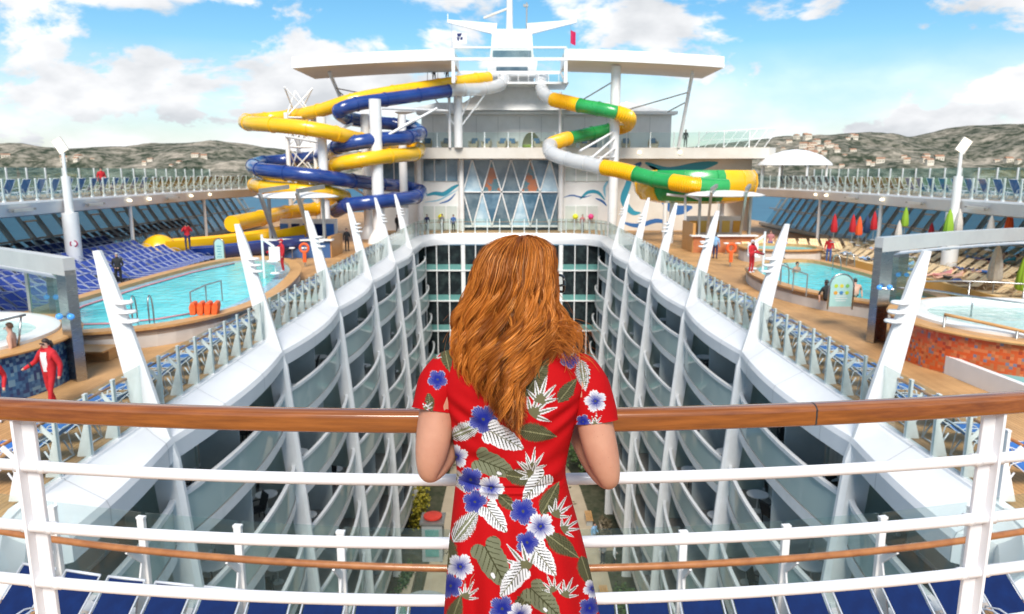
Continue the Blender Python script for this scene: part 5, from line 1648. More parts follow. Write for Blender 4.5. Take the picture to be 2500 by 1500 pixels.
def person(label, loc, rz=0, pose=None, top=WHITEC, legs=NAVYC, shoes=WHITEC, skin=SK, hair='dark', hat=None, long_sleeve=True, long_legs=True, bulk=1.0, scale=1.0, cut=None, extras=None, group=None):
    J = dict(J0)
    if pose: J.update(pose)
    keep = [n for n in J if not (cut and n[:3] in cut)]
    bones = [b for b in BON if b[0] in keep and b[1] in keep]
    JJ = {n: J[n] for n in keep}
    def rad(n):
        r = RAD[n[:3]]
        k = bulk if n[:3] in ('che', 'spi', 'sho', 'elb', 'wri') else 1.0
        return (r[0] * k, r[1] * k)
    me = skin_mesh('person', JJ, bones, rad, 'pel')
    mats = [top, legs, shoes, skin]
    for m in mats: me.materials.append(m)
    def slot(b):
        a, c = b[0][:3], b[1][:3]
        if c in ('hea', 'top') or a == 'hea': return 3
        if a == 'che' and c == 'nec': return 0
        if c == 'han': return 3
        if c == 'wri': return 0 if long_sleeve else 3
        if c in ('sho', 'elb', 'che', 'spi'): return 0 if top is not None else 3
        if c == 'toe': return 2
        if c == 'ank': return 1 if long_legs else 3
        return 1
    V_ = {n: Vector(p) for n, p in JJ.items()}
    sl = [(V_[a], V_[b], slot((a, b)), (RAD[a[:3]][0] + RAD[b[:3]][0]) / 2) for a, b in bones]
    for f in me.polygons:
        c = f.center
        f.material_index = min(sl, key=lambda q: seg_d(c, q[0], q[1]) / q[3])[2]
    o = link('person', me, None, loc, rz)
    o.scale = (scale,) * 3
    tag(o, label, 'person', group)
    hc = V_['hea'] * .45 + V_['top'] * .55
    a = MB()
    vs = []
    for i in range(7):
        th = R(90) - i / 6 * R(112)
        for j in range(12):
            an = 2 * math.pi * j / 12
            front = max(0, -math.sin(an))
            z_ = math.sin(th) * .115
            r_ = math.cos(th) * (.098 - .028 * front * (1 if i > 3 else 0))
            if i > 4 and front > .25: z_ = math.sin(R(90) - 4 / 6 * R(112)) * .115; r_ = .075
            vs.append((hc.x + r_ * math.cos(an) * .93, hc.y + .012 + r_ * math.sin(an) * 1.05, hc.z + .012 + z_))
    a.add(vs, [(i * 12 + j, i * 12 + (j + 1) % 12, (i + 1) * 12 + (j + 1) % 12, (i + 1) * 12 + j) for i in range(6) for j in range(12)])
    if hat is not None:
        a.build('cap', hat, o, smooth=True)
        b_ = MB(); b_.lathe([(.02, 0), (.09, 0), (.09, .015), (.02, .018)], 14); b_.build('cap_peak', hat, o, loc=(hc.x, hc.y - .10, hc.z + .05))
    else:
        a.build('hair', HAIRM[hair], o, smooth=True)
    # face: nose, eyes, mouth
    f = MB(); f.tube([(hc.x, hc.y - .09, hc.z - .005), (hc.x, hc.y - .125, hc.z - .045), (hc.x, hc.y - .09, hc.z - .05)], [.008, .016, .01], 6); f.build('nose', skin, o, smooth=True)
    f = MB()
    for s_ in (-1, 1): f.box(hc.x + s_ * .032, hc.y - .093, hc.z - .008, .026, .012, .012)
    f.build('eyes', HAIRM['dark'], o)
    f = MB(); f.box(hc.x, hc.y - .092, hc.z - .078, .045, .012, .01); f.build('mouth', PINKC, o)
    return o
# staff in red on the left walkway
arm = {'elbR': (-.36, -.02, 1.17), 'wriR': (-.52, -.20, 1.02), 'hanR': (-.58, -.26, .98), 'elbL': (.30, .08, 1.12), 'wriL': (.31, .02, .86), 'hanL': (.31, -.02, .77),
       'kneL': (.10, -.10, .50), 'ankL': (.11, -.16, .10), 'toeL': (.13, -.32, .05), 'ankR': (-.11, .16, .12), 'toeR': (-.12, .01, .04), 'kneR': (-.10, .02, .50)}
o = person('staff woman in open red jacket over a white shirt striding below the left pergola', (-11.85, 17.9, 0), R(-18), arm, RED, RED, WHITEC, SK, 'dark', bulk=1.42, scale=1.04)
a = MB(); a.add([(x_, y_ + abs(x_) * .55 + .012, z_) for z_, y_ in ((1.45, -.155), (1.34, -.178), (1.22, -.172), (1.1, -.158), (.96, -.142)) for x_ in (-.10, -.05, 0, .05, .10)], [(5 * r_ + c_, 5 * r_ + c_ + 1, 5 * r_ + c_ + 6, 5 * r_ + c_ + 5) for r_ in range(4) for c_ in range(4)]); a.build('white_shirt', WHITEC, o, smooth=True)
a = MB(); a.box(0, -.10, 1.655, .13, .03, .026); a.build('sunglasses', BLACKC, o)
a = MB(); a.tube([(-.43, -.10, 1.10), (-.455, -.125, 1.085)], .075, 10); a.build('cuff_band', BLACKC, o)
a = MB(); a.tube([(.02, .09, 1.68), (.02, .13, 1.6), (0, .12, 1.45)], [.05, .05, .02], 8); a.build('ponytail', HAIRM['dark'], o, smooth=True)
person('staff member in red with white shoes, cut off by the left frame edge', (-12.55, 16.75, 0), R(30), {'elbL': (.3, .1, 1.12)}, RED, RED, WHITEC, SK, 'dark', bulk=1.25)
# pool guards
o = person('lifeguard in red with a red cap on the left pool rim, arm stretched out', (-12.25, 38.4, .72), R(-60), {'elbR': (-.30, -.2, 1.28), 'wriR': (-.38, -.42, 1.18), 'hanR': (-.4, -.52, 1.14)}, RED, RED, WHITEC, SK, hat=RED, bulk=1.2)
a = MB(); a.tube([(-.30, -.25, 1.24), (-.42, -.7, 1.02)], .07, 8); a.build('rescue_tube', RED, o, smooth=True)
o = person('lifeguard in red with a white cap beside the right pool', (12.65, 38.0, .72), R(35), {'elbR': (-.33, -.08, 1.16), 'wriR': (-.5, -.2, 1.12), 'hanR': (-.58, -.24, 1.1), 'elbL': (.33, -.05, 1.16), 'wriL': (.36, -.22, 1.05), 'hanL': (.36, -.28, 1.04)}, RED, RED, WHITEC, SK, hat=WHITEC, bulk=1.2)
a = MB(); a.tube([(-.6, -.3, 1.08), (-.2, -.3, 1.15), (.5, -.35, 1.0)], .06, 8); a.build('rescue_tube', RED, o, smooth=True)
person('man in dark suit standing with folded hands before the left terrace', (-20.2, 36.8, .17), R(15), {'wriL': (.1, -.17, 1.0), 'hanL': (.02, -.2, .98), 'wriR': (-.1, -.17, 1.0), 'hanR': (-.02, -.21, .99)}, BLACKC, BLACKC, BLACKC, SK, 'grey', bulk=1.1)
o = person('man in a red top and navy trousers raising a camera beside the yellow trough', (-20.9, 46.6, 1.0), R(25), {'elbL': (.3, -.18, 1.22), 'wriL': (.1, -.28, 1.56), 'hanL': (.05, -.26, 1.62), 'elbR': (-.3, -.18, 1.22), 'wriR': (-.1, -.28, 1.56), 'hanR': (-.05, -.26, 1.62)}, RED, NAVYC, BLACKC, SK, 'dark', bulk=1.2)
a = MB(); a.box(0, -.26, 1.64, .14, .08, .09); a.build('camera', BLACKC, o)
# bathers (legs below the water, left out)
LEG = ('kne', 'ank', 'toe')
p = atz(1945, 668, .5); person('swimmer with only head and shoulders above the right pool', (p.x, p.y, -.62), R(20), None, SKT, SKT, SKT, SKT, 'dark', cut=LEG)
p = atz(2015, 735, .5); person('woman in a dark swimsuit standing in the right pool left of the sign', (p.x, p.y, -.34), R(200), {'elbL': (.28, -.1, 1.15)}, BLACKC, BLACKC, SK, SK, 'dark', long_sleeve=False, cut=LEG)
p = atz(2088, 730, .5); person('man with bare back leaning forward in the right pool beside the sign', (p.x, p.y, -.28), R(160), {'che': (.02, -.16, 1.3), 'nec': (.03, -.24, 1.4), 'hea': (.03, -.3, 1.48), 'top': (.03, -.32, 1.57), 'shoL': (.21, -.15, 1.34), 'shoR': (-.17, -.15, 1.34), 'elbL': (.28, -.3, 1.12), 'elbR': (-.25, -.3, 1.12)}, SK, BLACKC, SK, SK, 'dark', cut=LEG)
p = atz(28, 838, 1.45); person('bather with brown hair sitting in the left whirlpool', (p.x, p.y, .25), R(-70), None, SK, BLACKC, SK, SK, 'brown', cut=LEG)
# people by the far doors and on the decks
for lab, loc, rz, tp, lg, hr in (
    ('person in navy by the doors left of the lattice window', (-8.6, 73.6, 0), .3, NAVYC, NAVYC, 'dark'),
    ('person in black beside the left glass corner of the opening', (-11.5, 72.8, 0), 1, BLACKC, BLACKC, 'dark'),
    ('person in a grey top with a bag by the doors left of the lattice window', (-7.1, 73.9, 0), -.5, GREYC, BLACKC, 'brown'),
    ('person in blue leaning by the left pilaster of the lattice window', (-5.9, 73.2, 0), .2, BLUEC, BLACKC, 'dark'),
    ('person in rose by the doors right of the lattice window', (7.1, 73.2, 0), .2, PINKC, GREYC, 'brown'),
    ('person in red behind the tallest slide column', (-13.3, 66.5, 0), -1, RED, RED, 'dark'),
    ('person in black walking beside the blue bar', (-12.6, 55.2, 0), .6, BLACKC, BLACKC, 'dark'),
    ('guest in a sky blue shirt beside the orange bar', (14.2, 50.4, 0), 2.6, SKYC, NAVYC, 'dark'),
    ('guest in blue standing by the small far pool', (17.6, 46.9, .4), .6, BLUEC, SKYC, 'dark'),
    ('guest in a rose shirt behind the small far pool', (19.0, 53.2, 0), -.4, PINKC, BLUEC, 'brown'),
    ('guest in black on the balcony behind the right slide', (17.4, 74.4, 8.36), 0, BLACKC, BLACKC, 'dark'),
    ('guest in dark clothes on the slide launch platform', (-7.8, 75.4, 14.76), .4, NAVYC, BLACKC, 'dark'),
    ('guest in grey on the slide launch platform near the navy tube', (-6.5, 75.6, 14.76), -.3, GREYC, NAVYC, 'dark'),
    ('guest in red standing on the left upper deck', (-28.2, 50.5, UZ + .02), .8, RED, NAVYC, 'dark'),
    ('stroller in a sky blue shirt on the garden path below', (5.7, 46.4, -19.59), .7, SKYC, GREYC, 'dark'),
    ('bent figure in grey on the garden path below', (6.0, 44.0, -19.59), -1.0, GREYC, BLACKC, 'brown'),
    ('person in black at the edge of the garden path below', (6.35, 36.0, -19.59), .4, BLACKC, BLACKC, 'dark'),
    ('person in white beside the garden planting below', (6.7, 43.5, -19.59), 1.4, WHITEC, BLACKC, 'dark'),
    ('guest in red standing behind the right pool loungers', (21.0, 47.8, .02), -.3, RED, BLUEC, 'dark')):
    person(lab, loc, rz, {'wriL': (.22, -.16, 1.0), 'hanL': (.16, -.2, 1.0)}, tp, lg, BLACKC, SK, hr, bulk=1.1)
# sunbathers and towels on the striped loungers
LIE = {'pel': (0, 0, 0), 'spi': (-.18, 0, .03), 'che': (-.38, 0, .14), 'nec': (-.52, 0, .24), 'hea': (-.62, 0, .33), 'top': (-.70, 0, .39)}
for s_, n_ in ((1, 'L'), (-1, 'R')):
    LIE.update({'hip' + n_: (.05, .1 * s_, 0), 'kne' + n_: (.45, .11 * s_, .1 if s_ > 0 else .02), 'ank' + n_: (.82, .1 * s_, 0), 'toe' + n_: (.86, .11 * s_, .12), 'sho' + n_: (-.42, .19 * s_, .14), 'elb' + n_: (-.22, .27 * s_, .06), 'wri' + n_: (.02, .26 * s_, .06), 'han' + n_: (.1, .25 * s_, .06)})
cand = [q for q in towels if q[1] > 33 and q[0] < 28 and abs(q[0]) / (q[1] * .983 + 1) < .69]
rs = random.Random(12)
rs.shuffle(cand)
for i, (x, y, z) in enumerate(cand[:7]):
    person(f'sunbather lying on a striped lounger, {["in blue", "in black", "in sky blue", "in navy", "in teal", "in white", "in rose"][i]} swimwear', (x, y, z + .46), math.pi, LIE, SK if i % 2 else [BLUEC, BLACKC, SKYC, NAVYC, TEALC, WHITEC, PINKC][i], [BLUEC, BLACKC, SKYC, NAVYC, TEALC, WHITEC, PINKC][i], SK, SK, 'brown', long_sleeve=False, long_legs=False)
TOW = [mat('blue_towel', (.10, .22, .50), .95, bump=(60, .4, .01)), mat('white_towel', (.75, .75, .76), .95, bump=(60, .4, .01)), mat('sky_towel', (.28, .45, .66), .95, bump=(60, .4, .01)), mat('navy_towel', (.03, .07, .2), .95)]
for i, (x, y, z) in enumerate(cand[7:23]):
    a = MB(); k = 9; vs = []
    off = rs.uniform(-.2, .3)
    for r_ in range(k):
        u = r_ / (k - 1) * .9 - .45
        for c_ in range(5):
            vv = (c_ / 4 - .5) * rs.uniform(.5, .62)
            vs.append((u + rs.uniform(-.03, .03), vv, .36 + rs.uniform(0, .07) + (.1 if rs.random() < .15 else 0)))
    a.add(vs, [(r_ * 5 + c_, r_ * 5 + c_ + 1, (r_ + 1) * 5 + c_ + 1, (r_ + 1) * 5 + c_) for r_ in range(k - 1) for c_ in range(4)])
    c_ = i % 4
    o = a.build('beach_towel', TOW[c_], smooth=True, loc=(x - off, y, z + .02))
    tag(o, f'crumpled {["blue", "white", "pale blue", "navy"][c_]} towel on a striped lounger', 'towel', 'towels on the striped loungers')

# ------------------------------------------------------------------ closed parasols
def parasol(label, loc, h, m, rad=.28, pole=None):
    t = thing('closed_parasol', label, 'parasol', loc)
    a = MB(); a.tube([(0, 0, 0), (0, 0, h)], .03, 8); a.build('pole', M['steel_grey'], t)
    a = MB(); n = 24; st = [(h - 1.75, .75), (h - 1.6, 1.0), (h - 1.0, .85), (h - .4, .5), (h - .08, .16), (h + .02, .05)]
    for z, k in st:
        for j in range(n):
            an = 2 * math.pi * j / n
            r_ = rad * k * (1 + .22 * math.cos(8 * an))
            a.v.append((r_ * math.cos(an), r_ * math.sin(an), z))
    for i in range(len(st) - 1):
        for j in range(n):
            a.f.append([i * n + j, i * n + (j + 1) % n, (i + 1) * n + (j + 1) % n, (i + 1) * n + j]); a.m.append(0)
    a.build('folded_canopy', m, t, smooth=True)
    a = MB(); a.lathe([(.25, 0), (.27, .06), (.05, .1)], 16); a.build('base', M['grey'], t)
    return t
PC = {'red': mat('red_canvas', (.45, .012, .02), .8), 'orange': mat('orange_canvas', (.75, .10, .02), .8), 'lime': mat('lime_canvas', (.25, .42, .03), .8), 'cream': mat('cream_canvas', (.62, .58, .53), .85, var=((.5, .46, .42), 8, .4, .7)), 'navy': mat('navy_canvas', (.02, .05, .13), .8)}
for lab, x, yb, Y, c in (('red closed parasol, leftmost of the row behind the right pool', 2013, 566, 47, 'red'), ('red closed parasol just left of the orange one', 2058, 566, 48, 'red'), ('orange closed parasol in the row behind the right pool', 2073, 573, 46, 'orange'),
                         ('navy closed parasol between the orange and the tall red one', 2092, 568, 48, 'navy'), ('tall red closed parasol beside the slim white post', 2109, 560, 47, 'red'), ('lime closed parasol hanging below the right fascia', 2184, 552, 44, 'lime'),
                         ('cream closed parasol half hidden by the right pergola beam', 2168, 585, 44, 'cream'), ('red closed parasol just above the right pergola beam', 2246, 590, 44, 'red'), ('lime closed parasol in front of the right pillar', 2288, 575, 33, 'lime'),
                         ('tall cream closed parasol right of the pillar', 2312, 565, 38, 'cream'), ('cream closed parasol above the right pergola beam', 2389, 580, 38, 'cream'), ('orange closed parasol near the right frame edge', 2434, 570, 38, 'orange')):
    p = vat(x, yb, Y)
    parasol(lab, (p.x, Y, p.z - .55), 2.75, PC[c]).scale = (.68, .68, .68)
p = vat(2402, 670, 33); parasol('cream pleated parasol standing among the striped loungers', (p.x, 33, .2), 2.6, PC['cream'], .27)
p = vat(2478, 650, 31.5); parasol('lime closed parasol cut by the right frame edge', (p.x, 31.5, .2), 2.4, PC['lime'], .3)

# ------------------------------------------------------------------ pool furniture
def arch_sign(label, loc, w_, h_, rz, dots):
    t = thing('arched_sign', label, 'sign', loc, rz)
    def arch(w2, h2, z0):
        return [(-w2, z0), (w2, z0), (w2, h2 - w2)] + [(w2 * math.cos(R(q)), h2 - w2 + w2 * math.sin(R(q))) for q in range(15, 180, 15)] + [(-w2, h2 - w2)]
    a = MB(); pa = arch(w_ / 2, h_, .12); n = len(pa)
    a.add([(x, -.02, z) for x, z in pa] + [(x, .02, z) for x, z in pa], [list(range(n)), list(range(n, 2 * n))[::-1]] + [(i, (i + 1) % n, n + (i + 1) % n, n + i) for i in range(n)])
    a.build('panel', mat('mint_sign_panel', (.42, .68, .64), .4, var=((.36, .6, .6), 2, .4, .7)) if 'mint_sign_panel' not in bpy.data.materials else bpy.data.materials['mint_sign_panel'], t)
    a = MB(); pb = [(w_ / 2 + .05, 0)] + [(w_ / 2 + .05, h_ - w_ / 2)] + [((w_ / 2 + .05) * math.cos(R(q)), h_ - w_ / 2 + (w_ / 2 + .05) * math.sin(R(q))) for q in range(15, 180, 15)] + [(-w_ / 2 - .05, h_ - w_ / 2), (-w_ / 2 - .05, 0)]
    a.tube([(x, 0, z) for x, z in pb], .03, 7); a.build('frame', M['steel'], t, smooth=True)
    if dots:
        cs = [mat('lime_dot', (.45, .6, .05), .5), mat('yellow_dot', (.7, .6, .08), .5), mat('green_dot', (.2, .5, .12), .5), mat('orange_dot', (.7, .35, .05), .5), mat('blue_dot', (.08, .25, .5), .5)]
        for r_ in range(2):
            for c_ in range(3):
                a = MB(); a.lathe([(.01, 0), (.075, 0), (.075, .006), (.01, .008)], 14)
                o = a.build('symbol', cs[(r_ * 3 + c_) % 5], t, loc=((c_ - 1) * .22, -.022, h_ - .42 - r_ * .27)); o.rotation_euler = (R(90), 0, 0)
        for k in range(4):
            a = MB(); a.box(0, -.022, .62 - k * .09, .5 - .1 * (k % 2), .004, .03); a.build('text_line', M['white'], t)
    else:
        for k in range(6):
            a = MB(); a.box(0, -.022, h_ - .45 - k * .17, .34 - .1 * (k % 2), .004, .05); a.build('text_line', M['swirl_teal'], t)
    return t
p = atz(2050, 756, .72); arch_sign('arched pale turquoise sign with six coloured symbols at the right pool', (p.x, p.y, .72), .86, 1.35, 0, True)
p = atz(537, 632, .5); arch_sign('arched turquoise rules sign behind the left pool', (p.x, p.y, .2), .62, 1.55, R(-10), False)
p = vat(1845, 640, 40); 
def grab(label, loc, rz, w_=.55, h_=.95, d=.5):
    t = thing('pool_ladder', label, 'pool ladder', loc, rz)
    for x in (-w_ / 2, w_ / 2):
        a = MB(); a.tube(smooth_path([(x, 0, 0), (x, 0, h_ * .75), (x, d * .3, h_), (x, d * .75, h_ * .9), (x, d, h_ * .45), (x, d, -.2)], 4), .028, 7); a.build('grab_rail', M['steel'], t, smooth=True)
    return t
p = atz(345, 790, .72); grab('steel grab rails of the left pool ladder', (p.x, p.y, .72), R(10))
p = atz(1895, 690, .72); grab('steel grab rails on the near side of the right pool', (p.x, p.y, .72), R(-70))
p = atz(2050, 652, .72); grab('steel grab rails on the far side of the right pool', (p.x, p.y, .5), R(-150), 1.2)
def fence_rail(label, pts, h_):
    t = thing('pool_rail', label, 'rail', (0, 0, 0))
    pts = [Vector(p) for p in pts]
    a = MB(); a.tube([p + Vector((0, 0, h_)) for p in pts], .03, 7); a.build('top_rail', M['steel_grey'], t)
    for p in pts:
        a = MB(); a.tube([p, p + Vector((0, 0, h_))], .028, 7); a.build('post', M['steel_grey'], t)
    return t
fence_rail('grey rail beside the orange floats on the left pool rim', [atz(468, 768, .72), atz(505, 748, .72), atz(543, 735, .72)], .85)
fence_rail('grey rail beside the steps of the right pool', [atz(1905, 695, .72), atz(1935, 710, .72), atz(1968, 724, .72)], .95)
M['float_orange'] = mat('orange_float_foam', (.78, .10, .015), .55, var=((.7, .14, .03), 6, .4, .7))
p0 = atz(495, 768, .72)
for i in range(4):
    a = MB()
    f = [(0, 0), (.2, 0), (.22, .3), (.17, .46), (.04, .46), (-.02, .3)]
    a.prism(f, -.3, .3); a.v = [(x, z, y) for x, y, z in a.v]
    o = a.build('orange_float', M['float_orange'], loc=(p0.x - .42 + i * .23, p0.y + .08 * i, .73)); o.rotation_euler = (0, .06 * i, .2)
    md = o.modifiers.new('bevel', 'BEVEL'); md.width = .03; md.segments = 2
    tag(o, f'orange foam float on the left pool rim, {["first", "second", "third", "fourth"][i]} from the left', 'float', 'orange floats')
for s, px, py in ((-1, 745, 640), (1, 1783, 640)):
    p = atz(px, py, .3)
    t = thing('lifebuoy_stand', f'orange rescue stand beside the {"left" if s < 0 else "right"} pool', 'rescue stand', (p.x, p.y, 0))
    a = MB(); a.tube([(0, 0, 0), (0, 0, 1.35)], .035, 8); a.build('post', M['steel_grey'], t)
    a = MB(); a.tube([(.27 * math.cos(R(q)), -.06, 1.2 + .27 * math.sin(R(q))) for q in range(0, 360, 20)], .085, 8, closed=True); a.build('lifebuoy', M['float_orange'], t, smooth=True)
    a = MB(); a.box(0, -.06, .65, .2, .14, .7); a.build('rescue_bag', M['float_orange'], t)
# swimming pool hoist chairs
for s, px, py in ((-1, 645, 672), (1, 1862, 660)):
    p = atz(px, py, .72)
    t = thing('pool_hoist', f'white pool hoist with a seat at the {"left" if s < 0 else "right"} pool', 'pool hoist', (p.x, p.y, .72))
    a = MB(); a.tube([(0, 0, -.6), (0, 0, 2.1)], .06, 10); a.build('mast', M['white'], t, smooth=40)
    a = MB(); a.beam((0, 0, 1.9), (.7 * -s, -.3, 1.5), .09, .1); a.build('arm', M['white'], t)
    a = MB(); a.box(-s * .7, -.3, 1.15, .55, .06, .7); a.box(-s * .7, -.5, .8, .55, .45, .06); a.build('seat', M['white'], t)
    a = MB(); a.tube([(-s * .7, -.3, 1.5), (-s * .7, -.3, .2)], .03, 6); a.lathe([(.22, .1), (.25, .15), (.2, .2)], 14, (-s * .7, -.4, 0)); a.build('foot_rest', M['white'], t)
# guest balloons / beach balls by the doors
for lab, x, c in (('yellow round float by the left doors', -7.3, (.75, .7, .02)), ('yellow round float by the right doors', 6.5, (.7, .75, .03)), ('pink round float by the right doors', 8.1, (.75, .06, .25))):
    a = MB(); a.lathe([(.02, -.3), (.2, -.22), (.32, 0), (.2, .22), (.02, .3)], 16)
    tag(a.build('round_float', mat(lab.split()[0] + '_vinyl_' + lab[-11:-6].strip(), c, .4), smooth=True, loc=(x, 74.7, 1.45)), lab, 'pool float')
# bar stools and stock on the bars
for s, cx, cy, sd in ((-1, -15.2, 50.2, 'blue'), (1, 16.0, 53.6, 'orange')):
    for i in range(5):
        t = thing('bar_stool', f'slim bar stool in front of the {sd} bar', 'stool', (cx - 1.8 + i * .85, cy, 0), 0, f'stools at the {sd} bar')
        a = MB(); a.lathe([(.2, .74), (.21, .78), (.18, .82)], 14); a.build('seat', M['white2'], t, smooth=40)
        a = MB(); a.tube([(0, 0, 0), (0, 0, .75)], .03, 7); a.lathe([(.2, 0), (.2, .03)], 14); a.build('stem', M['steel'], t)

# ------------------------------------------------------------------ near railing and the row of loungers below the balcony
P = []
for x in [-7.72, -6.34, -4.96, -3.58, -2.2, -.74, .74, 2.2, 3.58, 4.96, 6.34, 7.72]:
    y = 8.5 + .02 * x * x
    n_ = Vector((-.04 * x, 1)).normalized()
    P.append((x, y, n_.x, n_.y))
t = railing('glass railing with a wooden handrail at the near end of the opening', P, .1)
for c in t.children:
    if c.name.startswith('handrail'):
        c.scale = (1, 1, 1)
        bpy.data.objects.remove(c)
        break
g = MB(); base = Vector((P[0][0], P[0][1], .1))
line = []
for x in np.linspace(-8.2, 8.2, 60):
    line.append(Vector((x, 8.2 + .0195 * x * x, 1.17)) - base)
g.tube(line, .047, 10); g.build('handrail', M['rail_wood2'], t, smooth=True)
for i, x in enumerate(np.arange(-6.27, 6.4, .66)):
    y = 8.02 + .02 * x * x
    a_ = math.atan(.04 * x)
    hx_ = .15 + .80 * math.cos(R(38))
    nl = lounger('navy', (x + math.sin(a_) * hx_, y - math.cos(a_) * hx_, 0), -math.pi / 2 + a_ + rl.uniform(-.02, .02), 'navy sling lounger in the row below the balcony rail', 'navy loungers below the balcony')
    if nl is not None: nl.scale = (1, .86, 1)
# ------------------------------------------------------------------ balcony where the woman stands
mb = MB(); mb.box(0, -.75, 4.05, 7.0, 5.6, .3)
struct('balcony_floor', mb, M['teak'])
def RD_(x): return 1.925 + .06 * x * x + .018 * x
M['varnish'] = ramp_mat('varnished_mahogany', .22, [(.25, (.14, .036, .005)), (.5, (.24, .070, .010)), (.75, (.34, .105, .017))], scale=3.2, stretch=(1.2, 14, 22), coat=.7, detail=8)
M['bar_white'] = mat('gloss_white_bar', (.78, .78, .80), .3, var=((.72, .72, .74), 6, .4, .7), coat=.3)
bp = thing('balcony_railing', 'balcony railing with varnished wooden handrail and white bars in front of the woman', 'railing', (0, 0, 0))
xs = np.linspace(-2.3, 2.3, 70)
prof = []
for q in range(20):                                   # oval rail with a shallow groove along its near side
    an = 2 * math.pi * q / 20
    c, s = math.cos(an), math.sin(an)
    ry, rz_ = .036, .0335
    if s > .55: rz_ = .031
    k = 1.0
    dy = -ry * (abs(c) ** .8) * (1 if c > 0 else -1)
    if c > .8 and abs(s) < .35: dy += .005            # groove
    prof.append((dy, rz_ * (abs(s) ** .8) * (1 if s > 0 else -1)))
def seg_rail(x0, x1):
    xx = [x for x in np.linspace(x0, x1, 46)]
    a = MB()
    a.sweep(lambda i: [(xx[i], RD_(xx[i]) + p[0], 5.318 + p[1]) for p in prof], 46)
    return a.build('handrail', M['varnish'], bp, smooth=60)
JX = 0.862
seg_rail(-2.3, JX - .0025); seg_rail(JX + .0025, 2.3)
a = MB(); a.sweep(lambda i: [(JX - .004 + .008 * i, RD_(JX) + p[0] * .985, 5.318 + p[1] * .985) for p in prof], 2); a.build('rail_joint', M['rubber'], bp)
for z in (5.142, 4.948, 4.766, 4.58):
    a = MB(); a.tube([(x, RD_(x), z) for x in xs], .0172, 14); a.build('white_bar', M['bar_white'], bp, smooth=True)
for x in (-1.425, 1.44):
    a = MB()
    y = RD_(x)
    a.box(x, y + .012, 4.76, .044, .014, 1.06, rz=math.atan(.12 * x))
    o = a.build('post', M['bar_white'], bp)
    md = o.modifiers.new('bevel', 'BEVEL'); md.width = .003; md.segments = 2
    a = MB(); a.box(x + .026 * (1 if x > 0 else -1), y + .005, 4.76, .010, .045, 1.06, rz=math.atan(.12 * x)); a.build('post_flange', M['bar_white'], bp)
    for z in (5.142, 4.948, 4.766, 4.58):
        for q in (-.036, .042):
            a = MB(); a.tube([(x + q - .012, RD_(x + q), z), (x + q + .012, RD_(x + q), z)], .0195, 12); a.build('weld_collar', M['bar_white'], bp, smooth=True)

# ------------------------------------------------------------------ the woman
W = lambda x, y, Y: vat(x, y, Y)
YS = lambda vy: float(np.interp(vy, [570, 840, 900, 1130, 1300, 1600], [1.76, 1.735, 1.73, 1.69, 1.66, 1.64]))     # depth of her axis by picture height
def wj(vx, vy, Y): return tuple(W(vx, vy, Y))
WJ = {'pel': wj(1250, 1240, 1.67), 'spi': wj(1236, 1110, 1.70), 'che': wj(1238, 960, 1.735), 'nec': wj(1245, 860, 1.75), 'jaw': wj(1276, 772, 1.785), 'hea': wj(1266, 706, 1.78), 'top': wj(1238, 628, 1.765)}
WB = [('pel', 'spi'), ('spi', 'che'), ('che', 'nec'), ('nec', 'jaw'), ('jaw', 'hea'), ('hea', 'top')]
WR = {'pel': (.085, .055), 'spi': (.075, .05), 'che': (.095, .06), 'nec': (.055, .055), 'jaw': (.062, .068), 'hea': (.072, .085), 'top': (.06, .07)}
arms = {'L': [(1088, 898, 1.735, .050), (1062, 960, 1.715, .052), (1050, 1035, 1.69, .050), (1043, 1090, 1.672, .0475), (1036, 1130, 1.660, .036), (1031, 1160, 1.655, .022)],
        'R': [(1398, 908, 1.735, .050), (1425, 965, 1.715, .052), (1440, 1045, 1.69, .050), (1455, 1102, 1.672, .0475), (1468, 1146, 1.660, .036), (1478, 1176, 1.655, .022)]}
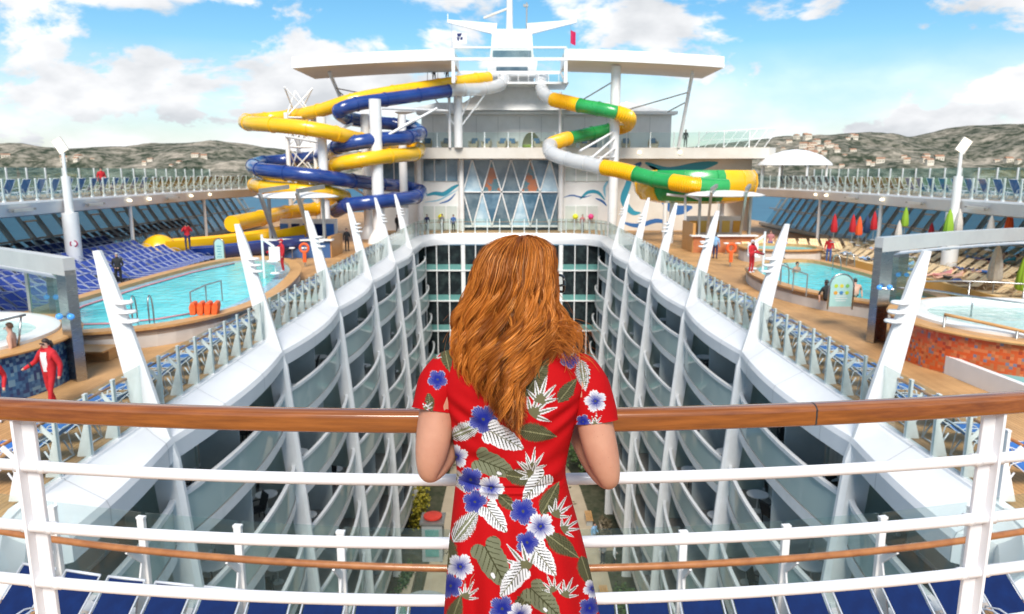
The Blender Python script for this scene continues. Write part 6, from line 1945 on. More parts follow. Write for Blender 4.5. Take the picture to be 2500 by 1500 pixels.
for s_, n_ in ((-1, 'L'), (1, 'R')):
    prev = 'che'
    for i, (vx, vy, Y, r_) in enumerate(arms[n_]):
        k = f'arm{n_}{i}'
        WJ[k] = wj(vx, vy, Y); WR[k] = (r_, r_ * .95); WB.append((prev, k)); prev = k
    e = Vector(WJ[prev])
    fore = [(.022, .032, .026, .038), (.048, .085, .060, .0385), (.075, .165, .100, .032), (.095, .225, .112, .0255)]
    for i, (dx, dy, dz, r_) in enumerate(fore):
        k = f'for{n_}{i}'
        WJ[k] = tuple(e + Vector((-s_ * dx, dy, dz))); WR[k] = (r_, r_ * .92); WB.append((prev, k)); prev = k
    h = Vector(WJ[prev]) + Vector((-s_ * .03, .045, .008))
    WJ['palm' + n_] = tuple(h); WR['palm' + n_] = (.032, .018); WB.append((prev, 'palm' + n_))
    for f in range(4):                                  # four fingers closing over the rail, thumb behind it
        ln = (.07, .08, .075, .058)[f]
        d = Vector((-s_ * (.026 - .0 * f), .02 + .008 * f, 0)).normalized()
        side = Vector((s_ * .012, .018, 0)) * (f - 1.5)
        b0 = h + side + d * .03
        pts = [b0, b0 + d * ln * .4 + Vector((0, .01, -.004)), b0 + d * ln * .7 + Vector((0, .018, -.022)), b0 + d * ln * .75 + Vector((0, .016, -.042))]
        pv = 'palm' + n_
        for q, p in enumerate(pts):
            k = f'fin{n_}{f}{q}'; WJ[k] = tuple(p); WR[k] = (.0088 - .0008 * q,) * 2; WB.append((pv, k)); pv = k
    pv = 'palm' + n_
    for q, p in enumerate([h + Vector((-s_ * .02, -.028, .0)), h + Vector((-s_ * .04, -.038, -.018)), h + Vector((-s_ * .055, -.03, -.035))]):
        k = f'thu{n_}{q}'; WJ[k] = tuple(p); WR[k] = (.0105 - .001 * q,) * 2; WB.append((pv, k)); pv = k
    for i, (dx, dz, r_) in enumerate(((.085, -.12, .085), (.09, -.48, .06), (.09, -.86, .04))):
        k = f'leg{n_}{i}'
        p = Vector(WJ['pel'])
        WJ[k] = (p.x + s_ * dx, p.y + (-.02, .0, .03)[i], max(4.26, p.z + dz - .06)); WR[k] = (r_, r_); WB.append(('pel' if i == 0 else f'leg{n_}{i-1}', k))
    k = f'toe{n_}'; q = Vector(WJ[f'leg{n_}2']); WJ[k] = (q.x + s_ * .01, q.y + .16, 4.235); WR[k] = (.036, .026); WB.append((f'leg{n_}2', k))
me = skin_mesh('person', WJ, WB, lambda n: WR[n], 'pel', 2)
def freckled():
    m = mat('fair_freckled_skin', (.50, .255, .17), .5, spec=.3, var=((.43, .20, .13), 16, .35, .75), bump=(420, .12, .001))
    n, l = m.node_tree.nodes, m.node_tree.links
    p = n['Principled BSDF']
    p.inputs['Subsurface Weight'].default_value = .12
    p.inputs['Subsurface Radius'].default_value = (.02, .008, .004)
    p.inputs['Subsurface Scale'].default_value = .3
    v = n.new('ShaderNodeTexVoronoi'); v.inputs['Scale'].default_value = 75
    t = n.new('ShaderNodeTexCoord'); l.new(t.outputs['Object'], v.inputs['Vector'])
    r = n.new('ShaderNodeValToRGB'); r.color_ramp.elements[0].position = .05; r.color_ramp.elements[0].color = (1, 1, 1, 1); r.color_ramp.elements[1].position = .14; r.color_ramp.elements[1].color = (0, 0, 0, 1)
    l.new(v.outputs['Distance'], r.inputs[0])
    src = p.inputs['Base Color'].links[0].from_socket
    x = n.new('ShaderNodeMix'); x.data_type = 'RGBA'; x.blend_type = 'MULTIPLY'
    mu = n.new('ShaderNodeMath'); mu.operation = 'MULTIPLY'; mu.inputs[1].default_value = .35; l.new(r.outputs[0], mu.inputs[0])
    l.new(mu.outputs[0], x.inputs['Factor']); l.new(src, x.inputs['A']); x.inputs['B'].default_value = (.55, .38, .28, 1)
    l.new(x.outputs['Result'], p.inputs['Base Color'])
    return m
M['fair'] = freckled()
me.materials.append(M['fair'])
woman = link('person', me)
tag(woman, 'red-haired woman in a red floral dress leaning on the balcony handrail, seen from behind', 'person')

# ---- printed dress: colour attribute holds the flat fabric print
def proj_px(co):
    x, y, z = co[:, 0], co[:, 1], co[:, 2] - 6
    c, s = math.cos(R(10.6)), math.sin(R(10.6))
    dep = y * c - z * s
    return 1250 + 1767 * x / dep, 750 - 1767 * (y * s + z * c) / dep
RED_ = np.array([.38, .003, .005]); OLI = np.array([.13, .125, .065]); OLD = np.array([.035, .036, .016]); WHT = np.array([.60, .60, .62]); DBL = np.array([.010, .018, .20]); PBL = np.array([.35, .42, .75]); INK = np.array([.02, .022, .02]); GRN = np.array([.17, .18, .11])
def rot(px, py, cx, cy, deg):
    a = R(deg); dx, dy = px - cx, py - cy
    return dx * math.cos(a) + dy * math.sin(a), -dx * math.sin(a) + dy * math.cos(a)
def hib(C, px, py, cx, cy, r, ph, pale):
    u, v = rot(px, py, cx, cy, ph)
    rr = np.hypot(u, v) / r; an = np.arctan2(v, u)
    lim = .62 + .40 * np.abs(np.cos(2.5 * an)) ** .5 + .045 * np.sin(an * 23 + ph)
    k = rr < lim
    st = .5 + .5 * np.sin(an * 34 + 3 * np.sin(rr * 6))
    f = np.clip(rr / lim, 0, 1)
    if pale:
        w_ = np.clip(f * 1.15 - .28 + .50 * st * f, 0, 1)
    else:
        w_ = np.clip((f - .35) * .42 * st + .40 * (f > .94), 0, 1)
    pet = np.abs(np.cos(2.5 * an)) < .16
    w_ = np.where(pet, w_ * .3, w_)
    col = DBL[None] * (1 - w_[:, None]) + (WHT * .95)[None] * w_[:, None]
    col = np.where((f < .12)[:, None], INK[None] * 2 + .02, col)
    C[k] = col[k]
def heart(C, px, py, cx, cy, ln, deg, style):
    u, v = rot(px, py, cx, cy, deg)
    u = u / ln + .45; v = v / ln
    uu = np.clip(u, 0, 1)
    hw = .60 * uu ** .40 * (1 - uu) ** .80 + .008 * np.sin(u * 34)
    k = (u > 0) & (u < 1) & (np.abs(v) < hw)
    k |= ((u - .06) ** 2 + (np.abs(v) - .17) ** 2 < .155 ** 2)
    k &= ~((u < .02) & (np.abs(v) < .03))
    hw = np.maximum(hw, .3 * (u < .12))
    ph = (u - np.abs(v) * 1.1 + .5 * v * v) * (8.5 if style == 'white' else 7.0)
    fr = ph - np.floor(ph)
    tip_ = np.abs(v) / np.maximum(hw, 1e-3)
    thick = .42 * np.clip(1.05 - tip_, 0, 1) ** .6
    if style == 'white':
        cut_ = (fr > 1 - thick) & (np.abs(v) > .02)
        col = np.tile(WHT, (len(px), 1)); col[cut_] = OLD
        col[np.abs(v) < .013] = OLI
    else:
        cut_ = (fr > 1 - thick * .55) & (np.abs(v) > .015)
        col = np.tile(GRN * .85, (len(px), 1)); col[cut_] = OLD * 1.3
        col[np.abs(v) < .014] = OLD * 1.2
        hole = ((u - .62) ** 2 * 3 + (v - .13) ** 2 * 9 < .012)
        col[hole] = WHT
    C[k] = col[k]
def feather(C, px, py, cx, cy, ln, deg, dark, wd=.24):
    u, v = rot(px, py, cx, cy, deg)
    u = u / ln + .5; v = v / ln
    ser = (u * 15 + np.abs(v) * -14); ser = ser - np.floor(ser)
    hw = wd * np.sin(np.pi * np.clip(u, 0, 1) ** .75) * (.80 + .28 * ser)
    k = (u > 0) & (u < 1) & (np.abs(v) < hw)
    ve = (u - np.abs(v) * .8) * 20; ve = ve - np.floor(ve)
    if dark:
        col = np.where((ve > .62)[:, None], OLI[None] * .8, OLD[None] * 1.25)
        col[np.abs(v) < .012] = OLI * 1.5
    else:
        col = np.where((ve > .58)[:, None], OLD[None] * 1.6, WHT[None] * .92)
        col = np.where((np.abs(v) < hw * .35)[:, None], GRN[None] * .9, col)
        col[np.abs(v) < .012] = WHT
    C[k] = col[k]
def bird(C, px, py, cx, cy, r, deg):
    for q, ln in ((-70, .7), (-38, .95), (-12, 1.15), (14, 1.0), (48, .75)):
        u, v = rot(px, py, cx, cy, deg + q)
        u = u / (r * ln); v = v / r
        hw = .085 * np.sin(np.pi * np.clip(u, 0, 1) ** .8)
        k = (u > 0) & (u < 1) & (np.abs(v) < hw)
        col = np.where((np.abs(v) < hw * .38)[:, None], (GRN * .7)[None], (WHT * .92)[None])
        col = np.where((u < .32)[:, None], (OLI * .9)[None], col)
        C[k] = col[k]
PRINT = [
    ('f', 1091, 877, 66, 78, 1), ('h', 1068, 927, 27, 20, 0), ('b', 1060, 876, 26, -60), ('f', 1310, 920, 118, -58, 1), ('h', 1391, 877, 26, 10, 0), ('f', 1424, 918, 78, 82, 0), ('f', 1386, 953, 76, -52, 1), ('h', 1304, 860, 16, 0, 0),
    ('h', 1454, 980, 30, 40, 1), ('h', 1424, 1030, 20, 0, 0), ('b', 1452, 1040, 30, -70), ('f', 1050, 985, 50, 80, 1), ('b', 1036, 1000, 24, -30),
    ('f', 1312, 1058, 100, 10, 1), ('b', 1296, 1014, 70, -30), ('b', 1316, 985, 66, -62), ('f', 1142, 1050, 96, -22, 0), ('h', 1180, 1024, 40, 15, 0), ('w', 1232, 1072, 96, 28),
    ('h', 1114, 1116, 32, 50, 1), ('o', 1208, 1138, 100, 22), ('f', 1278, 1168, 90, 10, 1), ('b', 1298, 1150, 54, -70), ('b', 1300, 1162, 50, -125), ('f', 1344, 1216, 92, -62, 1), ('w', 1306, 1188, 84, 130),
    ('f', 1122, 1176, 66, 62, 0), ('h', 1149, 1172, 35, 30, 0), ('f', 1240, 1229, 66, 42, 1), ('h', 1199, 1192, 35, 5, 1), ('f', 1139, 1282, 106, -52, 0), ('h', 1159, 1226, 33, 60, 0), ('w', 1210, 1266, 80, 52),
    ('b', 1354, 1262, 54, -48), ('f', 1374, 1334, 100, 36, 1), ('h', 1277, 1249, 37, 10, 0), ('b', 1372, 1296, 48, -20), ('h', 1320, 1286, 38, 22, 1), ('w', 1327, 1368, 90, 52), ('h', 1287, 1325, 32, 0, 0), ('b', 1290, 1392, 74, -118),
    ('o', 1208, 1380, 122, 62), ('w', 1250, 1420, 86, 128), ('f', 1096, 1357, 96, 80, 1), ('h', 1124, 1384, 36, 14, 1), ('h', 1100, 1431, 34, 45, 0), ('b', 1134, 1462, 46, -50), ('f', 1112, 1490, 84, -70, 1), ('f', 1432, 1398, 84, 72, 1), ('h', 1447, 1438, 26, 20, 1),
    ('f', 1282, 1466, 86, -58, 1), ('o', 1328, 1468, 100, 44), ('b', 1378, 1458, 48, -55), ('b', 1352, 1446, 42, -100), ('h', 1226, 1487, 36, 8, 0), ('h', 1270, 1503, 36, 30, 1), ('h', 1440, 1485, 30, 0, 0),
    ('w', 1330, 1560, 90, 40), ('o', 1180, 1570, 110, 60), ('h', 1110, 1560, 34, 10, 1), ('f', 1410, 1560, 90, 40, 1)]
def paint(co, wob=0):
    px, py = proj_px(co)
    C = np.tile(RED_, (len(co), 1))
    for e in PRINT:
        k = (np.abs(px - e[1]) < 75) & (np.abs(py - e[2]) < 75)
        if not k.any(): continue
        sub = C[k]
        if e[0] == 'h': hib(sub, px[k], py[k], e[1], e[2], e[3] * .9, e[4], e[5])
        elif e[0] == 'w': heart(sub, px[k], py[k], *e[1:5], 'white')
        elif e[0] == 'o': heart(sub, px[k], py[k], *e[1:5], 'olive')
        elif e[0] == 'f': feather(sub, px[k], py[k], *e[1:5], e[5])
        elif e[0] == 'b': bird(sub, px[k], py[k], *e[1:5])
        C[k] = sub
    return C
def print_mat():
    m = bpy.data.materials.new('printed_dress_cloth')
    m.use_nodes = True
    n, l = m.node_tree.nodes, m.node_tree.links
    p = n['Principled BSDF']; p.inputs['Roughness'].default_value = .8; p.inputs['Specular IOR Level'].default_value = .12
    p.inputs['Sheen Weight'].default_value = .0
    a = n.new('ShaderNodeAttribute'); a.attribute_name = 'print'
    l.new(a.outputs['Color'], p.inputs['Base Color'])
    z = n.new('ShaderNodeTexNoise'); z.inputs['Scale'].default_value = 900; t = n.new('ShaderNodeTexCoord'); l.new(t.outputs['Object'], z.inputs['Vector'])
    b = n.new('ShaderNodeBump'); b.inputs['Strength'].default_value = .15; b.inputs['Distance'].default_value = .0006
    l.new(z.outputs[0], b.inputs['Height']); l.new(b.outputs[0], p.inputs['Normal'])
    return m
M['print'] = print_mat()
def grid_cloth(name, co, nr, nc, parent, closed=True):
    co = np.asarray(co, dtype=np.float32)
    i, j = np.meshgrid(np.arange(nr - 1), np.arange(nc if closed else nc - 1), indexing='ij')
    j2 = (j + 1) % nc
    f = np.stack([i * nc + j, i * nc + j2, (i + 1) * nc + j2, (i + 1) * nc + j], -1).reshape(-1, 4)
    me = bpy.data.meshes.new(name)
    me.vertices.add(len(co)); me.vertices.foreach_set('co', co.ravel())
    me.loops.add(f.size); me.loops.foreach_set('vertex_index', f.astype(np.int32).ravel())
    me.polygons.add(len(f)); me.polygons.foreach_set('loop_start', np.arange(0, f.size, 4, dtype=np.int32))
    me.update(calc_edges=True)
    me.polygons.foreach_set('use_smooth', [True] * len(f))
    at_ = me.color_attributes.new('print', 'FLOAT_COLOR', 'POINT')
    C = paint(co.astype(float))
    at_.data.foreach_set('color', np.concatenate([C, np.ones((len(C), 1))], 1).astype(np.float32).ravel())
    me.materials.append(M['print'])
    return link(name, me, parent)
# rows: picture height, left edge, right edge, half depth
ROW = [(832, 1172, 1318, .050), (846, 1140, 1348, .062), (862, 1098, 1390, .075), (885, 1072, 1412, .088), (920, 1062, 1418, .098), (960, 1070, 1408, .104), (1000, 1080, 1396, .106), (1060, 1090, 1382, .101), (1120, 1097, 1371, .094), (1140, 1098, 1370, .092), (1180, 1092, 1379, .097), (1250, 1083, 1400, .112), (1320, 1075, 1420, .124), (1400, 1068, 1440, .134), (1500, 1060, 1462, .145), (1620, 1052, 1490, .155), (1900, 1030, 1560, .17)]
ra_ = np.array(ROW)
_c = (ra_[:, 1] + ra_[:, 2]) / 2; _h = (ra_[:, 2] - ra_[:, 1]) / 2 * np.interp(ra_[:, 0], [860, 960, 1150, 1500], [1.0, .985, .955, .945])
ra_[:, 1], ra_[:, 2] = _c - _h, _c + _h
NR, NC = 440, 400
vy = np.concatenate([np.linspace(832, 1520, 410), np.linspace(1524, 1900, 30)])
XL, XR, HD = (np.interp(vy, ra_[:, 0], ra_[:, c]) for c in (1, 2, 3))
ker = np.hanning(41); ker /= ker.sum()
sm = lambda a: np.convolve(np.pad(a, 20, mode='edge'), ker, 'valid')
XL, XR, HD = sm(XL), sm(XR), sm(HD)
co = []
# angular samples denser on the back, which faces the picture
tt = np.linspace(0, 1, NC, endpoint=False)
ang = 2 * np.pi * tt - .5 * np.sin(2 * np.pi * (tt))                    # 0 = back centre
for i, y in enumerate(vy):
    Y = YS(y)
    A, B = W(XL[i], y, Y), W(XR[i], y, Y)
    cx, hw, z = (A.x + B.x) / 2, (B.x - A.x) / 2, (A.z + B.z) / 2
    s_, c_ = np.sin(ang), np.cos(ang)
    e_ = .88
    xx = cx + hw * np.sign(s_) * np.abs(s_) ** e_
    yy = Y - HD[i] * np.sign(c_) * np.abs(c_) ** e_
    u = (xx - cx) / hw
    # spine hollow, shoulder blades, waist seam and folds of the skirt
    back = np.clip(c_, 0, 1)
    yy = yy + back * (.010 * np.exp(-(u / .16) ** 2) * np.clip((1180 - y) / 200, 0, 1) * np.clip((y - 850) / 60, 0, 1))
    yy = yy - back * .010 * (np.exp(-((u - .45) / .25) ** 2) + np.exp(-((u + .45) / .25) ** 2)) * np.exp(-((y - 930) / 60) ** 2)
    k = np.clip((y - 1145) / 300, 0, 1)
    yy = yy - back * k * (.015 * np.sin(u * 9 + .6 + .002 * y) + .008 * np.sin(u * 17 + 2 - .004 * y))
    wr = np.exp(-((y - 1095) / 55) ** 2)
    yy = yy - back * wr * (.0062 * np.sin((y + 40 * u) / 9.5) + .0075 * np.sin((y - 60 * u) / 14 + 1)) * np.clip(np.abs(u) * 1.3 + .1, 0, 1)
    arm_ = np.exp(-((y - 985) / 50) ** 2) * np.clip((np.abs(u) - .35) / .4, 0, 1)
    yy = yy - back * arm_ * .0075 * np.sin((y + 95 * np.abs(u)) / 8.0)
    yy = yy - back * .0035 * np.sin(y / 21 + 2.2 * u) * np.exp(-((y - 1190) / 40) ** 2)
    zz_ = np.full(NC, z)
    seam = math.exp(-((y - 1143) / 4.0) ** 2)
    yy = yy + back * seam * .006
    yy = yy - back * .004 * math.exp(-((y - 1152) / 5.0) ** 2)
    if y < 862:                                                     # neckline dips to the nape
        zz_ = zz_ - .010 * np.exp(-(u / .45) ** 2) * back
    co.append(np.stack([xx, yy, zz_], 1))
dress = grid_cloth('dress', np.concatenate(co), NR, NC, woman)
# sleeves
def sleeve(n_, pts, rad):
    P_ = smooth_path([W(*p) for p in pts], 30)
    k = len(P_); rr = np.interp(np.linspace(0, 1, k), np.linspace(0, 1, len(rad)), rad)
    nc = 150
    out_ = []
    for i, p in enumerate(P_):
        t_ = (P_[min(i + 1, k - 1)] - P_[max(i - 1, 0)]).normalized()
        s_ = t_.cross(Vector((0, 1, 0))).normalized(); q_ = s_.cross(t_).normalized()
        for j in range(nc):
            an = 2 * math.pi * j / nc
            r_ = rr[i] * (1 + .02 * math.sin(3 * an + i * .08) + (.02 if i > k - 5 else 0))
            v = p + s_ * (r_ * math.cos(an)) + q_ * (r_ * .98 * math.sin(an))
            v.z += .012 * math.cos(an) * (i / k) * (1 if n_ == 'L' else -1) * 0
            out_.append(tuple(v))
    return grid_cloth('sleeve', out_, k, nc, woman)
sleeve('L', [(1118, 868, 1.742), (1088, 888, 1.738), (1064, 925, 1.727), (1053, 965, 1.715), (1049, 990, 1.708)], [.030, .047, .0535, .0545, .0550])
sleeve('R', [(1372, 878, 1.742), (1398, 896, 1.738), (1421, 935, 1.727), (1433, 985, 1.712), (1437, 1018, 1.704)], [.030, .047, .0535, .0545, .0555])

# ---- glasses and face, head turned to the right
hc = W(1252, 690, 1.77)
th = R(47)
fw, rt_ = Vector((math.sin(th), math.cos(th), -.03)).normalized(), Vector((math.cos(th), -math.sin(th), 0))
GB = mat('black_acetate', (.012, .012, .013), .15, coat=.5)
g = thing('glasses', '', '') if False else None
gl = MB()
for q in (-1, 1):
    c = hc + fw * .108 + rt_ * (.036 * q) + Vector((0, 0, .002))
    ring_ = []
    for d in range(0, 360, 20):
        cx_, cz_ = math.cos(R(d)), math.sin(R(d))
        ring_.append(c + rt_ * (.029 * (abs(cx_) ** .6) * (1 if cx_ > 0 else -1)) + Vector((0, 0, .021 * (abs(cz_) ** .6) * (1 if cz_ > 0 else -1))) - fw * (.012 * abs(cx_) if q * cx_ > 0 else 0))
    gl.tube(ring_, .0034, 8, closed=True)
    tip = c + rt_ * (.031 * q) - fw * .012
    gl.tube([tip, tip - fw * .05 + rt_ * (.006 * q), hc - fw * .01 + rt_ * (.082 * q)], .0032, 7)
gl.tube([hc + fw * .104 - rt_ * .008, hc + fw * .108, hc + fw * .104 + rt_ * .008], .003, 6)
go = gl.build('glasses', GB, woman, smooth=True)
LG = glass('spectacle_lens', (.9, .93, .92), (.3, .4, .4), .1, .5)
for q in (-1, 1):
    c = hc + fw * .107 + rt_ * (.036 * q) + Vector((0, 0, .002))
    a = MB(); a.add([c + rt_ * (.027 * math.cos(R(d))) + Vector((0, 0, .019 * math.sin(R(d)))) for d in range(0, 360, 20)], [list(range(18))]); a.build('lens', LG, go)
f = MB(); f.tube([hc + fw * .085 + Vector((0, 0, .005)), hc + fw * .115 + Vector((0, 0, -.032)), hc + fw * .088 + Vector((0, 0, -.042))], [.008, .014, .009], 8); f.build('nose', M['fair'], woman, smooth=True)
f = MB()
f.tube([hc + fw * .088 + rt_ * -.022 + Vector((0, 0, -.068)), hc + fw * .097 + Vector((0, 0, -.066)), hc + fw * .088 + rt_ * .022 + Vector((0, 0, -.068))], [.004, .008, .004], 8); f.build('mouth', mat('lips', (.45, .14, .12), .4), woman, smooth=True)
for q in (-1, 1):
    f = MB(); f.lathe([(.002, -.012), (.009, -.008), (.012, 0), (.009, .008), (.002, .012)], 12); o = f.build('eye', WHITEC, woman, smooth=True, loc=hc + fw * .078 + rt_ * (.034 * q) + Vector((0, 0, .002)))
    f = MB(); f.tube([hc + rt_ * (.078 * q) + Vector((0, 0, .02)), hc + rt_ * (.09 * q) - fw * .012 + Vector((0, 0, .0)), hc + rt_ * (.078 * q) + Vector((0, 0, -.03))], [.008, .014, .007], 8); f.build('ear', M['fair'], woman, smooth=True)

# ---- hair: thousands of fine strands gathered into wavy locks over a solid under-layer
rng = np.random.default_rng(21)
HS = np.array([  # picture height, left, right, depth of the outer surface at its middle
    (571, 1245, 1275, 1.752), (580, 1209, 1308, 1.722), (603, 1181, 1324, 1.690), (634, 1158, 1332, 1.668), (664, 1145, 1334, 1.654), (724, 1134, 1336, 1.640), (755, 1124, 1340, 1.632), (785, 1113, 1346, 1.624), (815, 1110, 1346, 1.616), (845, 1112, 1330, 1.608), (875, 1120, 1308, 1.600), (905, 1132, 1282, 1.594), (936, 1146, 1268, 1.589), (966, 1166, 1264, 1.584), (996, 1188, 1262, 1.580), (1030, 1206, 1256, 1.577)])
def hs(y, c): return np.interp(y, HS[:, 0], HS[:, c])
FR = np.array([(573, 1.80), (600, 1.82), (700, 1.835), (800, 1.80), (850, 1.74), (900, 1.70), (1045, 1.66)])
def frontY(y): return np.interp(y, FR[:, 0], FR[:, 1])
def hair_pt(a, y, rho):
    """a -1..1 across (beyond +-1 wraps to the front), rho 0..1 outwards; picture coords and depth"""
    l_, r_, yo = hs(y, 1), hs(y, 2), hs(y, 3)
    cx, hw = (l_ + r_) / 2, (r_ - l_) / 2
    yc = np.minimum(1.775, frontY(y))
    x = cx + hw * np.sin(a * np.pi / 2) * (.55 + .45 * rho)
    Y = yc - (yc - yo) * np.cos(a * np.pi / 2) * (.62 + .38 * rho)
    return x, Y
def to_world(x, y, Y):
    px, py = x * 1.011, y * 1.011
    r = (px - 1250) / 1767.0; d = (py - 750) / 1767.0
    c, s = math.cos(R(10.6)), math.sin(R(10.6))
    t = Y / (c - d * s)
    return np.stack([r * t, Y, 6.0 + (-s - d * c) * t], -1)
NS = 40
cols, centre, wid = [], [], []
tpar = np.linspace(0, 1, NS)
NU, NM, NF, NR_ = 120, 135, 46, 30                                      # under, main and right-hand locks
for li in range(NU + NM + NF + NR_):
    under, right = li < NU, li >= NU + NM + NF
    feat = NU + NM <= li < NU + NM + NF                         # loose curls lying on top
    a0 = rng.uniform(-1.05, .95) if not right else rng.uniform(.62, 1.12)
    rho = rng.uniform(.40, .85) if under else rng.uniform(.88, 1.08)
    ye = np.interp(a0, [-1.1, -.85, -.5, -.15, .2, .5, .75, 1.1], [895, 930, 975, 1020, 1022, 970, 890, 855]) + rng.normal(0, 20)
    if feat: rho = rng.uniform(1.04, 1.12); a0 = rng.uniform(-.95, .7)
    if rng.random() < .22: ye -= rng.uniform(40, 190)
    if right: ye = rng.uniform(850, 945)
    y0 = rng.uniform(571, 583)
    y = y0 + (ye - y0) * tpar ** 1.05
    x, Y = hair_pt(a0 + 0 * y, y, rho)
    lam = rng.uniform(112, 165); ph = .9 * math.sin(a0 * 4.3 + 1.0) + rng.normal(0, 1.3)
    amp = np.interp(y, [640, 710, 790, 880, 1050], [0, 7, 14, 17, 15]) * (rng.uniform(.55, 1.3) if not feat else rng.uniform(1.0, 1.5))
    x = x + amp * np.sin(2 * np.pi * (y - 640) / lam + ph) + rng.normal(0, 6) * np.clip((y - 700) / 200, 0, 1)
    Y = Y + amp * .0011 * np.cos(2 * np.pi * (y - 640) / lam + ph)
    if right:                                                   # swept out over the right shoulder
        k = np.clip((y - 745) / (ye - 745), 0, 1)
        x = x + k ** 1.4 * rng.uniform(25, 88)
        y = y - k ** 3 * rng.uniform(0, 38)
        Y = Y + .03 * k
    curl = np.clip((tpar - .82) / .18, 0, 1) ** 2 * rng.normal(0, 12)
    x = x + curl
    ns = int(rng.integers(34, 56))
    spread = np.interp(tpar, [0, .08, .30, .55, .85, 1], [2.5, 9.5, 6, 4.2, 3.2, 1.4]) * rng.uniform(.55, 1.1)
    base = np.clip(rng.normal(.20, .14), .0, .6) if under else np.clip(rng.normal(.60, .25), .10, 1.0)  # under-locks coloured darker: shade beneath the top locks painted in
    if feat: spread = spread * .62; base = rng.uniform(.62, 1.0); ns = int(ns * .6)
    tw = rng.uniform(-3, 3)
    for si in range(ns):
        ou, ov = rng.normal(0, .75, 2)
        an_ = tw * tpar
        o1, o2 = ou * np.cos(an_) - ov * np.sin(an_), ou * np.sin(an_) + ov * np.cos(an_)
        fz = np.convolve(rng.normal(0, 1, NS + 10), np.ones(11) / 11, 'valid') * 1.2 * np.clip((y - 640) / 200, .1, 1.2)
        X = x + o1 * spread + fz
        YY = Y + o2 * spread * .0014
        cut_ = rng.uniform(.88, 1.0)
        yy_ = y0 + (y - y0) * cut_
        centre.append(to_world(X, yy_ + rng.normal(0, 2), YY))
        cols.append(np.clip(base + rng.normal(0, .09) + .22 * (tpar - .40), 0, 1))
        wid.append(rng.uniform(.00034, .00066) * np.interp(tpar, [0, .1, .8, 1], [.6, 1, .9, .25]))
# loose flyaways round the outline
for _ in range(260):
    a0 = rng.choice([rng.uniform(-1.15, -.75), rng.uniform(.7, 1.15), rng.uniform(-.9, .9)])
    y0, ye = rng.uniform(574, 700), rng.uniform(760, 1010)
    y = y0 + (ye - y0) * tpar
    x, Y = hair_pt(a0 + 0 * y, y, 1.06)
    drift = np.cumsum(rng.normal(0, 1.6, NS)); drift = np.convolve(np.pad(drift, 4, mode='edge'), np.ones(9) / 9, 'valid')
    x = x + drift + np.sign(a0) * rng.uniform(0, 26) * tpar ** 2 * (1 if abs(a0) > .6 else .2)
    centre.append(to_world(x, y, Y - .004)); cols.append(np.full(NS, rng.uniform(.4, .95))); wid.append(np.full(NS, rng.uniform(.00022, .0004)))
# wisps over the right shoulder, blown outwards
for _ in range(110):
    y0 = rng.uniform(770, 850); x0 = rng.uniform(1325, 1362)
    L_ = rng.uniform(60, 125)
    an = rng.uniform(.35, 1.25)
    curl = rng.uniform(-1.2, 2.2)
    aa = an + curl * (1 - tpar) * -.6 + curl * tpar * .5
    x = x0 + np.cumsum(np.cos(aa)) * L_ / NS; y = y0 + np.cumsum(np.sin(aa)) * L_ / NS
    centre.append(to_world(x, y, np.full(NS, rng.uniform(1.62, 1.70)))); cols.append(np.full(NS, rng.uniform(.35, .9))); wid.append(rng.uniform(.0003, .0006) * np.interp(tpar, [0, .8, 1], [1, .8, .3]))
CE, CO_, WI = np.array(centre), np.array(cols), np.array(wid)
K = len(CE)
T_ = np.gradient(CE, axis=1); T_ /= np.linalg.norm(T_, axis=2, keepdims=True) + 1e-9
U_ = np.cross(T_, np.array([0, 1.0, 0])); U_ /= np.linalg.norm(U_, axis=2, keepdims=True) + 1e-9
Q_ = np.cross(T_, U_)
ro_ = rng.uniform(-1.1, 1.1, (K, 1, 1))                        # each strand a fine ribbon, turned at random
D_ = U_ * np.cos(ro_) + Q_ * np.sin(ro_)
VV = np.stack([CE - D_ * WI[..., None], CE + D_ * WI[..., None]], 2)   # K, NS, 2, xyz
kk, ii = np.meshgrid(np.arange(K), np.arange(NS - 1), indexing='ij')
vid = lambda k, i, j: (k * NS + i) * 2 + j
F_ = np.stack([vid(kk, ii, 0), vid(kk, ii, 1), vid(kk, ii + 1, 1), vid(kk, ii + 1, 0)], -1).reshape(-1, 4)
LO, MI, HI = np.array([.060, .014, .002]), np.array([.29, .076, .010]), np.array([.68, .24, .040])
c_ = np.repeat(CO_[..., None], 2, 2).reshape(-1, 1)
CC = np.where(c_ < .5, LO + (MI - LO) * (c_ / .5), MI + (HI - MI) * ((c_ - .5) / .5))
me = bpy.data.meshes.new('hair')
vv = VV.reshape(-1, 3)
me.vertices.add(len(vv)); me.vertices.foreach_set('co', vv.astype(np.float32).ravel())
me.loops.add(F_.size); me.loops.foreach_set('vertex_index', F_.astype(np.int32).ravel())
me.polygons.add(len(F_)); me.polygons.foreach_set('loop_start', np.arange(0, F_.size, 4, dtype=np.int32))
me.update(calc_edges=True)
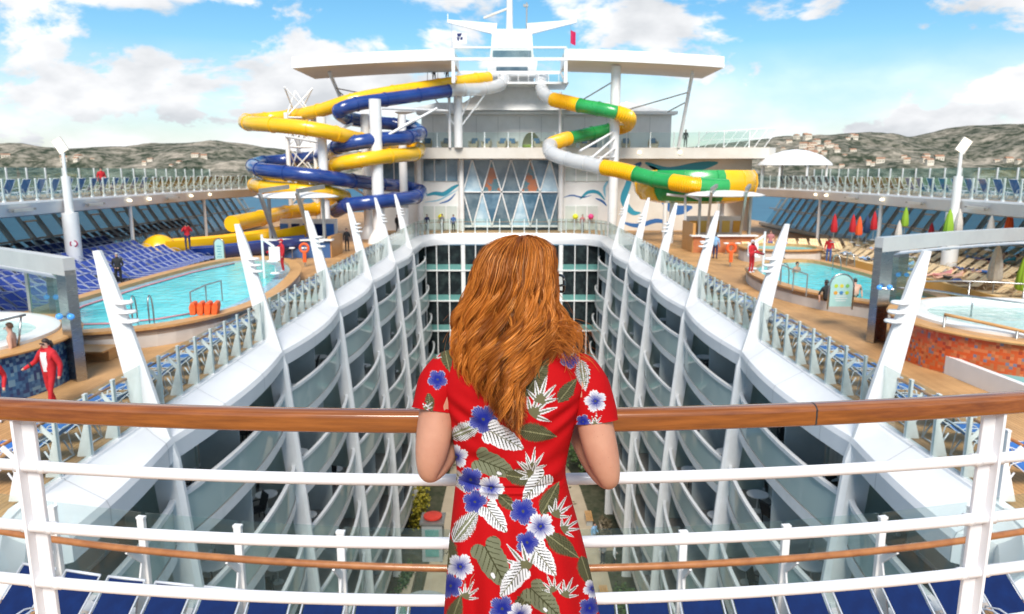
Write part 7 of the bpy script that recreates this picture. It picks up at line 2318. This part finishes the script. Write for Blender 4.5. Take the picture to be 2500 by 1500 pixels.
me.polygons.foreach_set('use_smooth', np.ones(len(F_), dtype=bool))
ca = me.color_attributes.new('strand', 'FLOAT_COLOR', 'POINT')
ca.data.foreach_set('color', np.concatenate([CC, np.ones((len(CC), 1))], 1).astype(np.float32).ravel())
hm = bpy.data.materials.new('copper_hair'); hm.use_nodes = True
n, l = hm.node_tree.nodes, hm.node_tree.links
p = n['Principled BSDF']; p.inputs['Roughness'].default_value = .42; p.inputs['Specular IOR Level'].default_value = .55; p.inputs['Specular Tint'].default_value = (1, .75, .5, 1)
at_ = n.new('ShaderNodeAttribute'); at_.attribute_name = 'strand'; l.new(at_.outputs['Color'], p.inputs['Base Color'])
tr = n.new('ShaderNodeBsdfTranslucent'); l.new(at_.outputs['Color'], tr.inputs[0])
mxs = n.new('ShaderNodeMixShader'); mxs.inputs[0].default_value = .16
l.new(p.outputs[0], mxs.inputs[1]); l.new(tr.outputs[0], mxs.inputs[2]); l.new(mxs.outputs[0], n['Material Output'].inputs[0])
me.materials.append(hm)
hair = link('hair', me, woman)
hair['label'] = 'long wavy copper red hair falling down her back'
# under-layer, its colour darkened to paint the shade in gaps between locks
um = mat('shaded_auburn_underlayer', (.085, .022, .005), .6, var=((.13, .04, .008), 60, .4, .7), stretch=(1, 1, .08))
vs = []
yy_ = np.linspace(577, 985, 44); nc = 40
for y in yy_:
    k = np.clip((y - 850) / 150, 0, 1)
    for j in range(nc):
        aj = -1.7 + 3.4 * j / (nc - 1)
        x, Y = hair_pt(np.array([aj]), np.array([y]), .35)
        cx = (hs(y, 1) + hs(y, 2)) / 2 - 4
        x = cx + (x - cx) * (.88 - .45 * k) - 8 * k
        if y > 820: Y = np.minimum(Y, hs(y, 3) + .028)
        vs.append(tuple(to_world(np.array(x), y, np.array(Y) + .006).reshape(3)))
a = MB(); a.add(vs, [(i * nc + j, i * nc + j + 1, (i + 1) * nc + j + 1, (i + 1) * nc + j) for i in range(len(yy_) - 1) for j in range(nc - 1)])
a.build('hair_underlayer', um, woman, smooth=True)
